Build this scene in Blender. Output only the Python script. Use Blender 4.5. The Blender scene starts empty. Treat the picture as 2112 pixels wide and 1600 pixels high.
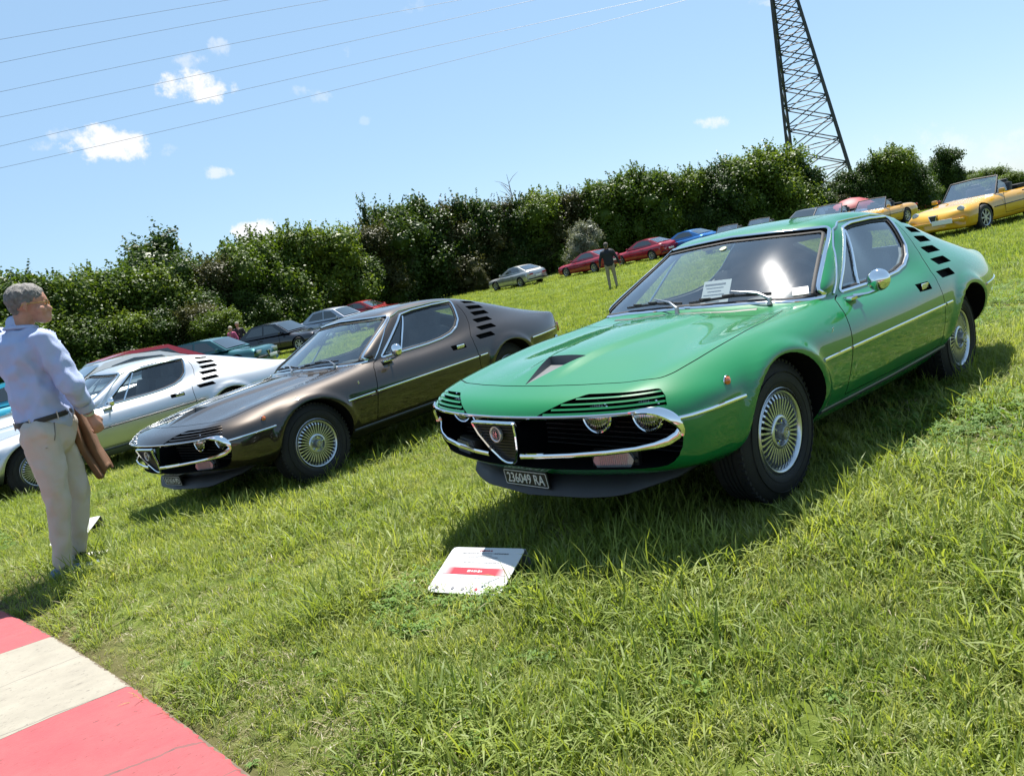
import bpy, bmesh, math, random
import numpy as np
from mathutils import Vector, Matrix, Quaternion
from mathutils.bvhtree import BVHTree

random.seed(7)
rng = np.random.default_rng(7)
S = bpy.context.scene
COL = S.collection
R = math.radians

# ------------------------------------------------------------------ camera
CAM = Vector((2.9613, 2.4991, 1.1834))
YAW, PITCH, ROLL = 3.99216, -0.133969, -0.210646
FPX = 1595.69                                   # focal length in photo pixels (photo 2112 x 1600)
fwd = Vector((math.cos(PITCH)*math.cos(YAW), math.cos(PITCH)*math.sin(YAW), math.sin(PITCH)))
rt0 = Vector((math.sin(YAW), -math.cos(YAW), 0))
up0 = rt0.cross(fwd)
cR, sR = math.cos(ROLL), math.sin(ROLL)
RT = cR*rt0 + sR*up0
UP = -sR*rt0 + cR*up0
cam_d = bpy.data.cameras.new('camera')
cam_d.sensor_width = 36.0
cam_d.lens = FPX/2112*36.0
cam_d.clip_start = 0.05
cam_d.clip_end = 6000
cam = bpy.data.objects.new('camera', cam_d)
COL.objects.link(cam)
cam.matrix_world = Matrix((
    (RT.x, UP.x, -fwd.x, CAM.x),
    (RT.y, UP.y, -fwd.y, CAM.y),
    (RT.z, UP.z, -fwd.z, CAM.z),
    (0, 0, 0, 1)))
S.camera = cam

# ------------------------------------------------------------------ sun and sky
SUN_DIR = Vector((-0.340, -0.222, 0.914)).normalized()   # towards the sun
sun_d = bpy.data.lights.new('sun', 'SUN')
sun_d.energy = 5.0
sun_d.angle = R(0.53)
sun_d.color = (1.0, 0.955, 0.89)
sun = bpy.data.objects.new('sun', sun_d)
COL.objects.link(sun)
sun.rotation_euler = SUN_DIR.to_track_quat('Z', 'Y').to_euler()
sun.location = (0, 0, 30)

world = bpy.data.worlds.new('World')
S.world = world
world.use_nodes = True
EXPOSURE = 1.35     # the photograph is exposed bright: real (dark) base colours in strong sun
S.view_settings.view_transform = 'Standard'
S.view_settings.look = 'None'
S.view_settings.exposure = EXPOSURE
S.view_settings.gamma = 1.0
S.view_settings.use_curve_mapping = False


def ray(px, py):
    """direction from the camera through a photo pixel"""
    return fwd + (px-1056)/FPX*RT - (py-800)/FPX*UP


def ground_point(px, py, z=0.0):
    d = ray(px, py)
    return CAM + d*((z-CAM.z)/d.z)


def at_depth(px, py, dist):
    """world point on the pixel's ray at a horizontal distance"""
    d = ray(px, py)
    return CAM + d*(dist/math.hypot(d.x, d.y))


FH = Vector((math.cos(YAW), math.sin(YAW)))


def terrain(x, y):
    """height of the field: flat near the cars, a gentle bank towards the hedge"""
    u = (x-CAM.x)*FH.x + (y-CAM.y)*FH.y
    t = (u-29.0)
    k = 4.0
    s = k*np.log1p(np.exp(np.clip(t/k, -30, 30)))
    s = np.where(t/k > 29, t, s)
    s = np.minimum(s, 42.0)
    # the bank dies out to the right, where the field falls away gently
    w = (x-CAM.x)*FH.y-(y-CAM.y)*FH.x
    f = np.clip((22.0-w)/8.0, 0, 1)
    f = f*f*(3-2*f)
    fall = np.clip(w-17.0, 0, 60)*np.clip((u-20)/60.0, 0, 1.6)*.020
    return 0.034*s*f-fall


def th(x, y):
    return float(terrain(np.float64(x), np.float64(y)))

# world shader : Nishita sky + small procedural clouds given by their directions
def build_world():
    nt = world.node_tree
    N, L = nt.nodes, nt.links
    N.clear()
    out = N.new('ShaderNodeOutputWorld')
    bg = N.new('ShaderNodeBackground')
    bg.inputs['Strength'].default_value = 0.057
    sky = N.new('ShaderNodeTexSky')
    sky.sky_type = 'NISHITA'
    sky.sun_disc = False
    sky.sun_elevation = math.asin(SUN_DIR.z)
    sky.sun_rotation = math.atan2(SUN_DIR.x, SUN_DIR.y)
    sky.altitude = 100
    sky.air_density = 1.0
    sky.dust_density = 0.15
    sky.ozone_density = 2.0
    tc = N.new('ShaderNodeTexCoord')
    # noise used to ragged the cloud outlines
    mp = N.new('ShaderNodeMapping')
    mp.inputs['Scale'].default_value = (1, 1, 1.0)
    L.new(tc.outputs['Generated'], mp.inputs['Vector'])
    no = N.new('ShaderNodeTexNoise')
    no.inputs['Scale'].default_value = 34
    no.inputs['Detail'].default_value = 10
    no.inputs['Roughness'].default_value = 0.66
    L.new(mp.outputs[0], no.inputs['Vector'])
    # (pixel x, y, half width, half height, strength)
    clouds = [(408, 178, 66, 30, 1.0), (228, 300, 78, 34, 1.0), (445, 355, 34, 13, .62), (1465, 253, 34, 14, .66),
              (535, 480, 62, 26, 1.0), (392, 125, 36, 16, .42), (452, 98, 26, 20, .42), (150, 280, 46, 14, .40), (75, 300, 26, 12, .36),
              (612, 188, 34, 13, .30), (668, 200, 26, 16, .32), (350, 308, 24, 14, .28), (870, 18, 40, 24, .26), (722, 107, 16, 16, .26),
              (755, 250, 14, 9, .2), (2040, 300, 170, 38, .30), (1570, 4, 40, 9, .4), (1880, 360, 90, 60, .25)]
    acc = None
    for (cx, cy, hw, hh, st) in clouds:
        d = ray(cx, cy).normalized()
        w = hw/FPX
        h = hh/FPX
        ax = rt0
        # coordinates in the tangent plane of the cloud
        sx = Vector((RT.x, RT.y, RT.z)).normalized()*0.978 + UP.normalized()*0.2079*1.0
        sx = (sx - d*sx.dot(d)).normalized()
        sx2 = RT - d*RT.dot(d)
        sx2.normalize()
        sy2 = d.cross(sx2)
        dx = N.new('ShaderNodeVectorMath'); dx.operation = 'DOT_PRODUCT'
        dx.inputs[1].default_value = sx2/w
        dy = N.new('ShaderNodeVectorMath'); dy.operation = 'DOT_PRODUCT'
        dy.inputs[1].default_value = sy2/h
        dz = N.new('ShaderNodeVectorMath'); dz.operation = 'DOT_PRODUCT'
        dz.inputs[1].default_value = d
        for q in (dx, dy, dz):
            L.new(tc.outputs['Generated'], q.inputs[0])
        a = N.new('ShaderNodeMath'); a.operation = 'MULTIPLY'; L.new(dx.outputs['Value'], a.inputs[0]); L.new(dx.outputs['Value'], a.inputs[1])
        b = N.new('ShaderNodeMath'); b.operation = 'MULTIPLY_ADD'; L.new(dy.outputs['Value'], b.inputs[0]); L.new(dy.outputs['Value'], b.inputs[1]); L.new(a.outputs[0], b.inputs[2])
        c = N.new('ShaderNodeMapRange'); c.inputs['From Min'].default_value = 0.0; c.inputs['From Max'].default_value = 1.9
        c.inputs['To Min'].default_value = 1.0; c.inputs['To Max'].default_value = 0.0
        L.new(b.outputs[0], c.inputs['Value'])
        e = N.new('ShaderNodeMath'); e.operation = 'GREATER_THAN'; e.inputs[1].default_value = 0.0; L.new(dz.outputs['Value'], e.inputs[0])
        f = N.new('ShaderNodeMath'); f.operation = 'MULTIPLY'; L.new(c.outputs[0], f.inputs[0]); L.new(e.outputs[0], f.inputs[1])
        # mask = clamp(f*1.0 + (noise-.5)*k)
        g = N.new('ShaderNodeMath'); g.operation = 'MULTIPLY_ADD'; L.new(no.outputs['Fac'], g.inputs[0]); g.inputs[1].default_value = 4.2
        g2 = N.new('ShaderNodeMath'); g2.operation = 'MULTIPLY_ADD'; L.new(f.outputs[0], g2.inputs[0]); g2.inputs[1].default_value = 1.9 if st > .5 else 1.3; g2.inputs[2].default_value = -3.02 if st > .5 else -2.9
        L.new(g2.outputs[0], g.inputs[2])
        h1 = N.new('ShaderNodeMapRange'); h1.interpolation_type = 'SMOOTHSTEP'
        h1.inputs['From Min'].default_value = 0.0; h1.inputs['From Max'].default_value = 0.9
        h1.inputs['To Min'].default_value = 0.0; h1.inputs['To Max'].default_value = st
        L.new(g.outputs[0], h1.inputs['Value'])
        # nothing outside the ellipse
        h2 = N.new('ShaderNodeMath'); h2.operation = 'GREATER_THAN'; L.new(f.outputs[0], h2.inputs[0]); h2.inputs[1].default_value = 0.001
        h3 = N.new('ShaderNodeMath'); h3.operation = 'MULTIPLY'; L.new(h1.outputs[0], h3.inputs[0]); L.new(h2.outputs[0], h3.inputs[1])
        if acc is None:
            acc = h3
        else:
            m = N.new('ShaderNodeMath'); m.operation = 'MAXIMUM'; L.new(acc.outputs[0], m.inputs[0]); L.new(h3.outputs[0], m.inputs[1]); acc = m
    # an even high veil over the whole sky
    veil = N.new('ShaderNodeMixRGB')
    veil.inputs['Fac'].default_value = 0.5
    veil.inputs['Color2'].default_value = (3.45, 5.45, 7.5, 1)
    L.new(sky.outputs[0], veil.inputs['Color1'])
    mix = N.new('ShaderNodeMixRGB')
    mix.inputs['Color2'].default_value = (7.2, 7.3, 7.5, 1)
    L.new(acc.outputs[0], mix.inputs['Fac'])
    L.new(veil.outputs[0], mix.inputs['Color1'])
    L.new(mix.outputs[0], bg.inputs['Color'])
    L.new(bg.outputs[0], out.inputs['Surface'])


build_world()

# ------------------------------------------------------------------ materials
MATS = {}
K = 0.63     # brings the diffuse base colours below to real-world albedo


def mat(name, color, rough=0.5, metal=0.0, spec=0.5, coat=0.0, coat_rough=0.03, noise=0.0, nscale=8.0, bump=0.0, bscale=200.0, alpha=None, emit=None, transmission=0.0, sheen=0.0):
    if name in MATS:
        return MATS[name]
    if metal < .95:
        color = tuple(c*(K+(1-K)*metal) for c in color)
    m = bpy.data.materials.new(name)
    m.use_nodes = True
    nt = m.node_tree
    b = nt.nodes['Principled BSDF']
    b.inputs['Base Color'].default_value = (*color, 1)
    b.inputs['Roughness'].default_value = rough
    b.inputs['Metallic'].default_value = metal
    b.inputs['Specular IOR Level'].default_value = spec
    b.inputs['Coat Weight'].default_value = coat
    b.inputs['Coat Roughness'].default_value = coat_rough
    b.inputs['Transmission Weight'].default_value = transmission
    if sheen:
        b.inputs['Sheen Weight'].default_value = sheen
    if noise > 0 or bump > 0:
        tc = nt.nodes.new('ShaderNodeTexCoord')
    if noise > 0:
        n = nt.nodes.new('ShaderNodeTexNoise')
        n.inputs['Scale'].default_value = nscale
        n.inputs['Detail'].default_value = 6
        nt.links.new(tc.outputs['Object'], n.inputs['Vector'])
        r = nt.nodes.new('ShaderNodeMapRange')
        r.inputs['From Min'].default_value = 0.3
        r.inputs['From Max'].default_value = 0.7
        r.inputs['To Min'].default_value = 1-noise
        r.inputs['To Max'].default_value = 1+noise
        nt.links.new(n.outputs['Fac'], r.inputs['Value'])
        v = nt.nodes.new('ShaderNodeVectorMath')
        v.operation = 'SCALE'
        v.inputs[0].default_value = color
        nt.links.new(r.outputs[0], v.inputs['Scale'])
        nt.links.new(v.outputs[0], b.inputs['Base Color'])
    if bump > 0:
        n2 = nt.nodes.new('ShaderNodeTexNoise')
        n2.inputs['Scale'].default_value = bscale
        n2.inputs['Detail'].default_value = 4
        nt.links.new(tc.outputs['Object'], n2.inputs['Vector'])
        bp = nt.nodes.new('ShaderNodeBump')
        bp.inputs['Strength'].default_value = bump
        bp.inputs['Distance'].default_value = 0.01
        nt.links.new(n2.outputs['Fac'], bp.inputs['Height'])
        nt.links.new(bp.outputs[0], b.inputs['Normal'])
    MATS[name] = m
    return m


def glass_mat(name, tint, refl=0.35, ior=1.5, base=.05, dust=.012):
    if name in MATS:
        return MATS[name]
    m = bpy.data.materials.new(name)
    m.use_nodes = True
    nt = m.node_tree
    nt.nodes.clear()
    o = nt.nodes.new('ShaderNodeOutputMaterial')
    t = nt.nodes.new('ShaderNodeBsdfTransparent')
    t.inputs['Color'].default_value = (*tint, 1)
    g = nt.nodes.new('ShaderNodeBsdfGlossy')
    g.inputs['Roughness'].default_value = 0.009
    g.inputs['Color'].default_value = (1, 1, 1, 1)
    lw = nt.nodes.new('ShaderNodeLayerWeight')
    lw.inputs['Blend'].default_value = .5
    f = nt.nodes.new('ShaderNodeMath'); f.operation = 'POWER'
    f.inputs[1].default_value = 3.6
    nt.links.new(lw.outputs['Facing'], f.inputs[0])
    # dust film on the glass
    tc = nt.nodes.new('ShaderNodeTexCoord')
    no = nt.nodes.new('ShaderNodeTexNoise')
    no.inputs['Scale'].default_value = 9
    no.inputs['Detail'].default_value = 8
    nt.links.new(tc.outputs['Object'], no.inputs['Vector'])
    mr = nt.nodes.new('ShaderNodeMapRange')
    mr.inputs['From Min'].default_value = 0.45
    mr.inputs['From Max'].default_value = 0.8
    mr.inputs['To Min'].default_value = 0.0
    mr.inputs['To Max'].default_value = dust
    nt.links.new(no.outputs['Fac'], mr.inputs['Value'])
    d = nt.nodes.new('ShaderNodeBsdfDiffuse')
    d.inputs['Color'].default_value = (.38, .39, .41, 1)
    ad = nt.nodes.new('ShaderNodeMath')
    ad.operation = 'MULTIPLY_ADD'
    ad.inputs[1].default_value = .90
    ad.inputs[2].default_value = base
    ad.use_clamp = True
    nt.links.new(f.outputs[0], ad.inputs[0])
    # a little light is spread by the dust and wiper haze on the glass
    g2 = nt.nodes.new('ShaderNodeBsdfGlossy')
    g2.inputs['Roughness'].default_value = 0.16
    gm = nt.nodes.new('ShaderNodeMixShader')
    gm.inputs['Fac'].default_value = 0.012
    nt.links.new(g.outputs[0], gm.inputs[1]); nt.links.new(g2.outputs[0], gm.inputs[2])
    mx = nt.nodes.new('ShaderNodeMixShader')
    nt.links.new(ad.outputs[0], mx.inputs['Fac'])
    nt.links.new(t.outputs[0], mx.inputs[1])
    nt.links.new(gm.outputs[0], mx.inputs[2])
    mx2 = nt.nodes.new('ShaderNodeMixShader')
    nt.links.new(mr.outputs[0], mx2.inputs['Fac'])
    nt.links.new(mx.outputs[0], mx2.inputs[1])
    nt.links.new(d.outputs[0], mx2.inputs[2])
    nt.links.new(mx2.outputs[0], o.inputs['Surface'])
    MATS[name] = m
    return m


def paint(name, color, metallic=0.0, rough=0.35, flake=0.0):
    """car paint: base coat under clear coat, very faint dust and orange peel"""
    if name in MATS:
        return MATS[name]
    m = mat(name, color, rough=rough, metal=metallic, spec=.12, coat=1.0, coat_rough=0.01)
    nt = m.node_tree
    b = nt.nodes['Principled BSDF']
    b.inputs['Coat IOR'].default_value = 1.62
    tc = nt.nodes.new('ShaderNodeTexCoord')
    n = nt.nodes.new('ShaderNodeTexNoise')
    n.inputs['Scale'].default_value = 6
    n.inputs['Detail'].default_value = 8
    n.inputs['Roughness'].default_value = 0.7
    nt.links.new(tc.outputs['Object'], n.inputs['Vector'])
    mr = nt.nodes.new('ShaderNodeMapRange')
    mr.inputs['From Min'].default_value = 0.4
    mr.inputs['From Max'].default_value = 0.75
    mr.inputs['To Min'].default_value = 0.008
    mr.inputs['To Max'].default_value = 0.035
    nt.links.new(n.outputs['Fac'], mr.inputs['Value'])
    nt.links.new(mr.outputs[0], b.inputs['Coat Roughness'])
    n2 = nt.nodes.new('ShaderNodeTexNoise')
    n2.inputs['Scale'].default_value = 420 if not flake else 900
    nt.links.new(tc.outputs['Object'], n2.inputs['Vector'])
    bp = nt.nodes.new('ShaderNodeBump')
    bp.inputs['Strength'].default_value = 0.02 if not flake else flake
    bp.inputs['Distance'].default_value = 0.001
    nt.links.new(n2.outputs['Fac'], bp.inputs['Height'])
    nt.links.new(bp.outputs[0], b.inputs['Normal'])
    return m


CHROME = mat('chrome', (.80, .81, .83), rough=0.06, metal=1.0)
ALLOY = mat('alloy', (.60, .62, .65), rough=0.28, metal=0.9, noise=.12, nscale=30)
ALLOY_D = mat('alloy dark', (.05, .05, .055), rough=0.5, metal=0.6)
RUBBER = mat('rubber', (.010, .010, .011), rough=0.75, noise=.25, nscale=20, bump=.15, bscale=150)
BLACK = mat('black plastic', (.012, .012, .013), rough=0.55)
DARK = mat('dark cavity', (.006, .006, .007), rough=0.9, spec=.1)
SPOIL = mat('spoiler grey', (.030, .032, .038), rough=0.5, noise=.12, nscale=10)
GLASS = glass_mat('window glass', (.86, .93, .91), refl=0.5, base=.17, dust=.03)
GLASS_OPEN = glass_mat('open car windscreen', (.88, .93, .95), base=.38)
GLASS_SIDE = glass_mat('side glass', (.80, .88, .90), refl=0.4, base=.10)
LAMPGLASS = mat('lamp glass', (.75, .78, .80), rough=0.08, metal=0.85)
LENS_CLEAR = mat('clear lens', (.30, .31, .32), rough=0.15, spec=.8, coat=1.0)
LENS_AMBER = mat('amber lens', (.75, .16, .02), rough=0.15, spec=.8, coat=1.0)
LENS_RED = mat('red lens', (.5, .01, .01), rough=0.15, spec=.8, coat=1.0)
SEAT = mat('seat fabric', (.030, .028, .030), rough=0.85, noise=.2, nscale=20)
DASH = mat('dashboard vinyl', (.020, .020, .022), rough=0.6)
WHITE = mat('white paper', (.80, .80, .80), rough=0.6)
INK = mat('black ink', (.02, .02, .025), rough=0.6)
PLATE_W = mat('plate white', (1.0, 1.0, 1.0), rough=0.4)

# ------------------------------------------------------------------ mesh helpers


def link(ob, parent=None):
    COL.objects.link(ob)
    if parent is not None:
        ob.parent = parent
    return ob


def mesh_from(name, verts, faces, mats=(), midx=None, smooth=True, sharp=None):
    me = bpy.data.meshes.new(name)
    if isinstance(verts, np.ndarray):
        verts = verts.tolist()
    if isinstance(faces, np.ndarray):
        faces = faces.tolist()
    me.from_pydata(verts, [], faces)
    for m in mats:
        me.materials.append(m)
    if midx is not None:
        me.polygons.foreach_set('material_index', np.asarray(midx, dtype=np.int32))
    me.polygons.foreach_set('use_smooth', np.full(len(me.polygons), bool(smooth)))
    me.update()
    if smooth and sharp is not None:
        me.set_sharp_from_angle(angle=R(sharp))
    return me


def obj(name, me, parent=None, loc=None, label=None, category=None, group=None, kind=None):
    o = bpy.data.objects.new(name, me)
    link(o, parent)
    if loc is not None:
        o.location = loc
    if label: o['label'] = label
    if category: o['category'] = category
    if group: o['group'] = group
    if kind: o['kind'] = kind
    return o


def empty(name, loc, rot=(0, 0, 0), label=None, category=None, group=None):
    e = bpy.data.objects.new(name, None)
    e.empty_display_size = 0.3
    COL.objects.link(e)
    e.location = loc
    e.rotation_euler = rot
    if label: e['label'] = label
    if category: e['category'] = category
    if group: e['group'] = group
    return e


class MB:
    """collects geometry into one mesh"""
    def __init__(s):
        s.v = []; s.f = []; s.m = []

    def add(s, verts, faces, mi=0):
        o = len(s.v)
        s.v.extend([tuple(float(c) for c in p) for p in verts])
        for f in faces:
            s.f.append([i+o for i in f])
            s.m.append(mi)

    def box(s, c, d, mi=0, rot=None, taper=None):
        x, y, z = d[0]/2, d[1]/2, d[2]/2
        pts = [(-x, -y, -z), (x, -y, -z), (x, y, -z), (-x, y, -z), (-x, -y, z), (x, -y, z), (x, y, z), (-x, y, z)]
        if taper:
            pts = [(p[0]*(taper if p[2] > 0 else 1), p[1]*(taper if p[2] > 0 else 1), p[2]) for p in pts]
        if rot is not None:
            pts = [tuple(rot @ Vector(p)) for p in pts]
        pts = [(p[0]+c[0], p[1]+c[1], p[2]+c[2]) for p in pts]
        s.add(pts, [(0, 3, 2, 1), (4, 5, 6, 7), (0, 1, 5, 4), (1, 2, 6, 5), (2, 3, 7, 6), (3, 0, 4, 7)], mi)

    def rbox(s, c, d, r=0.01, mi=0, rot=None):
        """box with its edges chamfered"""
        bm = bmesh.new()
        bmesh.ops.create_cube(bm, size=1.0)
        for v in bm.verts:
            v.co = Vector((v.co.x*d[0], v.co.y*d[1], v.co.z*d[2]))
        bmesh.ops.bevel(bm, geom=list(bm.edges), offset=min(r, min(d)*.45), segments=2, affect='EDGES', profile=.6)
        for v in bm.verts:
            if rot is not None:
                v.co = rot @ v.co
            v.co += Vector(c)
        bm.verts.index_update()
        s.add([v.co for v in bm.verts], [[v.index for v in f.verts] for f in bm.faces], mi)
        bm.free()

    def tube(s, pts, r, n=8, mi=0, closed=False, cap=True, flat=None, nrm=None):
        """sweep a circle (or an ellipse: r along the binormal, flat along the normal) along a polyline"""
        P = [Vector(p) for p in pts]
        k = len(P)
        rr = r if hasattr(r, '__len__') else [r]*k
        rings = []
        ref = None
        for i in range(k):
            if closed:
                t = (P[(i+1) % k]-P[i-1])
            else:
                t = (P[min(i+1, k-1)]-P[max(i-1, 0)])
            if t.length < 1e-9:
                t = Vector((1, 0, 0))
            t.normalize()
            if nrm is not None:
                nn = Vector(nrm[i])
                nn = (nn-t*nn.dot(t)).normalized()
            else:
                if ref is None:
                    ref = Vector((0, 0, 1)) if abs(t.z) < .9 else Vector((1, 0, 0))
                nn = (ref-t*ref.dot(t))
                if nn.length < 1e-6:
                    nn = t.orthogonal()
                nn.normalize()
                ref = nn
            b = t.cross(nn)
            fr = rr[i] if flat is None else flat
            rings.append([P[i]+b*(math.cos(2*math.pi*j/n)*rr[i])+nn*(math.sin(2*math.pi*j/n)*fr) for j in range(n)])
        V = [p for rg in rings for p in rg]
        F = []
        for i in range(k if closed else k-1):
            a = i*n; b2 = ((i+1) % k)*n
            for j in range(n):
                F.append((a+j, a+(j+1) % n, b2+(j+1) % n, b2+j))
        if cap and not closed:
            F.append(tuple(reversed(range(n))))
            F.append(tuple(range((k-1)*n, k*n)))
        s.add(V, F, mi)

    def lathe(s, prof, n=32, axis='y', c=(0, 0, 0), mi=0, closed=False, a0=0, a1=2*math.pi):
        """prof: (radius, axial) pairs"""
        k = len(prof)
        V = []
        full = abs(a1-a0-2*math.pi) < 1e-6
        m = n if full else n+1
        for j in range(m):
            a = a0+(a1-a0)*j/n
            ca, sa = math.cos(a), math.sin(a)
            for (r, h) in prof:
                if axis == 'y': p = (r*ca, h, r*sa)
                elif axis == 'x': p = (h, r*ca, r*sa)
                else: p = (r*ca, r*sa, h)
                V.append((p[0]+c[0], p[1]+c[1], p[2]+c[2]))
        F = []
        for j in range(n if full else n):
            a = j*k; b = ((j+1) % m)*k
            for i in range(k-1 if not closed else k):
                i2 = (i+1) % k
                F.append((a+i, a+i2, b+i2, b+i))
        s.add(V, F, mi)

    def prism(s, poly, e0, e1, mi=0):
        """poly: list of 3D points, swept from offset e0 to e1 (vectors), closed"""
        n = len(poly)
        V = [Vector(p)+Vector(e0) for p in poly]+[Vector(p)+Vector(e1) for p in poly]
        F = [tuple(range(n)), tuple(reversed(range(n, 2*n)))]
        for i in range(n):
            j = (i+1) % n
            F.append((i, i+n, j+n, j))
        s.add(V, F, mi)

    def mesh(s, name, mats=(), smooth=True, sharp=35, fix=True):
        me = mesh_from(name, s.v, s.f, mats, s.m, smooth)
        if fix:
            bm = bmesh.new()
            bm.from_mesh(me)
            bmesh.ops.recalc_face_normals(bm, faces=bm.faces)
            bm.to_mesh(me)
            bm.free()
        if smooth and sharp is not None:
            me.set_sharp_from_angle(angle=R(sharp))
        return me


def pchip(x, y, xq):
    """monotone cubic interpolation, y is (n, k)"""
    x = np.asarray(x, float); y = np.asarray(y, float); xq = np.asarray(xq, float)
    h = np.diff(x)
    d = np.diff(y, axis=0)/h[:, None]
    m = np.zeros_like(y)
    w1 = (2*h[1:]+h[:-1])[:, None]; w2 = (h[1:]+2*h[:-1])[:, None]
    with np.errstate(divide='ignore', invalid='ignore'):
        hm = (w1+w2)/(w1/d[:-1]+w2/d[1:])
    ok = (d[:-1]*d[1:]) > 0
    m[1:-1] = np.where(ok, hm, 0)
    # blend towards the plain (non monotone) slope: keeps surfaces from going flat at local extremes
    cat = (d[:-1]*h[1:, None]+d[1:]*h[:-1, None])/(h[1:]+h[:-1])[:, None]
    m[1:-1] = 0.5*m[1:-1]+0.5*cat
    m[0] = d[0]; m[-1] = d[-1]
    i = np.clip(np.searchsorted(x, xq, side='right')-1, 0, len(x)-2)
    t = ((xq-x[i])/h[i])[:, None]
    hh = h[i][:, None]
    return ((2*t**3-3*t**2+1)*y[i]+(t**3-2*t**2+t)*hh*m[i]+(-2*t**3+3*t**2)*y[i+1]+(t**3-t**2)*hh*m[i+1])


def grid_from_net(net, top_lines, nu, nv, smooth=2, sharp_u=()):
    """net[s][l] = control points (y>=0).  Lines 0..top_lines go from the top centre line to the
    widest line, the rest to the bottom centre line.  Returns grid [nu][2*... ] of a full closed loop."""
    P = np.array(net, float)                      # S x L x 3
    Sn, Ln = P.shape[:2]
    cu = np.zeros(Sn)
    for i in range(1, Sn):
        cu[i] = cu[i-1]+np.mean(np.linalg.norm(P[i]-P[i-1], axis=1))
    # sample density: follow the chord but never skip a station
    uq = np.linspace(0, cu[-1], nu)
    A = np.stack([pchip(cu, P[:, l], uq) for l in range(Ln)], axis=1)      # nu x L x 3
    A[:, 0, 1] = 0; A[:, -1, 1] = 0
    cv = np.zeros(Ln)
    for i in range(1, Ln):
        cv[i] = cv[i-1]+np.mean(np.linalg.norm(A[:, i]-A[:, i-1], axis=1))
    # extend by mirror on both ends
    mir = np.array([1, -1, 1.])
    ext = np.concatenate([A[:, 3:0:-1]*mir, A, A[:, -2:-5:-1]*mir], axis=1)
    ce = np.concatenate([-cv[3:0:-1], cv, 2*cv[-1]-cv[-2:-5:-1]])
    vt = np.concatenate([np.linspace(0, cv[top_lines], nv+1)[:-1], np.linspace(cv[top_lines], cv[-1], nv+1)])
    G = np.empty((nu, len(vt), 3))
    for i in range(nu):
        G[i] = pchip(ce, ext[i], vt)
    G[:, 0, 1] = 0; G[:, -1, 1] = 0
    for _ in range(smooth):
        H = G.copy()
        H[1:-1] = .25*G[:-2]+.5*G[1:-1]+.25*G[2:]
        G = H.copy()
        E = np.concatenate([G[:, 1:2]*mir, G, G[:, -2:-1]*mir], axis=1)
        G = .25*E[:, :-2]+.5*E[:, 1:-1]+.25*E[:, 2:]
        G[:, 0, 1] = 0; G[:, -1, 1] = 0
    return G


def loop_full(G):
    """half grid -> full closed loop grid"""
    mir = np.array([1, -1, 1.])
    return np.concatenate([G, G[:, -2:0:-1]*mir], axis=1)


def solid_faces(nu, nl, half):
    F = []
    for i in range(nu-1):
        a = i*nl; b = (i+1)*nl
        for j in range(nl):
            k = (j+1) % nl
            F.append((a+j, b+j, b+k, a+k))
    # end caps: bridge the top half of the loop with the bottom half
    # loop index 0 = top centre, half*2 = bottom centre, symmetrical
    def cap(base, flip):
        for j in range(half):
            t0, t1 = j, j+1
            b0, b1 = 2*half-j, 2*half-j-1
            if t1 == b1:
                q = (base+t0, base+t1, base+b0)
            else:
                q = (base+t0, base+t1, base+b1, base+b0)
            F.append(q if flip else tuple(reversed(q)))
            m0, m1 = (nl-t0) % nl, (nl-t1) % nl
            n0, n1 = (nl-b0) % nl, (nl-b1) % nl
            if m1 == n1:
                q = (base+m0, base+m1, base+n0)
            else:
                q = (base+m0, base+m1, base+n1, base+n0)
            F.append(tuple(reversed(q)) if flip else q)
    cap(0, True)
    cap((nu-1)*nl, False)
    return F


def evaluated(o):
    dg = bpy.context.evaluated_depsgraph_get()
    dg.update()
    return bpy.data.meshes.new_from_object(o.evaluated_get(dg), preserve_all_data_layers=True, depsgraph=dg)


def boolean(me, cut, op='DIFFERENCE', self_=False):
    a = bpy.data.objects.new('tmp_a', me)
    b = bpy.data.objects.new('tmp_b', cut)
    COL.objects.link(a); COL.objects.link(b)
    md = a.modifiers.new('b', 'BOOLEAN')
    md.operation = op
    md.solver = 'EXACT'
    md.object = b
    md.use_self = self_
    md.use_hole_tolerant = False
    md.material_mode = 'TRANSFER'
    out = evaluated(a)
    print('BOOL', op, len(me.polygons), len(cut.polygons), len(out.polygons), flush=True)
    bpy.data.objects.remove(a); bpy.data.objects.remove(b)
    return out


def clean_copy(me, name):
    me.name = name
    return me
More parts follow.
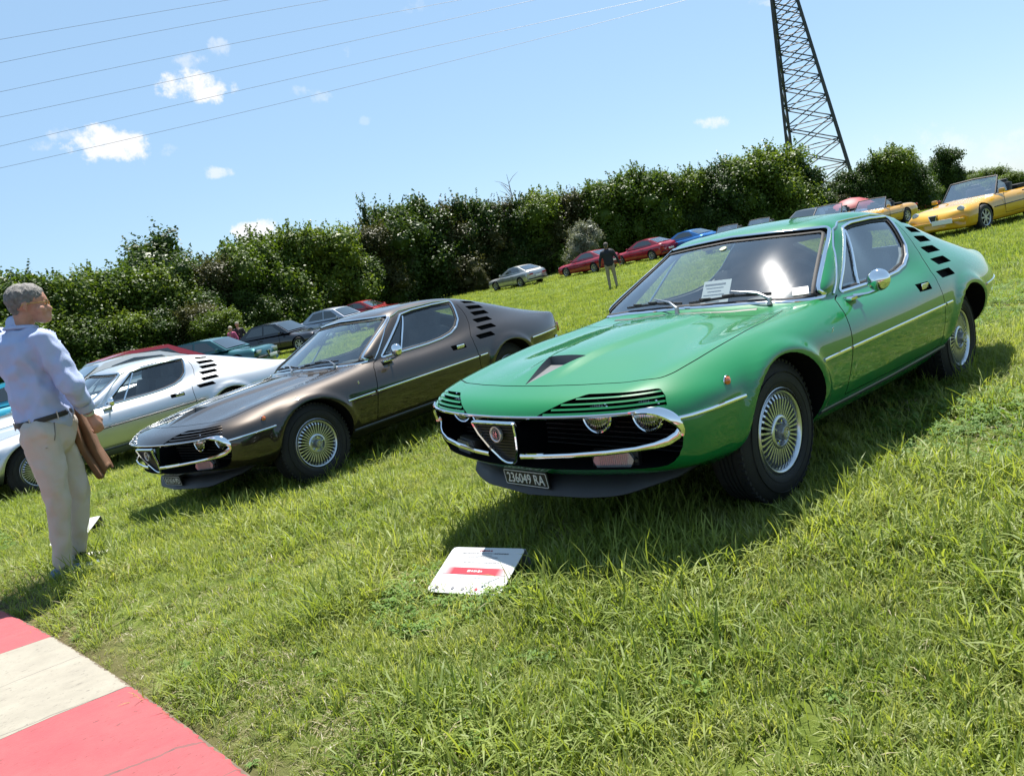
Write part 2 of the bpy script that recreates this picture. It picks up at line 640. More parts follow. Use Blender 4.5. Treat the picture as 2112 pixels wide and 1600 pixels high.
# ------------------------------------------------------------------ the coupe (three of them stand in the row)
# car frame: origin on the ground under the front axle, x forward, y to the car's left
COUPE_NET = [
 # L0 centre        L1                L2                 L3                 L4                 L5                 L6                 L7                L8               L9
 [(.935,0,.535),(.915,.25,.535),(.865,.47,.535),(.790,.63,.53),(.705,.735,.515),(.660,.765,.475),(.695,.735,.40),(.775,.62,.37),(.875,.28,.36),(.895,0,.36)],
 [(.925,0,.575),(.905,.25,.577),(.852,.47,.580),(.775,.63,.575),(.680,.748,.550),(.625,.785,.475),(.650,.752,.37),(.730,.62,.335),(.825,.28,.325),(.840,0,.32)],
 [(.885,0,.618),(.865,.25,.620),(.812,.47,.622),(.735,.625,.618),(.625,.760,.580),(.560,.800,.480),(.580,.770,.345),(.655,.62,.305),(.745,.28,.288),(.760,0,.285)],
 [(.800,0,.652),(.775,.25,.653),(.720,.47,.653),(.645,.635,.650),(.510,.785,.598),(.440,.812,.495),(.440,.785,.335),(.52,.62,.285),(.60,.28,.265),(.61,0,.26)],
 [(.640,0,.694),(.610,.24,.690),(.555,.47,.682),(.480,.650,.680),(.360,.795,.612),(.300,.818,.510),(.310,.795,.350),(.38,.62,.250),(.42,.28,.235),(.43,0,.23)],
 [(.400,0,.742),(.380,.24,.730),(.330,.48,.712),(.260,.662,.712),(.180,.800,.640),(.150,.822,.530),(.150,.800,.380),(.17,.70,.240),(.18,.28,.21),(.18,0,.21)],
 [(.080,0,.772),(.070,.24,.758),(.040,.48,.738),(.010,.668,.742),(-.02,.802,.665),(-.03,.826,.548),(-.03,.806,.400),(-.03,.74,.270),(-.03,.28,.20),(-.03,0,.20)],
 [(-.250,0,.793),(-.260,.25,.782),(-.290,.49,.764),(-.330,.672,.765),(-.35,.795,.685),(-.35,.828,.560),(-.35,.812,.410),(-.35,.755,.285),(-.35,.60,.20),(-.35,0,.19)],
 [(-.400,0,.802),(-.415,.26,.795),(-.465,.52,.784),(-.560,.678,.780),(-.60,.790,.695),(-.60,.828,.565),(-.60,.812,.415),(-.60,.758,.292),(-.60,.62,.20),(-.60,0,.19)],
 [(-.440,0,.810),(-.465,.28,.807),(-.555,.58,.799),(-.670,.685,.788),(-.70,.790,.698),(-.70,.829,.567),(-.70,.812,.417),(-.70,.760,.293),(-.70,.62,.20),(-.70,0,.19)],
 [(-.520,0,.862),(-.555,.30,.858),(-.655,.662,.836),(-.745,.690,.790),(-.77,.790,.700),(-.77,.829,.568),(-.77,.812,.418),(-.77,.760,.294),(-.77,.62,.20),(-.77,0,.19)],
 [(-.740,0,.998),(-.775,.31,.990),(-.885,.620,.955),(-.935,.690,.796),(-.95,.790,.702),(-.95,.829,.570),(-.95,.812,.420),(-.95,.760,.296),(-.95,.62,.20),(-.95,0,.19)],
 [(-.960,0,1.115),(-.995,.31,1.106),(-1.090,.562,1.063),(-1.12,.690,.800),(-1.13,.790,.704),(-1.13,.829,.571),(-1.13,.812,.421),(-1.13,.760,.297),(-1.13,.62,.20),(-1.13,0,.19)],
 [(-1.10,0,1.172),(-1.13,.31,1.163),(-1.205,.528,1.127),(-1.25,.686,.803),(-1.26,.790,.706),(-1.26,.829,.572),(-1.26,.812,.422),(-1.26,.760,.298),(-1.26,.62,.20),(-1.26,0,.19)],
 [(-1.35,0,1.202),(-1.37,.30,1.190),(-1.40,.490,1.152),(-1.42,.686,.808),(-1.42,.790,.710),(-1.42,.829,.574),(-1.42,.812,.425),(-1.42,.760,.300),(-1.42,.62,.20),(-1.42,0,.19)],
 [(-1.65,0,1.208),(-1.66,.30,1.196),(-1.67,.492,1.158),(-1.68,.680,.828),(-1.68,.788,.722),(-1.68,.828,.580),(-1.68,.812,.430),(-1.68,.760,.303),(-1.68,.62,.20),(-1.68,0,.19)],
 [(-1.95,0,1.188),(-1.95,.30,1.176),(-1.95,.490,1.140),(-1.95,.672,.872),(-1.95,.782,.745),(-1.95,.828,.590),(-1.95,.812,.440),(-1.95,.758,.312),(-1.95,.60,.21),(-1.95,0,.20)],
 [(-2.20,0,1.142),(-2.20,.30,1.132),(-2.20,.482,1.098),(-2.19,.655,.895),(-2.18,.775,.752),(-2.18,.826,.600),(-2.18,.812,.460),(-2.18,.750,.330),(-2.18,.50,.22),(-2.18,0,.21)],
 [(-2.48,0,1.068),(-2.48,.30,1.058),(-2.48,.472,1.025),(-2.46,.640,.882),(-2.45,.768,.752),(-2.45,.822,.610),(-2.45,.808,.480),(-2.45,.745,.340),(-2.45,.50,.24),(-2.45,0,.23)],
 [(-2.82,0,.965),(-2.82,.30,.956),(-2.81,.470,.930),(-2.79,.622,.850),(-2.77,.742,.740),(-2.77,.800,.610),(-2.77,.775,.480),(-2.77,.70,.365),(-2.77,.50,.27),(-2.77,0,.26)],
 [(-3.12,0,.868),(-3.12,.30,.862),(-3.11,.480,.848),(-3.09,.604,.805),(-3.06,.700,.722),(-3.05,.752,.608),(-3.05,.722,.500),(-3.05,.64,.410),(-3.05,.48,.31),(-3.05,0,.30)],
 [(-3.34,0,.800),(-3.34,.30,.799),(-3.33,.480,.794),(-3.31,.590,.775),(-3.26,.655,.700),(-3.24,.692,.605),(-3.24,.665,.515),(-3.25,.58,.44),(-3.28,.46,.35),(-3.28,0,.34)],
 [(-3.405,0,.788),(-3.405,.30,.787),(-3.40,.475,.782),(-3.385,.575,.760),(-3.34,.625,.685),(-3.32,.655,.600),(-3.32,.63,.52),(-3.325,.55,.455),(-3.35,.45,.375),(-3.35,0,.365)],
 [(-3.430,0,.765),(-3.430,.30,.764),(-3.425,.460,.758),(-3.41,.550,.735),(-3.385,.595,.675),(-3.37,.620,.600),(-3.37,.60,.53),(-3.375,.52,.465),(-3.395,.40,.41),(-3.395,0,.39)],
]


class Surf:
    """a closed body surface sampled on a grid, with lookups"""
    def __init__(s, G, nu, half):
        s.G = G
        nl = G.shape[1]
        s.nu, s.nl, s.half = G.shape[0], nl, half
        s.V = G.reshape(-1, 3)
        s.F = solid_faces(s.nu, nl, half)
        me = mesh_from('ref', s.V, s.F)
        bm = bmesh.new(); bm.from_mesh(me)
        bmesh.ops.recalc_face_normals(bm, faces=bm.faces)
        bmesh.ops.remove_doubles(bm, verts=bm.verts, dist=1e-5)
        bm.to_mesh(me)
        s.me = me
        s.bvh = BVHTree.FromBMesh(bm)
        bm.normal_update()
        bm.verts.ensure_lookup_table()
        bm.faces.ensure_lookup_table()
        s.fv = [[v.index for v in f.verts] for f in bm.faces]
        s.vc = [v.co.copy() for v in bm.verts]
        s.vn = [v.normal.copy() for v in bm.verts]
        bm.free()
        # grid normals
        du = np.gradient(G, axis=0)
        Gp = np.concatenate([G[:, -1:], G, G[:, :1]], axis=1)
        dv = (Gp[:, 2:]-Gp[:, :-2])/2
        n = np.cross(du, dv)
        ln = np.linalg.norm(n, axis=2, keepdims=True)
        n = n/np.maximum(ln, 1e-9)
        # orientation: outward
        c = G.mean(axis=(0, 1))
        if np.mean(np.sum(n*(G-c), axis=2)) < 0:
            n = -n
        s.N = n

    def near(s, p):
        loc, nor, idx, d = s.bvh.find_nearest(Vector(p))
        vs = s.fv[idx]
        # inverse distance blend of the vertex normals
        acc = Vector((0, 0, 0))
        for i in vs:
            w = 1.0/((s.vc[i]-loc).length+1e-5)
            acc += s.vn[i]*w
        acc.normalize()
        return loc, acc, d, nor

    def hit(s, p, d):
        loc, nor, idx, dist = s.bvh.ray_cast(Vector(p), Vector(d).normalized())
        if loc is None:
            return s.near(p)[0], s.near(p)[1]
        vs = s.fv[idx]
        acc = Vector((0, 0, 0))
        for i in vs:
            w = 1.0/((s.vc[i]-loc).length+1e-5)
            acc += s.vn[i]*w
        return loc, acc.normalized()

    def side(s, x, z, sg=1):
        """surface point seen from the side"""
        return s.hit((x, 2.0*sg, z), (0, -sg, 0))

    def front(s, y, z):
        return s.hit((3.0, y, z), (-1, 0, 0))

    def top(s, x, y):
        return s.hit((x, y, 3.0), (0, 0, -1))

    def offset_mesh(s, d):
        V = (s.G - s.N*d).reshape(-1, 3)
        return mesh_from('off', V, s.F, smooth=True)


def resample(pts, step, closed=False):
    P = [Vector(p) for p in pts]
    if closed:
        P = P+[P[0]]
    out = [P[0]]
    for a, b in zip(P[:-1], P[1:]):
        L = (b-a).length
        n = max(1, int(round(L/step)))
        for i in range(1, n+1):
            out.append(a.lerp(b, i/n))
    if closed:
        out.pop()
    return out


def round_poly(pts, r=0.03, n=5, closed=True):
    """round the corners of a 2D polygon"""
    out = []
    k = len(pts)
    for i in range(k):
        p = Vector(pts[i]).to_2d() if len(pts[i]) > 2 else Vector(pts[i])
        a = Vector(pts[i-1]); b = Vector(pts[(i+1) % k])
        if not closed and i in (0, k-1):
            out.append(p); continue
        rr = r[i] if hasattr(r, '__len__') else r
        da = (a-p); db = (b-p)
        q = min(rr, da.length*.45, db.length*.45)
        p0 = p+da.normalized()*q; p1 = p+db.normalized()*q
        for j in range(n+1):
            t = j/n
            out.append((1-t)**2*p0+2*t*(1-t)*p+t*t*p1)
    return out


def smooth_normals_from(me, surf, paint_idx, maxang=.62, maxd=.006):
    """give the painted faces the normals of the smooth surface they were cut from"""
    nloop = len(me.loops)
    me.polygons.foreach_set('use_smooth', np.ones(len(me.polygons), bool))
    nors = np.zeros((nloop, 3))
    cache = {}
    for p in me.polygons:
        fn = p.normal
        painted = p.material_index in paint_idx
        for li in p.loop_indices:
            vi = me.loops[li].vertex_index
            if painted:
                if vi not in cache:
                    loc, nn, d, gn = surf.near(me.vertices[vi].co)
                    cache[vi] = (nn, d)
                nn, d = cache[vi]
                if d < maxd and nn.dot(fn) > maxang:
                    nors[li] = nn
                    continue
            nors[li] = fn
    me.normals_split_custom_set(nors.tolist())
    return me


def split_mesh(me, labels, names):
    """cut a mesh into several by a label per face, keeping its corner normals"""
    cn = np.empty(len(me.loops)*3)
    me.corner_normals.foreach_get('vector', cn)
    cn = cn.reshape(-1, 3)
    out = {}
    co = np.empty(len(me.vertices)*3); me.vertices.foreach_get('co', co); co = co.reshape(-1, 3)
    for k, nm in enumerate(names):
        vm = {}; V = []; F = []; MI = []; NR = []
        for p in me.polygons:
            if labels[p.index] != k:
                continue
            f = []
            for li in p.loop_indices:
                vi = me.loops[li].vertex_index
                if vi not in vm:
                    vm[vi] = len(V); V.append(co[vi])
                f.append(vm[vi])
                NR.append(cn[li])
            F.append(f); MI.append(p.material_index)
        if not F:
            continue
        m2 = bpy.data.meshes.new(nm)
        m2.from_pydata([tuple(v) for v in V], [], F)
        for m in me.materials:
            m2.materials.append(m)
        m2.polygons.foreach_set('material_index', np.array(MI, dtype=np.int32))
        m2.polygons.foreach_set('use_smooth', np.ones(len(F), bool))
        m2.update()
        if len(m2.loops) == len(NR):
            m2.normals_split_custom_set([tuple(n) for n in NR])
        out[nm] = m2
    return out


def in_poly(x, y, poly):
    c = False
    n = len(poly)
    j = n-1
    for i in range(n):
        xi, yi = poly[i][0], poly[i][1]; xj, yj = poly[j][0], poly[j][1]
        if ((yi > y) != (yj > y)) and (x < (xj-xi)*(y-yi)/(yj-yi+1e-12)+xi):
            c = not c
        j = i
    return c


def grow(poly, d):
    """offset a 2D polygon outwards about its own outline"""
    P = [Vector((p[0], p[1])) for p in poly]
    area = sum(P[i-1].x*P[i].y-P[i].x*P[i-1].y for i in range(len(P)))
    sg = 1 if area > 0 else -1
    out = []
    n = len(P)
    for i in range(n):
        a = P[i]-P[i-1]; b = P[(i+1) % n]-P[i]
        if a.length < 1e-7: a = b
        if b.length < 1e-7: b = a
        na = Vector((a.y, -a.x)).normalized()*sg; nb = Vector((b.y, -b.x)).normalized()*sg
        m = na+nb
        m = m/(max(.3, m.length_squared/2)) if m.length > 1e-6 else na
        out.append(P[i]+m*d)
    return out


def pane(surf, poly, plane, off, sg=1, gr=.012, xlim=None, extra=None):
    """glass: the part of the surface (sunk by off) that lies behind an outline"""
    pg = grow(poly, gr)
    xs = [p[0] for p in pg]; zs = [p[1] for p in pg]
    step = .022
    nx = max(2, int((max(xs)-min(xs))/step)); nz = max(2, int((max(zs)-min(zs))/step))
    V = []; F = []
    idx = {}
    bad = set()
    def vert(i, j):
        if (i, j) in idx: return idx[(i, j)]
        a = min(xs)+(max(xs)-min(xs))*i/nx; b = min(zs)+(max(zs)-min(zs))*j/nz
        if plane == 'side': p, n = surf.side(a, b, sg)
        elif plane == 'front': p, n = surf.front(a, b)
        else: p, n = surf.top(a, b)
        V.append(p-n*off)
        if plane == 'front' and p.x > -.40: bad.add(len(V)-1)
        idx[(i, j)] = len(V)-1
        return len(V)-1
    for i in range(nx):
        for j in range(nz):
            ca = min(xs)+(max(xs)-min(xs))*(i+.5)/nx; cb = min(zs)+(max(zs)-min(zs))*(j+.5)/nz
            if in_poly(ca, cb, pg):
                q = (vert(i, j), vert(i+1, j), vert(i+1, j+1), vert(i, j+1))
                if not bad.intersection(q): F.append(q)
    # keep one connected sheet
    par = list(range(len(V)))
    def find(a):
        while par[a] != a:
            par[a] = par[par[a]]; a = par[a]
        return a
    for f in F:
        for k in f[1:]: par[find(k)] = find(f[0])
    cnt = {}
    for f in F: cnt[find(f[0])] = cnt.get(find(f[0]), 0)+1
    best = max(cnt, key=cnt.get)
    F = [f for f in F if find(f[0]) == best]
    used = sorted({k for f in F for k in f}); mp_ = {k: i for i, k in enumerate(used)}
    return [V[k] for k in used], [tuple(mp_[k] for k in f) for f in F]


def on_surface(surf, poly, plane, step=.02, sg=1, off=0.0, closed=True):
    pts = resample([Vector((p[0], p[1], 0)) for p in poly], step, closed)
    P = []; N = []
    for q in pts:
        if plane == 'side': p, n = surf.side(q.x, q.y, sg)
        elif plane == 'front': p, n = surf.front(q.x, q.y)
        else: p, n = surf.top(q.x, q.y)
        P.append(p+n*off); N.append(n)
    return P, N


def rim_mesh(rad=.19, n=36):
    """turbine style alloy: lip, barrel, fins; axis along +y (outside)"""
    o = {}
    b = MB()
    b.lathe([(rad, .002), (rad+.004, .0), (rad+.004, -.012), (rad-.004, -.014), (rad-.010, -.004), (rad-.014, .002), (rad-.018, .001), (rad-.024, -.008), (rad-.028, -.02), (rad-.030, -.10)], 72)
    o['rim'] = b.mesh('rim', [ALLOY], sharp=50)
    b = MB()
    r0, r1 = .070, rad-.026
    for i in range(n):
        a = 2*math.pi*i/n
        ca, sa = math.cos(a), math.sin(a)
        def P(r, t, y):
            return (r*ca-t*sa, y, r*sa+t*ca)
        w0, w1 = .0042, .0062
        V = [P(r0, -w0, -.006), P(r0, w0, -.006), P(r1-.02, w0, -.004), P(r1-.02, -w0, -.004), P(r1, w1, -.014), P(r1, -w1, -.014),
             P(r0, -w0, -.04), P(r0, w0, -.04), P(r1-.02, w0, -.032), P(r1-.02, -w0, -.032), P(r1, w1, -.04), P(r1, -w1, -.04)]
        F = [(0, 1, 2, 3), (3, 2, 4, 5), (7, 6, 9, 8), (8, 9, 11, 10), (0, 3, 9, 6), (3, 5, 11, 9), (1, 7, 8, 2), (2, 8, 10, 4)]
        b.add(V, F)
    o['spoke_ring'] = b.mesh('spoke_ring', [ALLOY], smooth=False)
    b = MB()
    b.lathe([(.074, -.03), (.074, -.004), (.070, .0), (.062, .001), (.058, -.006), (.056, -.022), (.0, -.022)], 40)
    o['hub_ring'] = b.mesh('hub_ring', [ALLOY], sharp=40)
    b = MB()
    b.lathe([(.033, -.022), (.032, .018), (.029, .024), (.024, .025), (.022, .022), (.0, .022)], 32)
    o['centre_cap'] = b.mesh('centre_cap', [mat('cap grey', (.33, .34, .36), rough=.35, metal=.7)], sharp=40)
    b = MB()
    b.lathe([(.0, .004), (.006, .003), (.0075, -.001), (.008, -.022)], 6)
    o['wheel_nut'] = b.mesh('wheel_nut', [CHROME], smooth=False)
    b = MB()
    b.lathe([(rad-.03, -.05), (.0, -.055)], 40)
    o['wheel_back'] = b.mesh('wheel_back', [DARK], sharp=None)
    # emblem ring on the cap
    b = MB()
    b.lathe([(.016, .0225), (.0165, .0245), (.019, .0245), (.0195, .0225)], 24)
    b.box((0, .0235, 0), (.003, .003, .026))
    b.box((.006, .0235, 0), (.010, .003, .003))
    b.box((-.006, .0235, 0), (.010, .003, .003))
    o['cap_emblem'] = b.mesh('cap_emblem', [CHROME], smooth=False)
    return o


def tyre_mesh(rad=.19, outer=.313, width=.185):
    b = MB()
    h = width
    prof = [(rad-.006, -.008), (rad+.004, .002), (rad+.020, .010), (rad+.045, .012), (rad+.075, .006), (outer-.022, -.004), (outer-.010, -.012), (outer-.003, -.022), (outer, -.04),
            (outer, -h+.04), (outer-.003, -h+.022), (outer-.012, -h+.012), (outer-.05, -h), (rad+.02, -h+.0), (rad-.006, -h+.02)]
    # tread grooves
    pr = []
    for i, p in enumerate(prof):
        pr.append(p)
        if i == 8:
            for g in range(4):
                y = -.04-(h-.08)*(g+1)/5
                pr += [(outer, y+.005), (outer-.007, y+.003), (outer-.007, y-.003), (outer, y-.005)]
    b.lathe(pr, 64)
    # raised rings on the sidewall
    for rr in (rad+.028, rad+.070):
        b.lathe([(rr-.0015, .006), (rr-.001, .0125), (rr+.001, .0125), (rr+.0015, .006)], 64)
    # shoulder blocks
    for i in range(60):
        a = 2*math.pi*i/60
        ca, sa = math.cos(a), math.sin(a)
        r = outer-.006
        m = Matrix(((ca, 0, -sa), (0, 1, 0), (sa, 0, ca)))
        b.box((r*ca, -.022, r*sa), (.016, .020, .017), rot=m)
    return b.mesh('tyre', [RUBBER], sharp=40)


SEG = {'0': 'abcdef', '1': 'bc', '2': 'abged', '3': 'abgcd', '4': 'fgbc', '5': 'afgcd', '6': 'afgedc', '7': 'abc', '8': 'abcdefg', '9': 'abcdfg'}


def plate_text(txt, w, h, mat_, name='plate_lettering', depth=.0012, size=None):
    """raised characters from the built-in font; lies in the local x-z plane facing -y (local)"""
    cu = bpy.data.curves.new('t', 'FONT')
    cu.body = txt
    cu.align_x = 'CENTER'; cu.align_y = 'CENTER'
    cu.size = size or h
    cu.extrude = depth
    cu.resolution_u = 3
    o = bpy.data.objects.new('t', cu)
    COL.objects.link(o)
    me = evaluated(o)
    bpy.data.objects.remove(o)
    co = np.empty(len(me.vertices)*3); me.vertices.foreach_get('co', co); co = co.reshape(-1, 3)
    cw = co[:, 0].max()-co[:, 0].min(); ch = co[:, 1].max()-co[:, 1].min()
    co[:, 0] -= (co[:, 0].max()+co[:, 0].min())/2
    co[:, 1] -= (co[:, 1].max()+co[:, 1].min())/2
    co[:, 0] *= w/cw
    co[:, 1] *= h/ch
    me.vertices.foreach_set('co', co.ravel())
    me.materials.clear(); me.materials.append(mat_)
    me.update()
    me.name = name
    return me


# outlines measured on the cars (x, z)
SIDE_WIN = [(-.860, .806), (-1.15, .808), (-1.40, .812), (-1.58, .824), (-1.72, .848), (-1.82, .890), (-1.895, .950), (-1.930, 1.03), (-1.962, 1.122), (-1.70, 1.128), (-1.45, 1.122), (-1.29, 1.105)]
WSCREEN = [(-.680, .800), (-.40, .820), (0, .830), (.40, .820), (.680, .800), (.518, 1.114), (.498, 1.126), (.25, 1.140), (0, 1.150), (-.25, 1.140), (-.498, 1.126), (-.518, 1.114)]
RWIN = [(-2.42, -.36), (-2.42, .36), (-3.02, .40), (-3.02, -.40)]
GRILLE = None


def stadium(z0, z1, ye, r, n=8):
    """front outline (y, z) of the grille opening, rounded ends"""
    P = [(-ye+r, z1)]
    P = []
    for k in range(n+1):
        a = math.pi/2-math.pi*k/n
        P.append((ye-r+math.cos(a)*r, (z0+z1)/2+math.sin(a)*(z1-z0)/2))
    for k in range(n+1):
        a = -math.pi/2-math.pi*k/n
        P.append((-ye+r+math.cos(a)*r, (z0+z1)/2+math.sin(a)*(z1-z0)/2))
    return P


def build_coupe_meshes(nu=170, nv=34):
    M = {}
    Gh = grid_from_net(COUPE_NET, 5, nu, nv, smooth=2)
    # hood: raised spine that widens towards the screen, and wheel arch flares
    X, Y, Z = Gh[..., 0].copy(), Gh[..., 1].copy(), Gh[..., 2].copy()
    def sst(a, b, x):
        t = np.clip((x-a)/(b-a), 0, 1); return t*t*(3-2*t)
    onhood = sst(.74, .45, X)*sst(-.45, -.30, X)*(Z > .62)
    wid = .125+(.45-np.clip(X, -.45, .45))*.13
    bul = 1-sst(wid-.012, wid+.022, np.abs(Y))
    Gh[..., 2] += .013*bul*onhood*(np.arange(Gh.shape[1])[None, :] < nv)
    low = (np.arange(Gh.shape[1])[None, :] > nv*.45) & (np.arange(Gh.shape[1])[None, :] < nv*1.9)
    for cx in (0.0, -2.35):
        r = np.hypot(X-cx, Z-.30)
        fl = np.exp(-((r-.366)/.030)**2)*sst(.28, .42, Z)*low
        Gh[..., 1] += .024*fl
    G = loop_full(Gh)
    surf = Surf(G, nu, nv)
    M['surf'] = surf
    body = surf.me.copy()
    slots = ['paint', 'dark', 'inner']
    PAINT0 = mat('paint slot', (.1, .5, .2))
    body.materials.append(PAINT0)
    dark = DARK
    inner = mat('cabin trim', (.022, .021, .022), rough=.8)
    # cabin cavity
    cav = surf.offset_mesh(.034)
    bm = bmesh.new(); bm.from_mesh(cav)
    bmesh.ops.remove_doubles(bm, verts=bm.verts, dist=1e-5)
    bmesh.ops.recalc_face_normals(bm, faces=bm.faces)
    bm.to_mesh(cav); bm.free()
    cav.materials.append(inner)
    b = MB()
    poly = [(-.47, -1.5, .27), (-1.93, -1.5, .27), (-1.93, -1.5, .70), (-3.14, -1.5, .70), (-3.14, -1.5, 1.6), (-.47, -1.5, 1.6)]
    b.prism(poly, (0, 0, 0), (0, 3, 0))
    box = b.mesh('box', [inner], smooth=False)
    cav = boolean(cav, box, 'INTERSECT')
    cav.materials.clear(); cav.materials.append(inner)
    for p in cav.polygons: p.material_index = 0
    body = boolean(body, cav, 'DIFFERENCE')
    # window openings
    b = MB()
    sw = round_poly(SIDE_WIN, .014, 4)
    for sg in (1, -1):
        b.prism([(p.x, 0, p.y) for p in sw], (0, .32*sg, 0), (0, 1.0*sg, 0))
    ws = round_poly(WSCREEN, .018, 4)
    b.prism([(0, p.x, p.y) for p in ws], (-1.28, 0, 0), (-.30, 0, 0))
    rw = round_poly(RWIN, .05, 4)
    b.prism([(p.x, p.y, 0) for p in rw], (0, 0, .78), (0, 0, 1.5))
    win = b.mesh('win', [BLACK], smooth=False)
    body = boolean(body, win, 'DIFFERENCE', self_=True)
    # everything that is cut into the outside
    b = MB()
    for cx in (0.0, -2.35):
        for sg in (1, -1):
            n = 48
            c = [(cx+.345*math.cos(2*math.pi*k/n), 0, .30+.345*math.sin(2*math.pi*k/n)) for k in range(n)]
            b.prism(c, (0, .52*sg, 0), (0, 1.0*sg, 0), 0)
    # grille recess
    gp_ = stadium(.345, .566, .752, .105, 10)
    b.prism([(0, p[0], p[1]) for p in gp_], (.52, 0, 0), (1.2, 0, 0), 0)
    # louvres on the rear pillar
    LV = [(-2.205, .50, .042), (-2.225, .55, .048), (-2.230, .605, .050), (-2.190, .658, .054), (-2.155, .710, .055), (-2.065, .758, .050)]
    lvz = [1.080, 1.020, .957, .890, .818, .746]
    louv = []
    for (lx, ly, lh), lz in zip(LV, lvz):
        for sg in (1, -1):
            # find the surface at this height along the side
            p, nn = surf.side(lx, lz, sg)
            t = Vector((1, 0, 0)); t = (t-nn*t.dot(nn)).normalized()
            bb = nn.cross(t).normalized()
            if bb.z < 0: bb = -bb
            hl = .112 if lz < 1.05 else .092
            sl = .030
            poly2 = round_poly([(-hl-sl*.5, -lh*.5), (hl-sl*.5, -lh*.5), (hl+sl*.5, lh*.5), (-hl+sl*.5, lh*.5)], .008, 2)
            b.prism([p+t*q.x+bb*q.y for q in poly2], nn*-.028, nn*.03, 0)
            louv.append((p, nn, t, bb, lh, hl))
    # hood scoop: a wedge that gets deeper towards the screen
    tipx, mx = .735, .445
    tz = surf.top(tipx, 0)[0].z; mz = surf.top(mx, 0)[0].z
    wv = .125
    V = [(tipx+.02, 0, tz+.03), (mx, wv, mz+.06), (mx, -wv, mz+.06), (tipx, 0, tz-.002), (mx, wv*.86, mz-.042), (mx, -wv*.86, mz-.042),
         (mx-.09, wv*.8, mz-.012), (mx-.09, -wv*.8, mz-.012), (mx-.09, wv*.8, mz-.046), (mx-.09, -wv*.8, mz-.046)]
    b.add([V[i] for i in (0, 1, 2, 3, 4, 5)], [(0, 2, 1), (0, 1, 4, 3), (0, 3, 5, 2), (3, 4, 5), (1, 2, 5, 4)], 1)
    # eyelid openings over the headlamps
    EY = [(.205, .572), (.33, .625), (.40, .643), (.655, .640), (.690, .615), (.712, .580)]
    for sg in (1, -1):
        pr = [(y*sg, z) for (y, z) in EY]
        pr = round_poly(pr, .012, 3)
        b.prism([(0, q.x, q.y) for q in pr], (.615, 0, 0), (1.2, 0, 0), 0)
    # door handle pockets
    for sg in (1, -1):
        hp, hn = surf.side(-1.672, .712, sg)
        pl = round_poly([(-1.76, .686), (-1.585, .690), (-1.585, .735), (-1.76, .731)], .008, 3)
        b.prism([(q.x, 0, q.y) for q in pl], (0, (abs(hp.y)-.022)*sg, 0), (0, 1.0*sg, 0), 0)
    cut = b.mesh('cut', [dark, mat('scoop grey', (.16, .17, .18), rough=.4)], smooth=False)
    body = boolean(body, cut, 'DIFFERENCE', self_=True)
    # panel gaps as fine grooves
    b = MB()
    def groove(pts2, plane, sg=1, closed=False, r=.0036):
        P, N = on_surface(surf, pts2, plane, .03, sg, 0.0, closed)
        b.tube([p+n*.0005 for p, n in zip(P, N)], r, 6, closed=closed, nrm=N)
    hood = [(.60, .615), (.660, .50), (.715, .30), (.742, .12), (.748, 0), (.742, -.12), (.715, -.30), (.660, -.50), (.60, -.615)]
    hoodside = [(-.43, .600), (-.2, .632), (.10, .645), (.38, .645), (.53, .636)]
    full = hoodside+hood+[(x, -y) for x, y in reversed(hoodside)]
    full = [tuple(q) for q in round_poly(full, .03, 3, closed=False)]
    groove(full, 'top')
    groove([(-.37, .598), (-.33, .3), (-.30, 0), (-.33, -.3), (-.37, -.598)], 'top')
    doorF = [(-.800, .792), (-.745, .775), (-.700, .74), (-.665, .68), (-.640, .60), (-.615, .50), (-.600, .42), (-.595, .335)]
    doorR = [(-2.010, 1.085), (-2.025, 1.02), (-2.020, .955), (-1.990, .885), (-1.930, .82), (-1.885, .775), (-1.868, .70), (-1.868, .55), (-1.875, .42), (-1.895, .335)]
    for sg in (1, -1):
        groove(doorF, 'side', sg)
        groove(doorR, 'side', sg)
        groove([(-.595, .333), (-1.2, .330), (-1.895, .333)], 'side', sg, r=.003)
    gro = b.mesh('gro', [dark], smooth=False)
    body = boolean(body, gro, 'DIFFERENCE', self_=True)
    # material slots after the booleans: find which is paint
    names = [m.name if m else '' for m in body.materials]
    pidx = {i for i, n in enumerate(names) if n == 'paint slot'}
    smooth_normals_from(body, surf, pidx)
    # split: body / hood / doors
    hoodpoly = full + [(-.37, -.598), (-.33, -.3), (-.30, 0), (-.33, .3), (-.37, .598)]
    doorpoly = [p for p in doorF] + [(-.595, .333), (-1.895, .333)] + list(reversed(doorR)) + [(-1.95, 1.15), (-1.7, 1.142), (-1.45, 1.135), (-1.27, 1.110), (-1.2, 1.06)]
    lab = np.zeros(len(body.polygons), int)
    for p in body.polygons:
        if p.material_index not in pidx:
            continue
        c = p.center
        if c.z > .6 and p.normal.z > .4 and in_poly(c.x, c.y, hoodpoly):
            lab[p.index] = 1
        elif abs(c.y) > .44 and abs(p.normal.y) > .3 and p.normal.y*c.y > 0 and in_poly(c.x, c.z, doorpoly):
            lab[p.index] = 2 if c.y > 0 else 3
    parts = split_mesh(body, lab, ['body', 'hood', 'door', 'door_right'])
    M['parts'] = parts
    # ---- glass
    for nm, poly, plane, sg in (('windscreen', ws, 'front', 1), ('side_window', sw, 'side', 1), ('side_window_r', sw, 'side', -1), ('rear_window', rw, 'top', 1)):
        V, F = pane(surf, poly, plane, .012, sg)
        me = mesh_from(nm, V, F, [GLASS if nm == 'windscreen' else GLASS_SIDE])
        bm = bmesh.new(); bm.from_mesh(me); bmesh.ops.recalc_face_normals(bm, faces=bm.faces); bm.to_mesh(me); bm.free()
        M[nm] = me
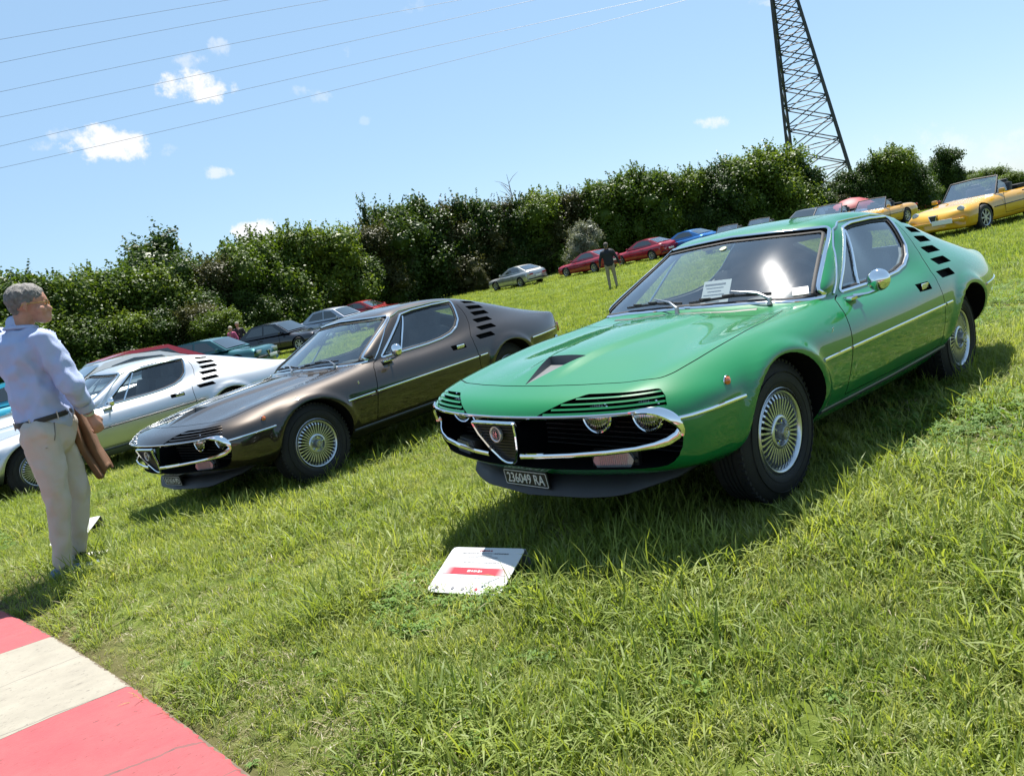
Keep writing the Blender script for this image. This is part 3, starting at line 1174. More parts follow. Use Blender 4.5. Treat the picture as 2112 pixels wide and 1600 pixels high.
    # chrome frames
    def frame(poly, plane, sg, r, off=.001, flat=.004, g=.004):
        P, N = on_surface(surf, grow(poly, g), plane, .02, sg, off)
        q = MB(); q.tube(P, r, 8, closed=True, flat=flat, nrm=N)
        return q
    M['windscreen_frame'] = frame(ws, 'front', 1, .010, flat=.005).mesh('windscreen_frame', [CHROME])
    q = MB(); P, N = on_surface(surf, grow(ws, -.012), 'front', .02, 1, -.008); q.tube(P, .009, 6, closed=True, flat=.003, nrm=N)
    M['windscreen_seal'] = q.mesh('windscreen_seal', [RUBBER])
    M['rear_frame'] = frame(rw, 'top', 1, .008).mesh('rear_window_frame', [CHROME])
    for sg, nm in ((1, 'side_frame'), (-1, 'side_frame_r')):
        q = frame(sw, 'side', sg, .009, off=.002, flat=.005, g=.006)
        # divider of the quarter light
        P, N = on_surface(surf, [(-1.075, .812), (-1.19, .94), (-1.265, 1.08)] if False else [(-1.085, .812), (-1.195, .95), (-1.310, 1.095)], 'side', .03, sg, -.004, closed=False)
        q.tube(P, .009, 8, flat=.006, nrm=N)
        M[nm] = q.mesh('window_frame', [CHROME])
        q = MB(); P, N = on_surface(surf, grow(sw, -.008), 'side', .02, sg, -.008); q.tube(P, .010, 6, closed=True, flat=.003, nrm=N)
        M[nm+'_seal'] = q.mesh('window_seal', [RUBBER])
    # roof gutter above the door
    for sg, nm in ((1, 'gutter'), (-1, 'gutter_r')):
        q = MB(); P, N = on_surface(surf, [(-.775, .800), (-.90, .905), (-1.04, 1.02), (-1.17, 1.108), (-1.30, 1.142), (-1.5, 1.148), (-1.75, 1.152), (-1.95, 1.135)], 'side', .03, sg, .003, closed=False)
        q.tube(P, .005, 6, nrm=N)
        M[nm] = q.mesh('roof_gutter', [CHROME])
    # side trim strips
    for sg, nm in ((1, 'trim'), (-1, 'trim_r')):
        for k, (xa, xb) in enumerate([(.690, .335), (-.318, -.598), (-.622, -1.860), (-1.885, -1.985), (-2.700, -3.22)]):
            n = max(3, int(abs(xa-xb)/.05))
            ln = [(xa+(xb-xa)*i/n, .545-.0175*(xa+(xb-xa)*i/n)) for i in range(n+1)]
            P, N = on_surface(surf, ln, 'side', .05, sg, .004, closed=False)
            q = MB(); q.tube(P, .008, 8, flat=.005, nrm=N)
            M['%s%d' % (nm, k)] = q.mesh('side_trim', [CHROME])
    # sill strip
    for sg, nm in ((1, 'sill'), (-1, 'sill_r')):
        q = MB()
        P, N = on_surface(surf, [(-.36, .300), (-1.2, .300), (-1.99, .315)], 'side', .08, sg, .003, closed=False)
        q.tube(P, .013, 8, flat=.006, nrm=N)
        M[nm] = q.mesh('sill_strip', [mat('sill grey', (.10, .11, .14), rough=.35, metal=.5)])
    # ---- front
    gi = stadium(.352, .562, .748, .102, 14)
    # chrome surround: thin along the top, thick at the ends, running down into the bumper blade
    P, N, rr = [], [], []
    top = [(y, .572) for y in np.linspace(-.62, .62, 40)]
    P, N = on_surface(surf, top, 'front', .03, 1, .004, closed=False)
    q = MB(); q.tube([p for p in P], .0065, 8, flat=.006, nrm=N)
    for sg in (1, -1):
        arc = []
        for k in range(15):
            a = math.pi/2-(math.pi*.56)*k/14
            arc.append(((.640+math.cos(a)*.112)*sg, .484+math.sin(a)*.090))
        arc = [(.60*sg, .573)]+arc
        pp, nn = on_surface(surf, arc, 'front', .02, 1, .004, closed=False)
        k = len(pp)
        rad = [.0065+.014*math.sin(math.pi*min(1, i/(k-1)*1.0))**1.0 for i in range(k)]
        q.tube(pp, rad, 8, flat=.009, nrm=nn)
    M['grille_surround'] = q.mesh('grille_surround', [CHROME])
    # bumper blades, one each side of the shield
    for sg, nm in ((1, 'bumper'), (-1, 'bumper_r')):
        y = [.100, .2, .35, .5, .60, .66, .70, .728, .742]
        z = [.404, .409, .416, .424, .430, .437, .448, .466, .484]
        bl = [(a*sg, c) for a, c in zip(y, z)]
        pp = []; nn = []
        for a, c in bl:
            p, n_ = surf.front(a, c)
            pp.append(p); nn.append(n_)
        # keep the blade on a smooth plan curve slightly in front of the panel
        pp2 = []
        for (a, c), p in zip(bl, pp):
            x = .945-.08*(abs(a)/.5)**2 if abs(a) < .5 else None
            xs = .936-.33*abs(a)**2.0 if abs(a) <= .60 else None
            px_ = np.interp(abs(a), [0, .1, .2, .35, .5, .6, .66, .70, .728, .745], [.915, .912, .905, .877, .828, .775, .735, .703, .680, .672])
            pp2.append(Vector((px_, a, c)))
        q = MB()
        rs = resample(pp2, .03)
        q.tube(rs, [.012+.006*min(1, max(0, (abs(p.y)-.6)/.1)) for p in rs], 10, flat=.009, nrm=[Vector((.9, .3*sg*abs(p.y), -.1)) for p in rs])
        M[nm] = q.mesh('bumper_blade', [CHROME])
    # shield: chrome V outline with black mesh and a round emblem
    sh = [(-.132, .556), (.132, .556), (.118, .50), (.085, .43), (.045, .378), (.018, .362), (-.018, .362), (-.045, .378), (-.085, .43), (-.118, .50)]
    shr = round_poly(sh, .010, 2)
    xf = lambda y, z: .962-.3*y*y-.40*(.556-z)-.1*max(0, z-.50)
    q = MB()
    rs = resample([Vector((xf(p.x, p.y), p.x, p.y)) for p in shr], .02, True)
    q.tube(rs, .0075, 8, closed=True, flat=.012, nrm=[Vector((1, 0, 0))]*len(rs))
    # chrome flanks that turn back into the grille
    for sg in (1, -1):
        edge = [(.134*sg, .556), (.121*sg, .50), (.089*sg, .43), (.050*sg, .380)]
        V = []
        for a, c in edge:
            V.append((xf(a, c), a, c)); V.append((xf(a, c)-.16, a+.015*sg, c))
        q.add(V, [(0, 1, 3, 2), (2, 3, 5, 4), (4, 5, 7, 6)])
    M['shield_frame'] = q.mesh('shield_frame', [CHROME])
    q = MB()
    V = [(xf(p.x, p.y)-.010, p.x*.96, p.y) for p in shr]
    q.add(V, [list(range(len(V)))])
    V2 = []
    for k in range(12):
        zz = .385+.014*k
        wd = np.interp(zz, [.362, .43, .50, .556], [.03, .085, .118, .13])*.94
        q.box((xf(0, zz)-.010, 0, zz), (.004, wd*2, .003))
    M['shield_grille'] = q.mesh('shield_grille', [mat('grille black', (.010, .010, .011), rough=.4)], smooth=False)
    # emblem
    q = MB()
    ec = (xf(0, .503)-.004, 0, .503)
    q.lathe([(.0, .010), (.026, .010), (.030, .013), (.034, .013), (.036, .009), (.036, 0)], 40, axis='x', c=ec)
    M['emblem'] = q.mesh('emblem', [mat('emblem silver', (.55, .56, .58), rough=.3, metal=.8)])
    q = MB()
    q.lathe([(.0, .0105), (.0175, .0112)], 32, axis='x', c=(ec[0]+.0005, 0, ec[2]))
    for k in range(22):      # lettering ring: dark strokes
        a = 2*math.pi*k/22
        q.box((ec[0]+.0115, .0225*math.cos(a), ec[2]+.0225*math.sin(a)), (.002, .0024, .0052), rot=Matrix.Rotation(a-math.pi/2, 3, 'X'))
    M['emblem_dark'] = q.mesh('emblem_field', [mat('emblem dark', (.03, .03, .035), rough=.4)], smooth=False)
    q = MB()
    q.box((ec[0]+.0125, .006, ec[2]), (.003, .0025, .026)); q.box((ec[0]+.0125, .006, ec[2]+.003), (.003, .012, .0025))
    q.tube([(ec[0]+.0125, -.006, ec[2]-.012), (ec[0]+.0125, -.010, ec[2]-.004), (ec[0]+.0125, -.004, ec[2]+.001), (ec[0]+.0125, -.010, ec[2]+.006), (ec[0]+.0125, -.006, ec[2]+.012)], .0014, 5)
    M['emblem_marks'] = q.mesh('emblem_marks', [CHROME], smooth=False)
    # grille back: horizontal fins far inside
    q = MB()
    for k in range(9):
        q.box((.56, 0, .365+.022*k), (.01, 1.36, .004))
    M['grille_fins'] = q.mesh('grille_fins', [BLACK], smooth=False)
    # headlamps
    for nm, (ly, lx) in (('inner', (.365, .715)), ('outer', (.605, .665))):
        q = MB()
        q.lathe([(.0, .018), (.03, .016), (.055, .010), (.068, .0), (.070, -.02)], 36, axis='x', c=(0, 0, 0))
        # ribbing of the lens
        me = q.mesh('lens', [LENS_LAMP()], sharp=60)
        M['lamp_lens'] = me
        q = MB()
        q.lathe([(.068, -.004), (.069, .006), (.074, .008), (.079, .004), (.080, -.03), (.060, -.07)], 40, axis='x')
        M['lamp_ring'] = q.mesh('lamp_ring', [CHROME])
        q = MB()
        q.lathe([(.0, -.030), (.03, -.028), (.056, -.012), (.068, .002)], 32, axis='x')
        M['lamp_bowl'] = q.mesh('reflector', [mat('reflector', (.7, .72, .75), rough=.12, metal=1.0)])
    # eyelid slats
    for sg, nm in ((1, 'slats'), (-1, 'slats_r')):
        for k in range(4):
            z = .583+.0162*k
            y0 = np.interp(z, [.572, .625, .643], [.225, .34, .42]); y1 = np.interp(z, [.58, .615, .64], [.705, .685, .655])
            n = 14
            top_, bot = [], []
            V = []
            for i in range(n+1):
                y = (y0+(y1-y0)*i/n)*sg
                p, nn = surf.front(y, z)
                p = p-nn*.001
                dz = Vector((0, 0, 1)); tt = (dz-nn*dz.dot(nn)).normalized()
                a = p+tt*.0045; c = p-tt*.0045
                V += [a, c, c-Vector((.022, 0, .002)), a-Vector((.022, 0, .004))]
            q = MB()
            F = []
            for i in range(n):
                A = i*4; B = A+4
                for j in range(4):
                    F.append((A+j, A+(j+1) % 4, B+(j+1) % 4, B+j))
            F.append((0, 1, 2, 3)); F.append((n*4+3, n*4+2, n*4+1, n*4))
            q.add(V, F)
            M['%s%d' % (nm, k)] = q.mesh('headlamp_slat', [PAINT0], sharp=40)
    # indicators below the bumper
    q = MB()
    po = round_poly([(-.086, 0), (-.070, -.030), (.070, -.030), (.088, 0), (.070, .030), (-.070, .030)], .008, 3)
    q.prism([(0, p.x, p.y) for p in po], (0, 0, 0), (.022, 0, 0))
    for k in range(15):
        q.box((.0225, -.056+.008*k, 0), (.003, .003, .052))
    M['indicator'] = q.mesh('indicator', [LENS_CLEAR], smooth=False)
    q = MB()
    q.rbox((-.02, 0, 0), (.04, .20, .074), .008)
    q.tube([(.0, .088, .0), (.03, .100, .0)], .007, 8)
    M['indicator_housing'] = q.mesh('indicator_housing', [BLACK])
    # black valance behind the indicators
    # chin spoiler
    V = []; F = []
    n = 36
    for i in range(n+1):
        y = -.70+1.40*i/n
        a = abs(y)
        xb = np.interp(a, [0, .3, .5, .62, .70], [.775, .740, .655, .53, .38])
        zt = np.interp(a, [0, .4, .70], [.290, .295, .330])
        drop = np.interp(a, [0, .45, .62, .70], [.092, .088, .060, .012])
        V += [(xb-.06, y*.985, zt), (xb+.018, y, zt-drop*.45), (xb+.040, y, zt-drop), (xb+.026, y, zt-drop-.006), (xb-.005, y*.985, zt-drop*.6), (xb-.08, y*.97, zt-.012)]
    for i in range(n):
        for j in range(6):
            F.append((i*6+j, i*6+(j+1) % 6, i*6+6+(j+1) % 6, i*6+6+j))
    q = MB(); q.add(V, F); q.add([V[j] for j in range(6)], [(0, 1, 2, 3, 4, 5)]); q.add([V[n*6+j] for j in range(6)], [(5, 4, 3, 2, 1, 0)])
    M['spoiler'] = q.mesh('chin_spoiler', [SPOIL], sharp=50)
    # licence plate
    q = MB(); q.rbox((0, 0, 0), (.008, .275, .078), .006)
    M['plate'] = q.mesh('licence_plate', [BLACK])
    q = MB()
    o_ = round_poly([(-.132, -.033), (.132, -.033), (.132, .033), (-.132, .033)], .006, 2)
    rs = [Vector((.0045, p.x, p.y)) for p in o_]
    q.tube(rs, .0016, 5, closed=True, nrm=[Vector((1, 0, 0))]*len(rs))
    M['plate_rim'] = q.mesh('plate_border', [PLATE_W])
    # door mirror (round chrome head on a stalk)
    q = MB()
    q.lathe([(.0, .040), (.020, .038), (.040, .030), (.051, .016), (.055, .0), (.053, -.012), (.050, -.014)], 32, axis='x')
    q.lathe([(.050, -.014), (.0, -.012)], 32, axis='x')
    q.tube([(-.006, 0, -.045), (-.006, -.05, -.062), (.0, -.125, -.070)], [.009, .008, .012], 8)
    q.rbox((.015, -.130, -.074), (.11, .05, .020), .008)
    M['mirror'] = q.mesh('door_mirror', [CHROME])
    # door handle
    q = MB(); q.rbox((0, 0, 0), (.098, .010, .034), .004)
    M['handle'] = q.mesh('door_handle', [CHROME])
    q = MB()
    for k in range(3): q.box((0, .0055, -.008+.008*k), (.07, .002, .003))
    M['handle_grip'] = q.mesh('handle_grip', [mat('grip', (.2, .2, .21), rough=.3, metal=.8)], smooth=False)
    # side marker
    q = MB(); q.lathe([(.0, .016), (.010, .014), (.017, .007), (.018, 0)], 20)
    M['marker'] = q.mesh('side_marker', [LENS_AMBER])
    q = MB(); q.lathe([(.019, 0), (.022, .004), (.023, 0)], 20)
    M['marker_ring'] = q.mesh('marker_ring', [CHROME])
    # wipers
    for k, (px_, py_) in enumerate([(-.405, .02), (-.515, .49)]):
        p0, n0 = surf.top(px_, py_)
        q = MB()
        q.lathe([(0, .035), (.011, .033), (.013, .0)], 14, axis='z', c=p0)
        # arm to the parked blade that lies along the bottom of the glass towards the car's right
        ends = []
        for (yy, zz) in ((py_-.22, .855), (py_-.40, .842), (py_-.05, .860)):
            p, n_ = surf.front(yy, zz)
            ends.append(p+n_*.022)
        q.tube([p0+Vector((0, 0, .028)), p0.lerp(ends[0], .3)+Vector((0, 0, .040)), ends[0]+Vector((0, 0, .01))], [.009, .006, .004], 8)
        M['wiper%d' % k] = q.mesh('wiper_arm', [mat('wiper steel', (.35, .36, .38), rough=.25, metal=.9)])
        q = MB()
        bl = []
        for i in range(8):
            yy = py_-.02-.42*i/7
            p, n_ = surf.front(yy, .850-.012*abs(i-3)/4)
            bl.append(p+n_*.010)
        q.tube(bl, .006, 6, flat=.008)
        for i in (1, 3, 5):
            q.tube([bl[i]+Vector((.006, 0, .008)), bl[i+1]+Vector((.006, 0, .012))], .005, 6)
        M['blade%d' % k] = q.mesh('wiper_blade', [BLACK])
    # cowl vent strip
    q = MB()
    for s2 in (1, -1):
        P, N = on_surface(surf, [(-.385, .05*s2), (-.40, .2*s2), (-.425, .33*s2), (-.46, .45*s2)], 'top', .03, 1, .001, closed=False)
        q.tube(P, .012, 6, flat=.002, nrm=N)
    M['cowl_vent'] = q.mesh('cowl_vent', [BLACK])
    # interior
    q = MB()
    q.rbox((-.80, 0, .735), (.34, 1.16, .10), .03)
    q.rbox((-.70, 0, .60), (.30, 1.14, .24), .02)
    q.rbox((-.86, .36, .785), (.16, .34, .05), .02)
    M['dashboard'] = q.mesh('dashboard', [DASH])
    q = MB()
    q.rbox((0, 0, .08), (.50, .50, .14), .05)
    q.rbox((-.27, 0, .33), (.13, .48, .56), .05, rot=Matrix.Rotation(R(-18), 3, 'Y'))
    q.rbox((-.38, 0, .66), (.09, .26, .15), .04, rot=Matrix.Rotation(R(-16), 3, 'Y'))
    M['seat'] = q.mesh('seat', [SEAT], sharp=50)
    q = MB()
    q.rbox((-2.06, 0, .52), (.40, 1.0, .16), .04)
    q.rbox((-2.20, 0, .78), (.10, 1.0, .24), .04, rot=Matrix.Rotation(R(-20), 3, 'Y'))
    M['rear_seat'] = q.mesh('rear_seat', [SEAT], sharp=50)
    q = MB()
    c = Vector((0, 0, 0))
    q.tube([(0, .185*math.cos(2*math.pi*k/28), .185*math.sin(2*math.pi*k/28)) for k in range(28)], .012, 8, closed=True, nrm=[Vector((1, 0, 0))]*28)
    for a in (90, 210, 330):
        q.tube([(.02, 0, 0), (.0, .175*math.cos(R(a)), .175*math.sin(R(a)))], .010, 6)
    q.lathe([(0, -.01), (.04, .0), (.04, .03)], 16, axis='x')
    M['steering'] = q.mesh('steering_wheel', [BLACK])
    # script badge on the wing, left plain strokes
    q = MB()
    q.box((0, 0, .012), (.004, .003, .030)); q.box((.006, 0, .020), (.012, .003, .004)); q.box((-.006, 0, .006), (.012, .003, .004))
    for k in range(8):
        q.box((-.036+.0105*k, 0, -.018), (.007, .002, .004))
    M['wing_badge'] = q.mesh('wing_badge', [CHROME], smooth=False)
    # tail
    q = MB(); q.rbox((-3.398, 0, .60), (.02, 1.08, .11), .008)
    M['tail_panel'] = q.mesh('tail_panel', [BLACK])
    q = MB(); q.rbox((0, 0, 0), (.03, .34, .10), .01)
    M['tail_lamp'] = q.mesh('tail_lamp', [LENS_RED])
    q = MB(); q.tube([(-3.27, -.66, .51), (-3.385, -.55, .49), (-3.42, 0, .49), (-3.385, .55, .49), (-3.27, .66, .51)], .018, 8)
    M['rear_bumper'] = q.mesh('rear_bumper', [CHROME])
    q = MB()
    q.tube([(-.28, -.35, .16), (.45, -.35, .16)], .03, 8); q.rbox((-.9, 0, .2), (2.2, .9, .05), .02)
    M['floor_pan'] = q.mesh('floor_pan', [DARK])
    M['rim'] = rim_mesh()
    M['tyre'] = tyre_mesh()
    return M


def LENS_LAMP():
    if 'lamp lens glass' in MATS:
        return MATS['lamp lens glass']
    m = bpy.data.materials.new('lamp lens glass')
    m.use_nodes = True
    nt = m.node_tree
    nt.nodes.clear()
    o = nt.nodes.new('ShaderNodeOutputMaterial')
    t = nt.nodes.new('ShaderNodeBsdfTransparent'); t.inputs[0].default_value = (.85, .87, .88, 1)
    g = nt.nodes.new('ShaderNodeBsdfGlossy'); g.inputs['Roughness'].default_value = .06
    tc = nt.nodes.new('ShaderNodeTexCoord')
    w = nt.nodes.new('ShaderNodeTexWave'); w.inputs['Scale'].default_value = 28; w.bands_direction = 'Y'
    nt.links.new(tc.outputs['Object'], w.inputs['Vector'])
    b = nt.nodes.new('ShaderNodeBump'); b.inputs['Strength'].default_value = .5; b.inputs['Distance'].default_value = .003
    nt.links.new(w.outputs['Fac'], b.inputs['Height'])
    nt.links.new(b.outputs[0], g.inputs['Normal'])
    x = nt.nodes.new('ShaderNodeMixShader'); x.inputs[0].default_value = .38
    nt.links.new(t.outputs[0], x.inputs[1]); nt.links.new(g.outputs[0], x.inputs[2])
    nt.links.new(x.outputs[0], o.inputs['Surface'])
    MATS['lamp lens glass'] = m
    return m


CM = None


def repaint(me, pm):
    m2 = me.copy()
    for i, m in enumerate(m2.materials):
        if m and m.name == 'paint slot':
            m2.materials[i] = pm
    return m2


def coupe(pose, pm, label, plate, marker_mat=None, trim=None):
    """pose = x, y, z, yaw, pitch, roll"""
    global CM
    if CM is None:
        CM = build_coupe_meshes()
    M = CM
    surf = M['surf']
    x, y, z, a, b, c = pose
    root = empty('coupe_car', (x, y, z), (c, b, a), label, 'car', 'wedge shaped coupes parked in a row')
    root.rotation_mode = 'XYZ'
    def part(name, me, loc=None, rot=None, parent=root, label=None):
        o = obj(name, me, parent, loc, label)
        if rot is not None: o.rotation_euler = rot
        return o
    P = M['parts']
    bd = part('body', repaint(P['body'], pm))
    hd = part('hood', repaint(P['hood'], pm))
    doors = []
    for (k, sg, fr) in (('door', 1, ''), ('door_right', -1, '_r')):
        d = part('door', repaint(P[k], pm))
        doors.append(d)
        part('window_pane', M['side_window' if sg > 0 else 'side_window_r'], parent=d)
        part('window_frame', M['side_frame'+fr], parent=d)
        part('window_seal', M['side_frame'+fr+'_seal'], parent=d)
        hp, hn = surf.side(-1.655, .711, sg)
        h = part('door_handle', M['handle'], (-1.700, hp.y-.006*sg, .711), parent=d, rot=(0, 0, 0 if sg > 0 else math.pi))
        h = part('handle_grip', M['handle_grip'], (-1.700, hp.y-.006*sg, .711), parent=d, rot=(0, 0, 0 if sg > 0 else math.pi))
        if sg > 0:
            mp_, mn = surf.side(-.90, .775, sg)
            part('door_mirror', M['mirror'], (-.880, .868, .840), parent=d)
    part('windscreen', M['windscreen'])
    part('windscreen_frame', M['windscreen_frame'])
    part('windscreen_seal', M['windscreen_seal'])
    part('rear_window', M['rear_window'])
    part('rear_window_frame', M['rear_frame'])
    part('roof_gutter', M['gutter']); part('roof_gutter', M['gutter_r'])
    for nm in ('trim', 'trim_r'):
        for k in range(5):
            tm = M['%s%d' % (nm, k)]
            if trim is not None:
                tm = tm.copy(); tm.materials[0] = trim
            part('side_trim', tm)
    part('sill_strip', M['sill']); part('sill_strip', M['sill_r'])
    part('grille_surround', M['grille_surround'])
    part('bumper_blade', M['bumper']); part('bumper_blade', M['bumper_r'])
    sf = part('shield_frame', M['shield_frame'])
    part('shield_grille', M['shield_grille'], parent=sf)
    e = part('emblem', M['emblem'], parent=sf)
    e2 = part('emblem_field', M['emblem_dark'], parent=sf)
    e2 = part('emblem_marks', M['emblem_marks'], parent=sf)
    part('grille_fins', M['grille_fins'])
    for sg in (1, -1):
        for (lx, ly) in ((.705, .362), (.650, .578)):
            r = part('headlight', M['lamp_ring'], (lx, ly*sg, .538))
            part('lens', M['lamp_lens'], (0, 0, 0), parent=r)
            part('reflector', M['lamp_bowl'], (0, 0, 0), parent=r)
    for nm in ('slats', 'slats_r'):
        for k in range(4):
            part('headlamp_slat', repaint(M['%s%d' % (nm, k)], pm))
    for sg in (1, -1):
        h = part('indicator_housing', M['indicator_housing'], (.745, .462*sg, .372), rot=(0, 0, R(-18*sg)*-1 if False else R(18*sg)))
        part('indicator', M['indicator'], (0, 0, 0), parent=h)
    part('chin_spoiler', M['spoiler'])
    pl = part('licence_plate', M['plate'], (.806, -.010, .268), rot=(0, R(8), 0))
    part('plate_border', M['plate_rim'], (0, 0, 0), parent=pl)
    tx = plate_text(plate, .232, .046, PLATE_W)
    t = part('plate_lettering', tx, (.0052, 0, 0), parent=pl)
    t.rotation_euler = (math.pi/2, 0, math.pi/2)
    mk = MATS['amber lens'] if marker_mat is None else marker_mat
    for sg in (1, -1):
        p, n_ = surf.side(.400, .613, sg)
        mm = M['marker'].copy(); mm.materials[0] = mk
        q = part('side_marker', mm, p, rot=(0, 0, 0 if sg > 0 else math.pi))
        part('marker_ring', M['marker_ring'], (0, 0, 0), parent=q)
        p, n_ = surf.side(-.47, .655, sg)
        part('wing_badge', M['wing_badge'], p+n_*.001, rot=(n_.z*-1.0 if sg > 0 else n_.z, 0, 0))
    for k in range(2):
        w = part('wiper_arm', M['wiper%d' % k])
        part('wiper_blade', M['blade%d' % k], parent=w)
    part('cowl_vent', M['cowl_vent'])
    part('dashboard', M['dashboard'])
    part('seat', M['seat'], (-1.42, .34, .33)); part('seat', M['seat'], (-1.42, -.34, .33))
    part('rear_seat', M['rear_seat'])
    part('steering_wheel', M['steering'], (-1.02, .34, .80), rot=(0, R(-22), 0))
    part('tail_panel', M['tail_panel'])
    part('tail_lamp', M['tail_lamp'], (-3.405, .43, .60)); part('tail_lamp', M['tail_lamp'], (-3.405, -.43, .60))
    part('rear_bumper', M['rear_bumper'])
    part('floor_pan', M['floor_pan'])
    for (cx, yy) in ((0, .768), (-2.35, .738)):
        for sg in (1, -1):
            w = part('wheel', M['tyre'], (cx, yy*sg, .303), rot=(0, 0, 0 if sg > 0 else math.pi))
            for k, me in M['rim'].items():
                if k == 'wheel_nut':
                    for i in range(5):
                        an = 2*math.pi*i/5+.4
                        part(k, me, (.047*math.cos(an), 0, .047*math.sin(an)), parent=w)
                else:
                    q = part(k, me, (0, 0, 0), parent=w)
                    if k == 'spoke_ring': q['kind'] = 'stuff'
    return root
# ------------------------------------------------------------------ ground


def axis_samples(lo, hi, c, fine, grow_):
    out = [c]
    st = fine; x = c
    while x < hi:
        x += st; st *= grow_; out.append(x)
    st = fine; x = c
    while x > lo:
        x -= st; st *= grow_; out.append(x)
    return np.array(sorted(out))


def undul(x, y):
    return .012*np.sin(x*1.7+1.3*np.sin(y*.9))+.010*np.sin(y*2.1+x*.7)+.006*np.sin(x*4.3-y*3.1)


def ground_z(x, y):
    x = np.asarray(x, float); y = np.asarray(y, float)
    z = terrain(x, y)+undul(x, y)
    # sunk a little beside the kerb
    e = kerb_edge(y)
    z = np.where(x > e-.25, np.minimum(z, z-.02*np.clip((x-e+.25)/.25, 0, 1)-.012), z)
    return z


def kerb_edge(y):
    y = np.asarray(y, float)
    return 2.345+.016*(np.clip(y, -12, .4)-.4)**2


def build_ground():
    xs = axis_samples(-1500, 900, 0.5, .16, 1.045)
    ys = axis_samples(-1500, 900, -1.0, .16, 1.045)
    X, Y = np.meshgrid(xs, ys, indexing='ij')
    Z = ground_z(X, Y)
    V = np.stack([X, Y, Z], -1).reshape(-1, 3)
    nx, ny = len(xs), len(ys)
    I = np.arange(nx*ny).reshape(nx, ny)
    F = np.stack([I[:-1, :-1], I[1:, :-1], I[1:, 1:], I[:-1, 1:]], -1).reshape(-1, 4)
    m = bpy.data.materials.new('field soil and turf')
    m.use_nodes = True
    nt = m.node_tree; N, L = nt.nodes, nt.links
    b = N['Principled BSDF']
    b.inputs['Roughness'].default_value = .95
    b.inputs['Specular IOR Level'].default_value = .1
    geo = N.new('ShaderNodeNewGeometry')
    n1 = N.new('ShaderNodeTexNoise'); n1.inputs['Scale'].default_value = .6; n1.inputs['Detail'].default_value = 8; n1.inputs['Roughness'].default_value = .65
    n2 = N.new('ShaderNodeTexNoise'); n2.inputs['Scale'].default_value = 14; n2.inputs['Detail'].default_value = 8; n2.inputs['Roughness'].default_value = .75
    L.new(geo.outputs['Position'], n1.inputs['Vector']); L.new(geo.outputs['Position'], n2.inputs['Vector'])
    r1 = N.new('ShaderNodeValToRGB')
    r1.color_ramp.elements[0].position = .30; r1.color_ramp.elements[0].color = (0.085, 0.123, 0.018, 1)
    r1.color_ramp.elements[1].position = .70; r1.color_ramp.elements[1].color = (0.126, 0.164, 0.028, 1)
    L.new(n1.outputs['Fac'], r1.inputs['Fac'])
    r2 = N.new('ShaderNodeValToRGB')
    r2.color_ramp.elements[0].position = .38; r2.color_ramp.elements[0].color = (0.044, 0.069, 0.011, 1)
    r2.color_ramp.elements[1].position = .66; r2.color_ramp.elements[1].color = (0.132, 0.158, 0.035, 1)
    L.new(n2.outputs['Fac'], r2.inputs['Fac'])
    mx = N.new('ShaderNodeMixRGB'); mx.inputs['Fac'].default_value = .5
    L.new(r1.outputs[0], mx.inputs['Color1']); L.new(r2.outputs[0], mx.inputs['Color2'])
    # bare earth near the kerb
    sep = N.new('ShaderNodeSeparateXYZ'); L.new(geo.outputs['Position'], sep.inputs[0])
    mr = N.new('ShaderNodeMapRange'); mr.inputs['From Min'].default_value = 2.12; mr.inputs['From Max'].default_value = 2.38
    L.new(sep.outputs['X'], mr.inputs['Value'])
    ml = N.new('ShaderNodeMath'); ml.operation = 'MULTIPLY'; L.new(mr.outputs[0], ml.inputs[0]); ml.inputs[1].default_value = .9
    mx2 = N.new('ShaderNodeMixRGB'); mx2.inputs['Color2'].default_value = (0.101, 0.079, 0.044, 1)
    L.new(ml.outputs[0], mx2.inputs['Fac']); L.new(mx.outputs[0], mx2.inputs['Color1'])
    L.new(mx2.outputs[0], b.inputs['Base Color'])
    bp = N.new('ShaderNodeBump'); bp.inputs['Strength'].default_value = .9; bp.inputs['Distance'].default_value = .03
    L.new(n2.outputs['Fac'], bp.inputs['Height']); L.new(bp.outputs[0], b.inputs['Normal'])
    obj('ground', mesh_from('ground', V, F, [m]), kind='structure')


build_ground()

# ------------------------------------------------------------------ racing kerb


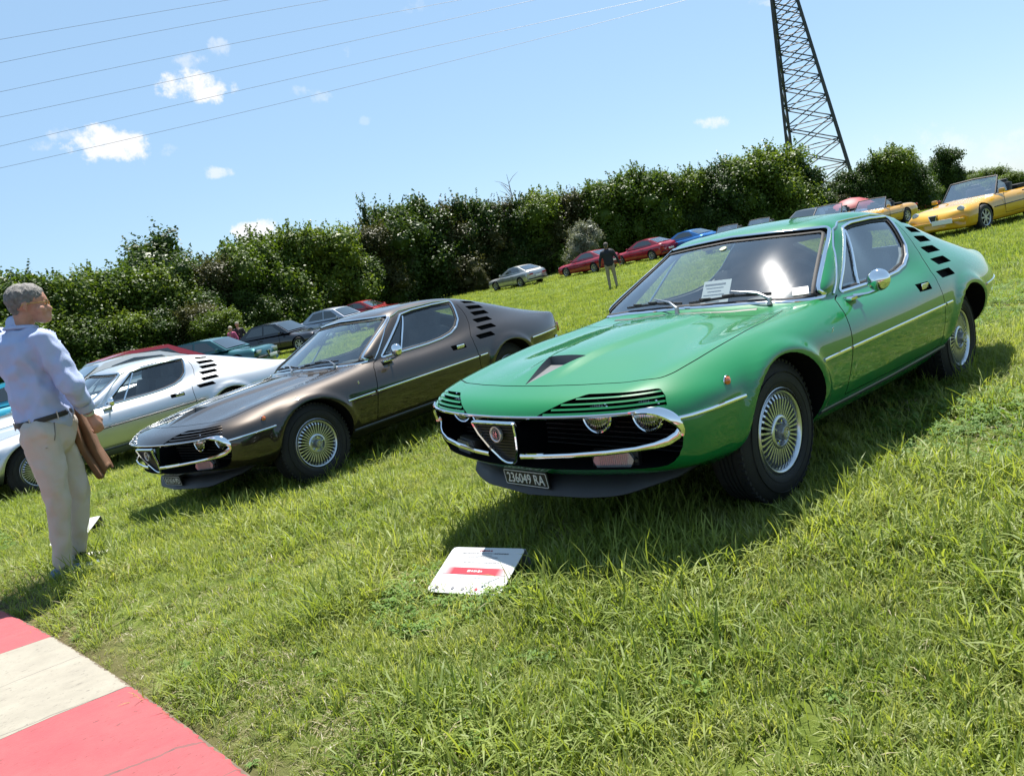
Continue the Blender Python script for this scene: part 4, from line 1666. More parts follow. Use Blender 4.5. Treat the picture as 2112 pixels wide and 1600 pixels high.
def kerb_mat(name, col, col2, speck):
    col, col2, speck = [tuple(c*K for c in q) for q in (col, col2, speck)]
    m = bpy.data.materials.new(name)
    m.use_nodes = True
    nt = m.node_tree; N, L = nt.nodes, nt.links
    b = N['Principled BSDF']; b.inputs['Roughness'].default_value = .8
    geo = N.new('ShaderNodeNewGeometry')
    n1 = N.new('ShaderNodeTexNoise'); n1.inputs['Scale'].default_value = 7; n1.inputs['Detail'].default_value = 10; n1.inputs['Roughness'].default_value = .7
    mp = N.new('ShaderNodeMapping'); mp.inputs['Scale'].default_value = (30, 75, 60)
    n2 = N.new('ShaderNodeTexNoise'); n2.inputs['Scale'].default_value = 1.0; n2.inputs['Detail'].default_value = 8; n2.inputs['Roughness'].default_value = .7
    L.new(geo.outputs['Position'], n1.inputs['Vector'])
    L.new(geo.outputs['Position'], mp.inputs['Vector']); L.new(mp.outputs[0], n2.inputs['Vector'])
    mx = N.new('ShaderNodeMixRGB')
    mr = N.new('ShaderNodeMapRange'); mr.inputs['From Min'].default_value = .35; mr.inputs['From Max'].default_value = .7
    L.new(n1.outputs['Fac'], mr.inputs['Value']); L.new(mr.outputs[0], mx.inputs['Fac'])
    mx.inputs['Color1'].default_value = (*col, 1); mx.inputs['Color2'].default_value = (*col2, 1)
    mr2 = N.new('ShaderNodeMapRange'); mr2.inputs['From Min'].default_value = .60; mr2.inputs['From Max'].default_value = .64
    L.new(n2.outputs['Fac'], mr2.inputs['Value'])
    m2 = N.new('ShaderNodeMixRGB'); m2.inputs['Color2'].default_value = (*speck, 1)
    ml = N.new('ShaderNodeMath'); ml.operation = 'MULTIPLY'; ml.inputs[1].default_value = .75
    L.new(mr2.outputs[0], ml.inputs[0]); L.new(ml.outputs[0], m2.inputs['Fac']); L.new(mx.outputs[0], m2.inputs['Color1'])
    # a long crack running across
    mp3 = N.new('ShaderNodeMapping'); mp3.inputs['Scale'].default_value = (.8, 2.6, 1); mp3.inputs['Location'].default_value = (0, .42, 0)
    L.new(geo.outputs['Position'], mp3.inputs['Vector'])
    n3 = N.new('ShaderNodeTexVoronoi'); n3.feature = 'DISTANCE_TO_EDGE'; n3.inputs['Scale'].default_value = .55
    nd = N.new('ShaderNodeTexNoise'); nd.inputs['Scale'].default_value = 3; nd.inputs['Detail'].default_value = 6
    L.new(geo.outputs['Position'], nd.inputs['Vector'])
    va = N.new('ShaderNodeVectorMath'); va.operation = 'MULTIPLY_ADD'; va.inputs[1].default_value = (.25, .25, .25)
    L.new(nd.outputs['Color'], va.inputs[0]); L.new(mp3.outputs[0], va.inputs[2]); L.new(va.outputs[0], n3.inputs['Vector'])
    cr = N.new('ShaderNodeMath'); cr.operation = 'LESS_THAN'; cr.inputs[1].default_value = .0045
    L.new(n3.outputs['Distance'], cr.inputs[0])
    cm = N.new('ShaderNodeMath'); cm.operation = 'MULTIPLY'; cm.inputs[1].default_value = .6; L.new(cr.outputs[0], cm.inputs[0])
    m3 = N.new('ShaderNodeMixRGB'); m3.inputs['Color2'].default_value = (0.063, 0.050, 0.044, 1)
    L.new(cm.outputs[0], m3.inputs['Fac']); L.new(m2.outputs[0], m3.inputs['Color1'])
    L.new(m3.outputs[0], b.inputs['Base Color'])
    bp = N.new('ShaderNodeBump'); bp.inputs['Strength'].default_value = .5; bp.inputs['Distance'].default_value = .004
    L.new(n2.outputs['Fac'], bp.inputs['Height']); L.new(bp.outputs[0], b.inputs['Normal'])
    return m


def build_kerb():
    kr = kerb_mat('kerb red paint', (.44, .060, .072), (.38, .085, .090), (.07, .03, .03))
    kw = kerb_mat('kerb white paint', (.375, .345, .275), (.29, .265, .21), (.10, .08, .065))
    conc = mat('kerb concrete', (.17, .13, .09), rough=.9, noise=.3, nscale=20)
    W = 1.35
    base = MB()
    ys = np.linspace(-9.0, 5.2, 80)
    V = []
    for y in ys:
        e = float(kerb_edge(y))
        V += [(e-.006, y, -.10), (e-.006, y, .004), (e+W+.05, y, .004), (e+W+.05, y, -.10)]
    F = []
    for i in range(len(ys)-1):
        a = i*4; b = a+4
        for j in range(4):
            F.append((a+j, a+(j+1) % 4, b+(j+1) % 4, b+j))
    base.add(V, F)
    k = obj('kerb', base.mesh('kerb', [conc], smooth=False), kind='structure')
    p = 1.045
    for i in range(-7, 5):
        y0 = -.655+p*i; y1 = y0+p
        q = MB()
        n = 60
        V = []
        prof = [(0, .006), (.012, .016), (.25, .034), (.7, .050), (1.1, .046), (W, .028)]
        for s in range(n+1):
            y = y0+.0015+(y1-y0-.003)*s/n
            e = float(kerb_edge(y))
            jag = .0025*math.sin(y*23)+.003*math.sin(y*97)+.003*math.sin(y*211)
            V += [(e+(jag if d == 0 else 0)+d, y, z) for d, z in prof]+[(e+W, y, 0.0), (e, y, 0.0)]
        m = len(prof)+2
        F = []
        for s in range(n):
            for j in range(m):
                F.append((s*m+j, s*m+(j+1) % m, s*m+m+(j+1) % m, s*m+m+j))
        F.append(tuple(range(m))); F.append(tuple(range(n*m+m-1, n*m-1, -1)))
        q.add(V, F)
        o = obj('kerb_block', q.mesh('kerb_block', [kr if (i % 2 == 0) else kw], sharp=30), k)
    # asphalt behind the kerb
    a = MB()
    V = []
    for y in ys:
        e = float(kerb_edge(y))+W+.052
        V += [(e, y, .012), (e+9, y, .012)]
    a.add(V, [(2*i, 2*i+1, 2*i+3, 2*i+2) for i in range(len(ys)-1)])
    obj('road', a.mesh('road', [mat('asphalt', (.05, .05, .052), rough=.9, noise=.3, nscale=60, bump=.4, bscale=300)], smooth=False), kind='structure')


build_kerb()

# ------------------------------------------------------------------ grass


def leaf_material(name, c1, c2, trans=.35, rough=.45, dry=None, patch=True, spec=.35):
    """two sided leaf: diffuse + translucent, colour varied per instance and by position"""
    c1 = tuple(c*K for c in c1); c2 = tuple(c*K for c in c2); dry = tuple(c*K for c in dry) if dry else None
    m = bpy.data.materials.new(name)
    m.use_nodes = True
    nt = m.node_tree; N, L = nt.nodes, nt.links
    N.clear()
    o = N.new('ShaderNodeOutputMaterial')
    oi = N.new('ShaderNodeObjectInfo')
    geo = N.new('ShaderNodeNewGeometry')
    no = N.new('ShaderNodeTexNoise'); no.inputs['Scale'].default_value = 1.1 if patch else .35; no.inputs['Detail'].default_value = 5
    L.new(geo.outputs['Position'], no.inputs['Vector'])
    ad = N.new('ShaderNodeMath'); ad.operation = 'MULTIPLY_ADD'; ad.inputs[1].default_value = .5
    L.new(oi.outputs['Random'], ad.inputs[0]); 
    s = N.new('ShaderNodeMapRange'); s.inputs['From Min'].default_value = .3; s.inputs['From Max'].default_value = .7; s.inputs['To Min'].default_value = 0; s.inputs['To Max'].default_value = .5
    L.new(no.outputs['Fac'], s.inputs['Value']); L.new(s.outputs[0], ad.inputs[2])
    rp = N.new('ShaderNodeValToRGB')
    rp.color_ramp.elements[0].position = .05; rp.color_ramp.elements[0].color = (*c1, 1)
    rp.color_ramp.elements[1].position = .85; rp.color_ramp.elements[1].color = (*c2, 1)
    if dry:
        e = rp.color_ramp.elements.new(.97); e.color = (*dry, 1)
    L.new(ad.outputs[0], rp.inputs['Fac'])
    p = N.new('ShaderNodeBsdfPrincipled')
    p.inputs['Roughness'].default_value = rough
    p.inputs['Specular IOR Level'].default_value = spec if patch else .18
    L.new(rp.outputs[0], p.inputs['Base Color'])
    t = N.new('ShaderNodeBsdfTranslucent')
    vm = N.new('ShaderNodeVectorMath'); vm.operation = 'MULTIPLY'; vm.inputs[1].default_value = (1.5, 1.45, .7)
    L.new(rp.outputs[0], vm.inputs[0]); L.new(vm.outputs[0], t.inputs['Color'])
    mx = N.new('ShaderNodeMixShader'); mx.inputs[0].default_value = trans
    L.new(p.outputs[0], mx.inputs[1]); L.new(t.outputs[0], mx.inputs[2]); L.new(mx.outputs[0], o.inputs['Surface'])
    return m


GR1 = leaf_material('grass blade', (.150, .245, .030), (.400, .470, .105), dry=(.50, .46, .22), trans=.45, rough=.55)
GR4 = leaf_material('pale grass blade', (.27, .34, .085), (.52, .56, .22), dry=(.56, .52, .30), trans=.45, rough=.5)
GR2 = leaf_material('dry grass blade', (.32, .29, .14), (.52, .46, .27), trans=.3)
GR3 = leaf_material('clover leaf', (.105, .225, .028), (.20, .34, .055), trans=.35, rough=.65)


def tuft(name, n, hmin, hmax, spread, width, mat_, lean=.5, segs=3, seed=0, flat=0.0):
    r = random.Random(seed)
    V = []; F = []
    for i in range(n):
        a = r.uniform(0, 2*math.pi); d = spread*math.sqrt(r.random())
        x, y = d*math.cos(a), d*math.sin(a)
        h = r.uniform(hmin, hmax)
        la = r.uniform(0, 2*math.pi)
        ln = abs(r.gauss(lean, lean*.5))+flat
        fa = la+math.pi/2+r.uniform(-.5, .5)
        w = width*r.uniform(.7, 1.25)
        o = len(V)
        px, py, pz = x, y, -.006
        ang = ln*.25
        sl = h/segs
        for s in range(segs):
            ww = w*(1-.25*s/segs)
            V += [(px-ww*math.cos(fa), py-ww*math.sin(fa), pz), (px+ww*math.cos(fa), py+ww*math.sin(fa), pz)]
            ang = min(1.9, ang+ln*.55)
            px += math.cos(la)*math.sin(ang)*sl; py += math.sin(la)*math.sin(ang)*sl; pz += math.cos(ang)*sl
        V.append((px, py, max(pz, .004)))
        for s in range(segs-1):
            F.append((o+2*s, o+2*s+1, o+2*s+3, o+2*s+2))
        F.append((o+2*segs-2, o+2*segs-1, o+2*segs))
    return mesh_from(name, V, F, [mat_], smooth=False)


def leafy(name, n, r0, leafr, h, mat_, seed=0, lobes=3):
    r = random.Random(seed)
    V = []; F = []
    for i in range(n):
        a = r.uniform(0, 2*math.pi); d = r0*math.sqrt(r.random())
        x, y, z = d*math.cos(a), d*math.sin(a), h*r.uniform(.3, 1)
        ta = r.uniform(0, 6.28); tilt = r.uniform(0, .7)
        nx, ny = math.cos(ta)*math.sin(tilt), math.sin(ta)*math.sin(tilt); nz = math.cos(tilt)
        nrm = Vector((nx, ny, nz)); t = nrm.orthogonal().normalized(); b = nrm.cross(t)
        for k in range(lobes):
            aa = 2*math.pi*k/lobes+r.uniform(-.2, .2)
            dr = t*math.cos(aa)+b*math.sin(aa); sd = nrm.cross(dr)
            L_ = leafr*r.uniform(.8, 1.2)
            c = Vector((x, y, z))
            o = len(V)
            V += [tuple(c), tuple(c+dr*L_*.5+sd*L_*.38), tuple(c+dr*L_-nrm*L_*.12), tuple(c+dr*L_*.5-sd*L_*.38)]
            F.append((o, o+1, o+2, o+3))
    return mesh_from(name, V, F, [mat_], smooth=False)


def rosette(name, n, L0, w, mat_, seed=0):
    """broad lying leaves like plantain or dandelion"""
    r = random.Random(seed)
    V = []; F = []
    for i in range(n):
        a = 2*math.pi*i/n+r.uniform(-.3, .3)
        L_ = L0*r.uniform(.7, 1.2)
        up = r.uniform(.2, .9)
        o = len(V)
        for s, (t, ww) in enumerate([(0, .25), (.3, .8), (.65, 1.0), (1, .1)]):
            rr = L_*t; zz = .01+L_*up*(t-.75*t*t)
            for k in (-1, 1):
                V.append((rr*math.cos(a)-k*w*ww*math.sin(a), rr*math.sin(a)+k*w*ww*math.cos(a), zz+(.006 if k else 0)))
        for s in range(3):
            F.append((o+2*s, o+2*s+1, o+2*s+3, o+2*s+2))
    return mesh_from(name, V, F, [mat_], smooth=False)


def scatter(name, meshes, pts, scl, rot, idx, label=None, kind='stuff', category=None):
    """one object whose geometry nodes put little plants on points"""
    coll = bpy.data.collections.new(name+' kinds')
    for i, me in enumerate(meshes):
        o = bpy.data.objects.new('%02d_%s' % (i, me.name), me)
        coll.objects.link(o)
    me = bpy.data.meshes.new(name)
    me.from_pydata([tuple(p) for p in pts], [], [])
    a = me.attributes.new('scl', 'FLOAT', 'POINT'); a.data.foreach_set('value', np.asarray(scl, np.float32))
    a = me.attributes.new('rot', 'FLOAT_VECTOR', 'POINT'); a.data.foreach_set('vector', np.asarray(rot, np.float32).ravel())
    a = me.attributes.new('idx', 'INT', 'POINT'); a.data.foreach_set('value', np.asarray(idx, np.int32))
    ob = obj(name, me, kind=kind, label=label, category=category)
    ng = bpy.data.node_groups.new(name, 'GeometryNodeTree')
    ng.interface.new_socket('Geometry', in_out='INPUT', socket_type='NodeSocketGeometry')
    ng.interface.new_socket('Geometry', in_out='OUTPUT', socket_type='NodeSocketGeometry')
    N, L = ng.nodes, ng.links
    gi = N.new('NodeGroupInput'); go = N.new('NodeGroupOutput')
    ci = N.new('GeometryNodeCollectionInfo'); ci.inputs['Collection'].default_value = coll
    ci.inputs['Separate Children'].default_value = True
    ci.inputs['Reset Children'].default_value = True
    ip = N.new('GeometryNodeInstanceOnPoints')
    ip.inputs['Pick Instance'].default_value = True
    def attr(nm, ty):
        n = N.new('GeometryNodeInputNamedAttribute'); n.data_type = ty; n.inputs['Name'].default_value = nm
        return n.outputs['Attribute']
    L.new(gi.outputs[0], ip.inputs['Points'])
    L.new(ci.outputs[0], ip.inputs['Instance'])
    L.new(attr('idx', 'INT'), ip.inputs['Instance Index'])
    L.new(attr('rot', 'FLOAT_VECTOR'), ip.inputs['Rotation'])
    L.new(attr('scl', 'FLOAT'), ip.inputs['Scale'])
    L.new(ip.outputs[0], go.inputs[0])
    md = ob.modifiers.new('scatter', 'NODES'); md.node_group = ng
    return ob


def noise2(x, y, s, seed):
    """cheap smooth value noise"""
    r = np.random.default_rng(seed)
    T = r.random((64, 64))
    u = x*s; v = y*s
    i = np.floor(u).astype(int); j = np.floor(v).astype(int)
    fu = u-i; fv = v-j
    fu = fu*fu*(3-2*fu); fv = fv*fv*(3-2*fv)
    g = lambda a, b: T[a % 64, b % 64]
    return (g(i, j)*(1-fu)+g(i+1, j)*fu)*(1-fv)+(g(i, j+1)*(1-fu)+g(i+1, j+1)*fu)*fv


def build_grass():
    tufts = []
    for k in range(6):
        tufts.append(tuft('blade tuft', 15, .035, .095, .038, .0021, GR1 if k % 3 else GR4, lean=.60, seed=k))
    for k in range(3):
        tufts.append(tuft('tall tuft', 12, .08, .16, .03, .0023, GR1, lean=.55, segs=4, seed=20+k))
    for k in range(2):
        tufts.append(tuft('dry tuft', 9, .04, .12, .05, .0017, GR2, lean=1.1, seed=40+k, flat=.5))
    for k in range(3):
        tufts.append(leafy('clover', 16, .055, .013, .045, GR3, seed=k))
    for k in range(2):
        tufts.append(rosette('broad weed', 8, .045, .007, GR3, seed=k))
    nk = len(tufts)
    far = [tuft('far tuft', 22, .05, .10, .14, .0045, GR1, lean=.5, segs=2, seed=60+k) for k in range(3)]
    tufts += far
    P = []; SC = []; RO = []; IX = []
    lat = Vector((RT.x, RT.y)).normalized()
    zones = [(1.3, 3.2, 1250), (3.2, 6, 640), (6, 11, 250), (11, 20, 85), (20, 36, 30), (36, 72, 9)]
    for zi, (d0, d1, dens) in enumerate(zones):
        wmax = .80*d1+1.2
        area = 2*wmax*(d1-d0)
        n = int(area*dens)
        u = rng.uniform(d0, d1, n); w = rng.uniform(-wmax, wmax, n)
        keep = np.abs(w) < (.74*u+.9)
        u = u[keep]; w = w[keep]
        x = CAM.x+FH.x*u+lat.x*w; y = CAM.y+FH.y*u+lat.y*w
        e = kerb_edge(y)
        jag = .03*np.sin(y*9)+.02*np.sin(y*23+1)
        dist = e-x+jag
        # density thins out near the kerb
        keep = dist > .015
        pr = np.clip(.75+dist*1.2, 0, 1)*(0.50+.85*noise2(x, y, 1.3, 3))
        keep &= rng.random(len(x)) < pr
        x = x[keep]; y = y[keep]; dist = dist[keep]; u = u[keep]
        m = len(x)
        z = ground_z(x, y)
        n1 = noise2(x, y, .8, 11); n2 = noise2(x+50, y, 2.6, 12); n3 = noise2(x, y+70, 1.7, 13)
        q = rng.random(m)
        idx = rng.integers(0, 6, m)
        if zi < 4:
            tall = (n2 > .50) & (q < .42)
            idx[tall] = rng.integers(6, 9, tall.sum())
            dry = (q > .935) | ((dist < .45) & (q > .50)) | ((n3 > .70) & (q > .62))
            idx[dry] = rng.integers(9, 11, dry.sum())
            clo = (n1 > .64) & (q < .50) & (q > .10)
            idx[clo] = rng.integers(11, 14, clo.sum())
            wd = (q > .930) & (q < .938)
            idx[wd] = rng.integers(14, 16, wd.sum())
        if zi >= 3:
            f = rng.random(m) < (.5 if zi == 3 else 1.0)
            idx[f] = rng.integers(nk, nk+3, f.sum())
        sc = rng.uniform(.7, 1.3, m)*(.68+.62*n2)*np.clip(.6+dist*.9, .6, 1.0)
        if zi == 4: sc *= 1.1
        if zi == 5: sc *= 1.5
        P.append(np.stack([x, y, z], -1)); SC.append(sc); IX.append(idx)
        RO.append(np.stack([rng.normal(0, .14, m), rng.normal(0, .14, m), rng.uniform(0, 6.283, m)], -1))
    P = np.concatenate(P); SC = np.concatenate(SC); RO = np.concatenate(RO); IX = np.concatenate(IX)
    print('grass instances', len(P))
    scatter('grass', tufts, P, SC, RO, IX, 'shaggy green meadow grass with clover and dry blades', category='grass')


build_grass()

# painted line across the far grass
def build_line():
    A = at_depth(850, 626, 60.0); B = at_depth(1182, 561, 56)
    # put both on the field surface by marching along the ray
    def on_field(px, py):
        d = ray(px, py)
        t = 10.0
        for _ in range(4000):
            p = CAM+d*t
            if p.z < th(p.x, p.y): return p
            t += .05
            if t > 90: break
        return CAM+d*50
    q = MB()
    a = Vector((A.x, A.y)); b = Vector((B.x, B.y))
    t = (b-a).normalized(); s = Vector((-t.y, t.x))*.09
    n = 40
    a = a-t*10; b = b+t*12
    V = []
    for i in range(n+1):
        p = a.lerp(b, i/n)
        for k in (-1, 1):
            x, y = p.x+s.x*k, p.y+s.y*k
            V.append((x, y, float(ground_z(x, y))+.07))
    q.add(V, [(2*i, 2*i+1, 2*i+3, 2*i+2) for i in range(n)])
    obj('painted_line', q.mesh('painted_line', [mat('line chalk', (.62, .66, .50), rough=.9)], smooth=False), kind='structure')


build_line()

# ------------------------------------------------------------------ trees
LEAFM = [leaf_material('leaf bright', (.065, .125, .016), (.150, .220, .030), trans=.40, patch=False),
         leaf_material('leaf dark', (.034, .075, .014), (.080, .135, .026), trans=.33, patch=False),
         leaf_material('leaf olive', (.060, .070, .022), (.105, .110, .035), trans=.28, patch=False),
         leaf_material('leaf grey', (.16, .19, .14), (.30, .32, .25), trans=.25, patch=False)]
BARK = mat('bark', (.085, .065, .045), rough=.95, noise=.3, nscale=6, bump=.6, bscale=12)


def crown_mesh(name, lobes, nleaf, leaf, mat_, seed, core=True):
    """leaf sprays spread through the volume of several lobes"""
    r = np.random.default_rng(seed)
    vol = np.array([l[3]*l[4]*l[5] for l in lobes])**.67
    pk = r.choice(len(lobes), nleaf//7, p=vol/vol.sum())
    tone = r.uniform(-.12, .12, len(lobes))
    V = []; F = []; MI = []
    # clump centres near the lobe surface
    cl = []
    for k in pk:
        cx, cy, cz, rx, ry, rz = lobes[k]
        d = r.normal(size=3); d /= np.linalg.norm(d)
        rad = 1-abs(r.normal(0, .20))+tone[k]*.5+.10*math.sin(5*d[0]+3*d[2]+k)
        if r.random() < .05: rad += .08
        c = np.array([cx+d[0]*rx*rad, cy+d[1]*ry*rad, cz+d[2]*rz*rad])
        if c[2] < .05: continue
        cl.append((c, d))
    vi = 0
    for c, d in cl:
        m = 7
        off = r.normal(0, leaf*.85, (m, 3))
        for o in off:
            p = c+o
            n = d*.7+np.array([0, 0, .55])+r.normal(0, .55, 3); n /= np.linalg.norm(n)
            t = np.cross(n, r.normal(size=3)); t /= np.linalg.norm(t)
            b = np.cross(n, t)
            L_ = leaf*r.uniform(.6, 1.25)
            w = L_*.36
            V += [p-t*L_*.5, p+b*w-t*L_*.05, p+t*L_*.5-n*L_*.1, p-b*w-t*L_*.05]
            F.append((vi, vi+1, vi+2, vi+3)); vi += 4
    # shoots that break the outline
    for _ in range(nleaf//260):
        k = r.integers(len(lobes)); cx, cy, cz, rx, ry, rz = lobes[k]
        d = r.normal(size=3); d[2] = abs(d[2])*1.3+.2; d /= np.linalg.norm(d)
        p0 = np.array([cx+d[0]*rx*.9, cy+d[1]*ry*.9, cz+d[2]*rz*.9])
        g = d*.6+np.array([0, 0, .8])+r.normal(0, .25, 3); g /= np.linalg.norm(g)
        ln = r.uniform(.35, 1.0)
        for q_ in range(16):
            t_ = q_/15
            c = p0+g*ln*t_+r.normal(0, leaf*.32*(1-.5*t_), 3)
            n = r.normal(size=3)+np.array([0, 0, .6]); n /= np.linalg.norm(n)
            t = np.cross(n, r.normal(size=3)); t /= np.linalg.norm(t); b = np.cross(n, t)
            L_ = leaf*r.uniform(.6, 1.0); w = L_*.36
            V += [c-t*L_*.5, c+b*w, c+t*L_*.5, c-b*w]
            F.append((vi, vi+1, vi+2, vi+3)); vi += 4
    V = [tuple(v) for v in V]
    if core:  # hidden solid blobs added inside the lobes to block light through the leaves
        bm = bmesh.new()
        for (cx, cy, cz, rx, ry, rz) in lobes:
            s = bmesh.ops.create_icosphere(bm, subdivisions=2, radius=1.0)
            for v in s['verts']:
                k = .60*(1+r.uniform(-.12, .12))
                v.co = Vector((cx+v.co.x*rx*k, cy+v.co.y*ry*k, max(.02, cz+v.co.z*rz*k)))
        bm.verts.index_update()
        base = len(V)
        V += [tuple(v.co) for v in bm.verts]
        for f in bm.faces:
            F.append(tuple(v.index+base for v in f.verts))
        bm.free()
    return mesh_from(name, V, F, [mat_], smooth=False)


def trunk_mesh(name, h, r0, branches, seed):
    r = random.Random(seed)
    q = MB()
    pts = [(0, 0, -.2)]
    x = y = 0
    for i in range(1, 7):
        x += r.uniform(-.10, .10); y += r.uniform(-.10, .10)
        pts.append((x, y, h*i/6))
    q.tube(pts, [r0*1.25, r0, r0*.9, r0*.75, r0*.6, r0*.4, r0*.2], 9)
    for k in range(branches):
        t = r.uniform(.25, .85)
        i = int(t*6); b = Vector(pts[i])
        a = r.uniform(0, 6.28); L_ = h*r.uniform(.25, .45)
        e = b+Vector((math.cos(a)*L_*.7, math.sin(a)*L_*.7, L_*.6))
        m_ = b.lerp(e, .5)+Vector((0, 0, -.05*L_))
        q.tube([b, m_, e], [r0*.45*(1-t*.4), r0*.28, r0*.06], 6)
    return q.mesh(name, [BARK])


TREE_KINDS = []


def make_tree_kinds():
    """unit trees about 7 m tall"""
    r = random.Random(5)
    def lobes_bush(n, w, h, low=.1):
        out = []
        for i in range(n):
            a = r.uniform(0, 6.28); d = w*.5*math.sqrt(r.random())*.8
            z = h*(low+(1-low)*r.random()**.8)*.80+.2
            f = 1-.45*(z/h)
            s = w*.19*r.uniform(.7, 1.35)
            out.append((d*math.cos(a)*f*1.25, d*math.sin(a)*f*1.25, z, s, s, s*r.uniform(.75, 1.0)))
        out.append((0, 0, h*.45, w*.30, w*.30, h*.42))
        for i in range(4):
            a = r.uniform(0, 6.28); d = w*.5*r.uniform(.1, .55)
            s = w*.11*r.uniform(.7, 1.2)
            out.append((d*math.cos(a), d*math.sin(a), h*r.uniform(.80, .93), s, s, s*1.1))
        out.append((0, 0, h*.80, w*.15, w*.15, h*.13))
        return out
    for k, (mi, n, w, h, leaf, cnt) in enumerate([(0, 24, 5.8, 7, .215, 26000), (1, 24, 5.8, 7, .20, 26000), (0, 28, 6.4, 7, .225, 28000),
                                                   (2, 22, 5.2, 7, .17, 27000), (1, 20, 5.0, 7, .21, 23000), (3, 16, 4.4, 7, .14, 20000)]):
        TREE_KINDS.append((crown_mesh('crown', lobes_bush(n, w, h), cnt, leaf, LEAFM[mi], 100+k), trunk_mesh('trunk', 5.6, .16, 7, 30+k)))
    # conical one
    lob = [(0, 0, 1.0+.75*i, 1.5-.19*i, 1.5-.19*i, .75) for i in range(8)]
    TREE_KINDS.append((crown_mesh('crown', lob, 14000, .16, LEAFM[1], 120), trunk_mesh('trunk', 6.6, .12, 6, 40)))
    # open airy tree
    lob = [(r.uniform(-1.6, 1.6), r.uniform(-1.6, 1.6), r.uniform(2.6, 6.4), .85, .85, .6) for i in range(17)]
    TREE_KINDS.append((crown_mesh('crown', lob, 11000, .17, LEAFM[0], 121, core=False), trunk_mesh('trunk', 6.0, .14, 10, 41)))


make_tree_kinds()


def horizon_y(px):
    a = (px-1056)/FPX
    b = -(fwd.z+a*RT.z)/UP.z
    return 800-FPX*b


def tree(px, ytop, dist, kind, wide=1.0, label=None, group=None, name='tree'):
    p = at_depth(px, 500, dist)
    x, y = p.x, p.y
    z0 = th(x, y)-.1
    # horizontal position from the pixel column at the crown top; true vertical leans in the picture
    top = at_depth(px, ytop, dist)
    x, y = top.x, top.y
    z0 = th(x, y)-.1
    h = top.z-z0
    s = h/7.35
    cm, tm = TREE_KINDS[kind]
    e = empty(name, (x, y, z0), (0, 0, random.uniform(0, 6.28)), label, 'tree', group)
    e.scale = (s*wide, s*wide, s)
    c = obj('crown', cm, e); t = obj('trunk', tm, e)
    return e


HG = 'broadleaf trees of the hedgerow behind the cars'
HL = ['bright green bushy tree in the hedgerow behind the cars', 'dark green bushy tree in the hedgerow behind the cars', 'bright green bushy tree in the hedgerow behind the cars',
      'olive brown small leaved tree in the hedgerow behind the cars', 'dark green bushy tree in the hedgerow behind the cars']
hedge = [(-150, 600, 43, 0), (-60, 570, 43, 2), (22, 556, 43, 1), (95, 566, 43, 0), (165, 556, 44, 2), (235, 545, 45, 0), (300, 548, 45, 2), (355, 540, 46, 1), (420, 520, 47, 3),
         (475, 490, 48, 0), (525, 474, 50, 2), (580, 466, 51, 0), (640, 466, 52, 2), (695, 470, 54, 1), (745, 445, 56, 3), (795, 412, 58, 1), (850, 390, 60, 4), (905, 402, 61, 3),
         (955, 404, 62, 1), (1005, 398, 62, 3), (1060, 392, 62, 4), (1110, 384, 62, 0), (1160, 380, 62, 3), (1215, 378, 62, 2), (1262, 356, 63, 0), (1310, 344, 64, 2), (1360, 346, 65, 4),
         (1410, 346, 66, 0), (1460, 336, 67, 1), (1505, 326, 68, 2), (1545, 305, 69, 0), (1590, 293, 70, 2), (1632, 318, 71, 4), (1668, 362, 71, 1), (1740, 350, 74, 1), (1775, 332, 75, 4),
         (1826, 300, 76, 0), (1858, 312, 77, 1)]
WHERE = ['wholly at the left edge', 'cut by the left edge', 'above the head of the man', 'just right of the head of the man', 'left of the lone rounded tree',
         'left under the lone rounded tree', 'directly under the lone rounded tree', 'right under the lone rounded tree', 'above the louvres of the silver coupe', 'left of the low cloud on the skyline',
         'under the low cloud on the skyline', 'right of the low cloud on the skyline', 'above the dark car', 'above the silver saloon', 'below the conical evergreen',
         'right of the conical evergreen', 'above the quarter light of the bronze coupe', 'above the roof of the bronze coupe', 'above the pair in black', 'left of the bare branches and above the bronze louvres',
         'under the bare branches', 'right of the bare branches', 'left above the silvery shrub', 'right above the silvery shrub', 'above the walker in the dark jacket', 'left above the second red coupe',
         'right above the second red coupe', 'above the blue coupe', 'above the windscreen corner of the green car', 'left above the orange open car', 'tall one above the green windscreen',
         'tallest left of the pylon', 'with the left pylon leg behind it', 'at the foot of the pylon', 'right of the pylon foot', 'above the red parasol', 'tall one right of the pylon', 'last before the gap at the right']
LOOK = {0: 'bright green bushy tree', 1: 'dark green bushy tree', 2: 'full bright green tree', 3: 'olive brown tree', 4: 'deep green tree'}
for (px_, yt, dd, kk), wh in zip(hedge, WHERE):
    tree(px_, yt+random.uniform(-5, 5), dd, kk, random.uniform(.95, 1.15), '%s in the hedgerow, %s' % (LOOK[kk], wh), HG)
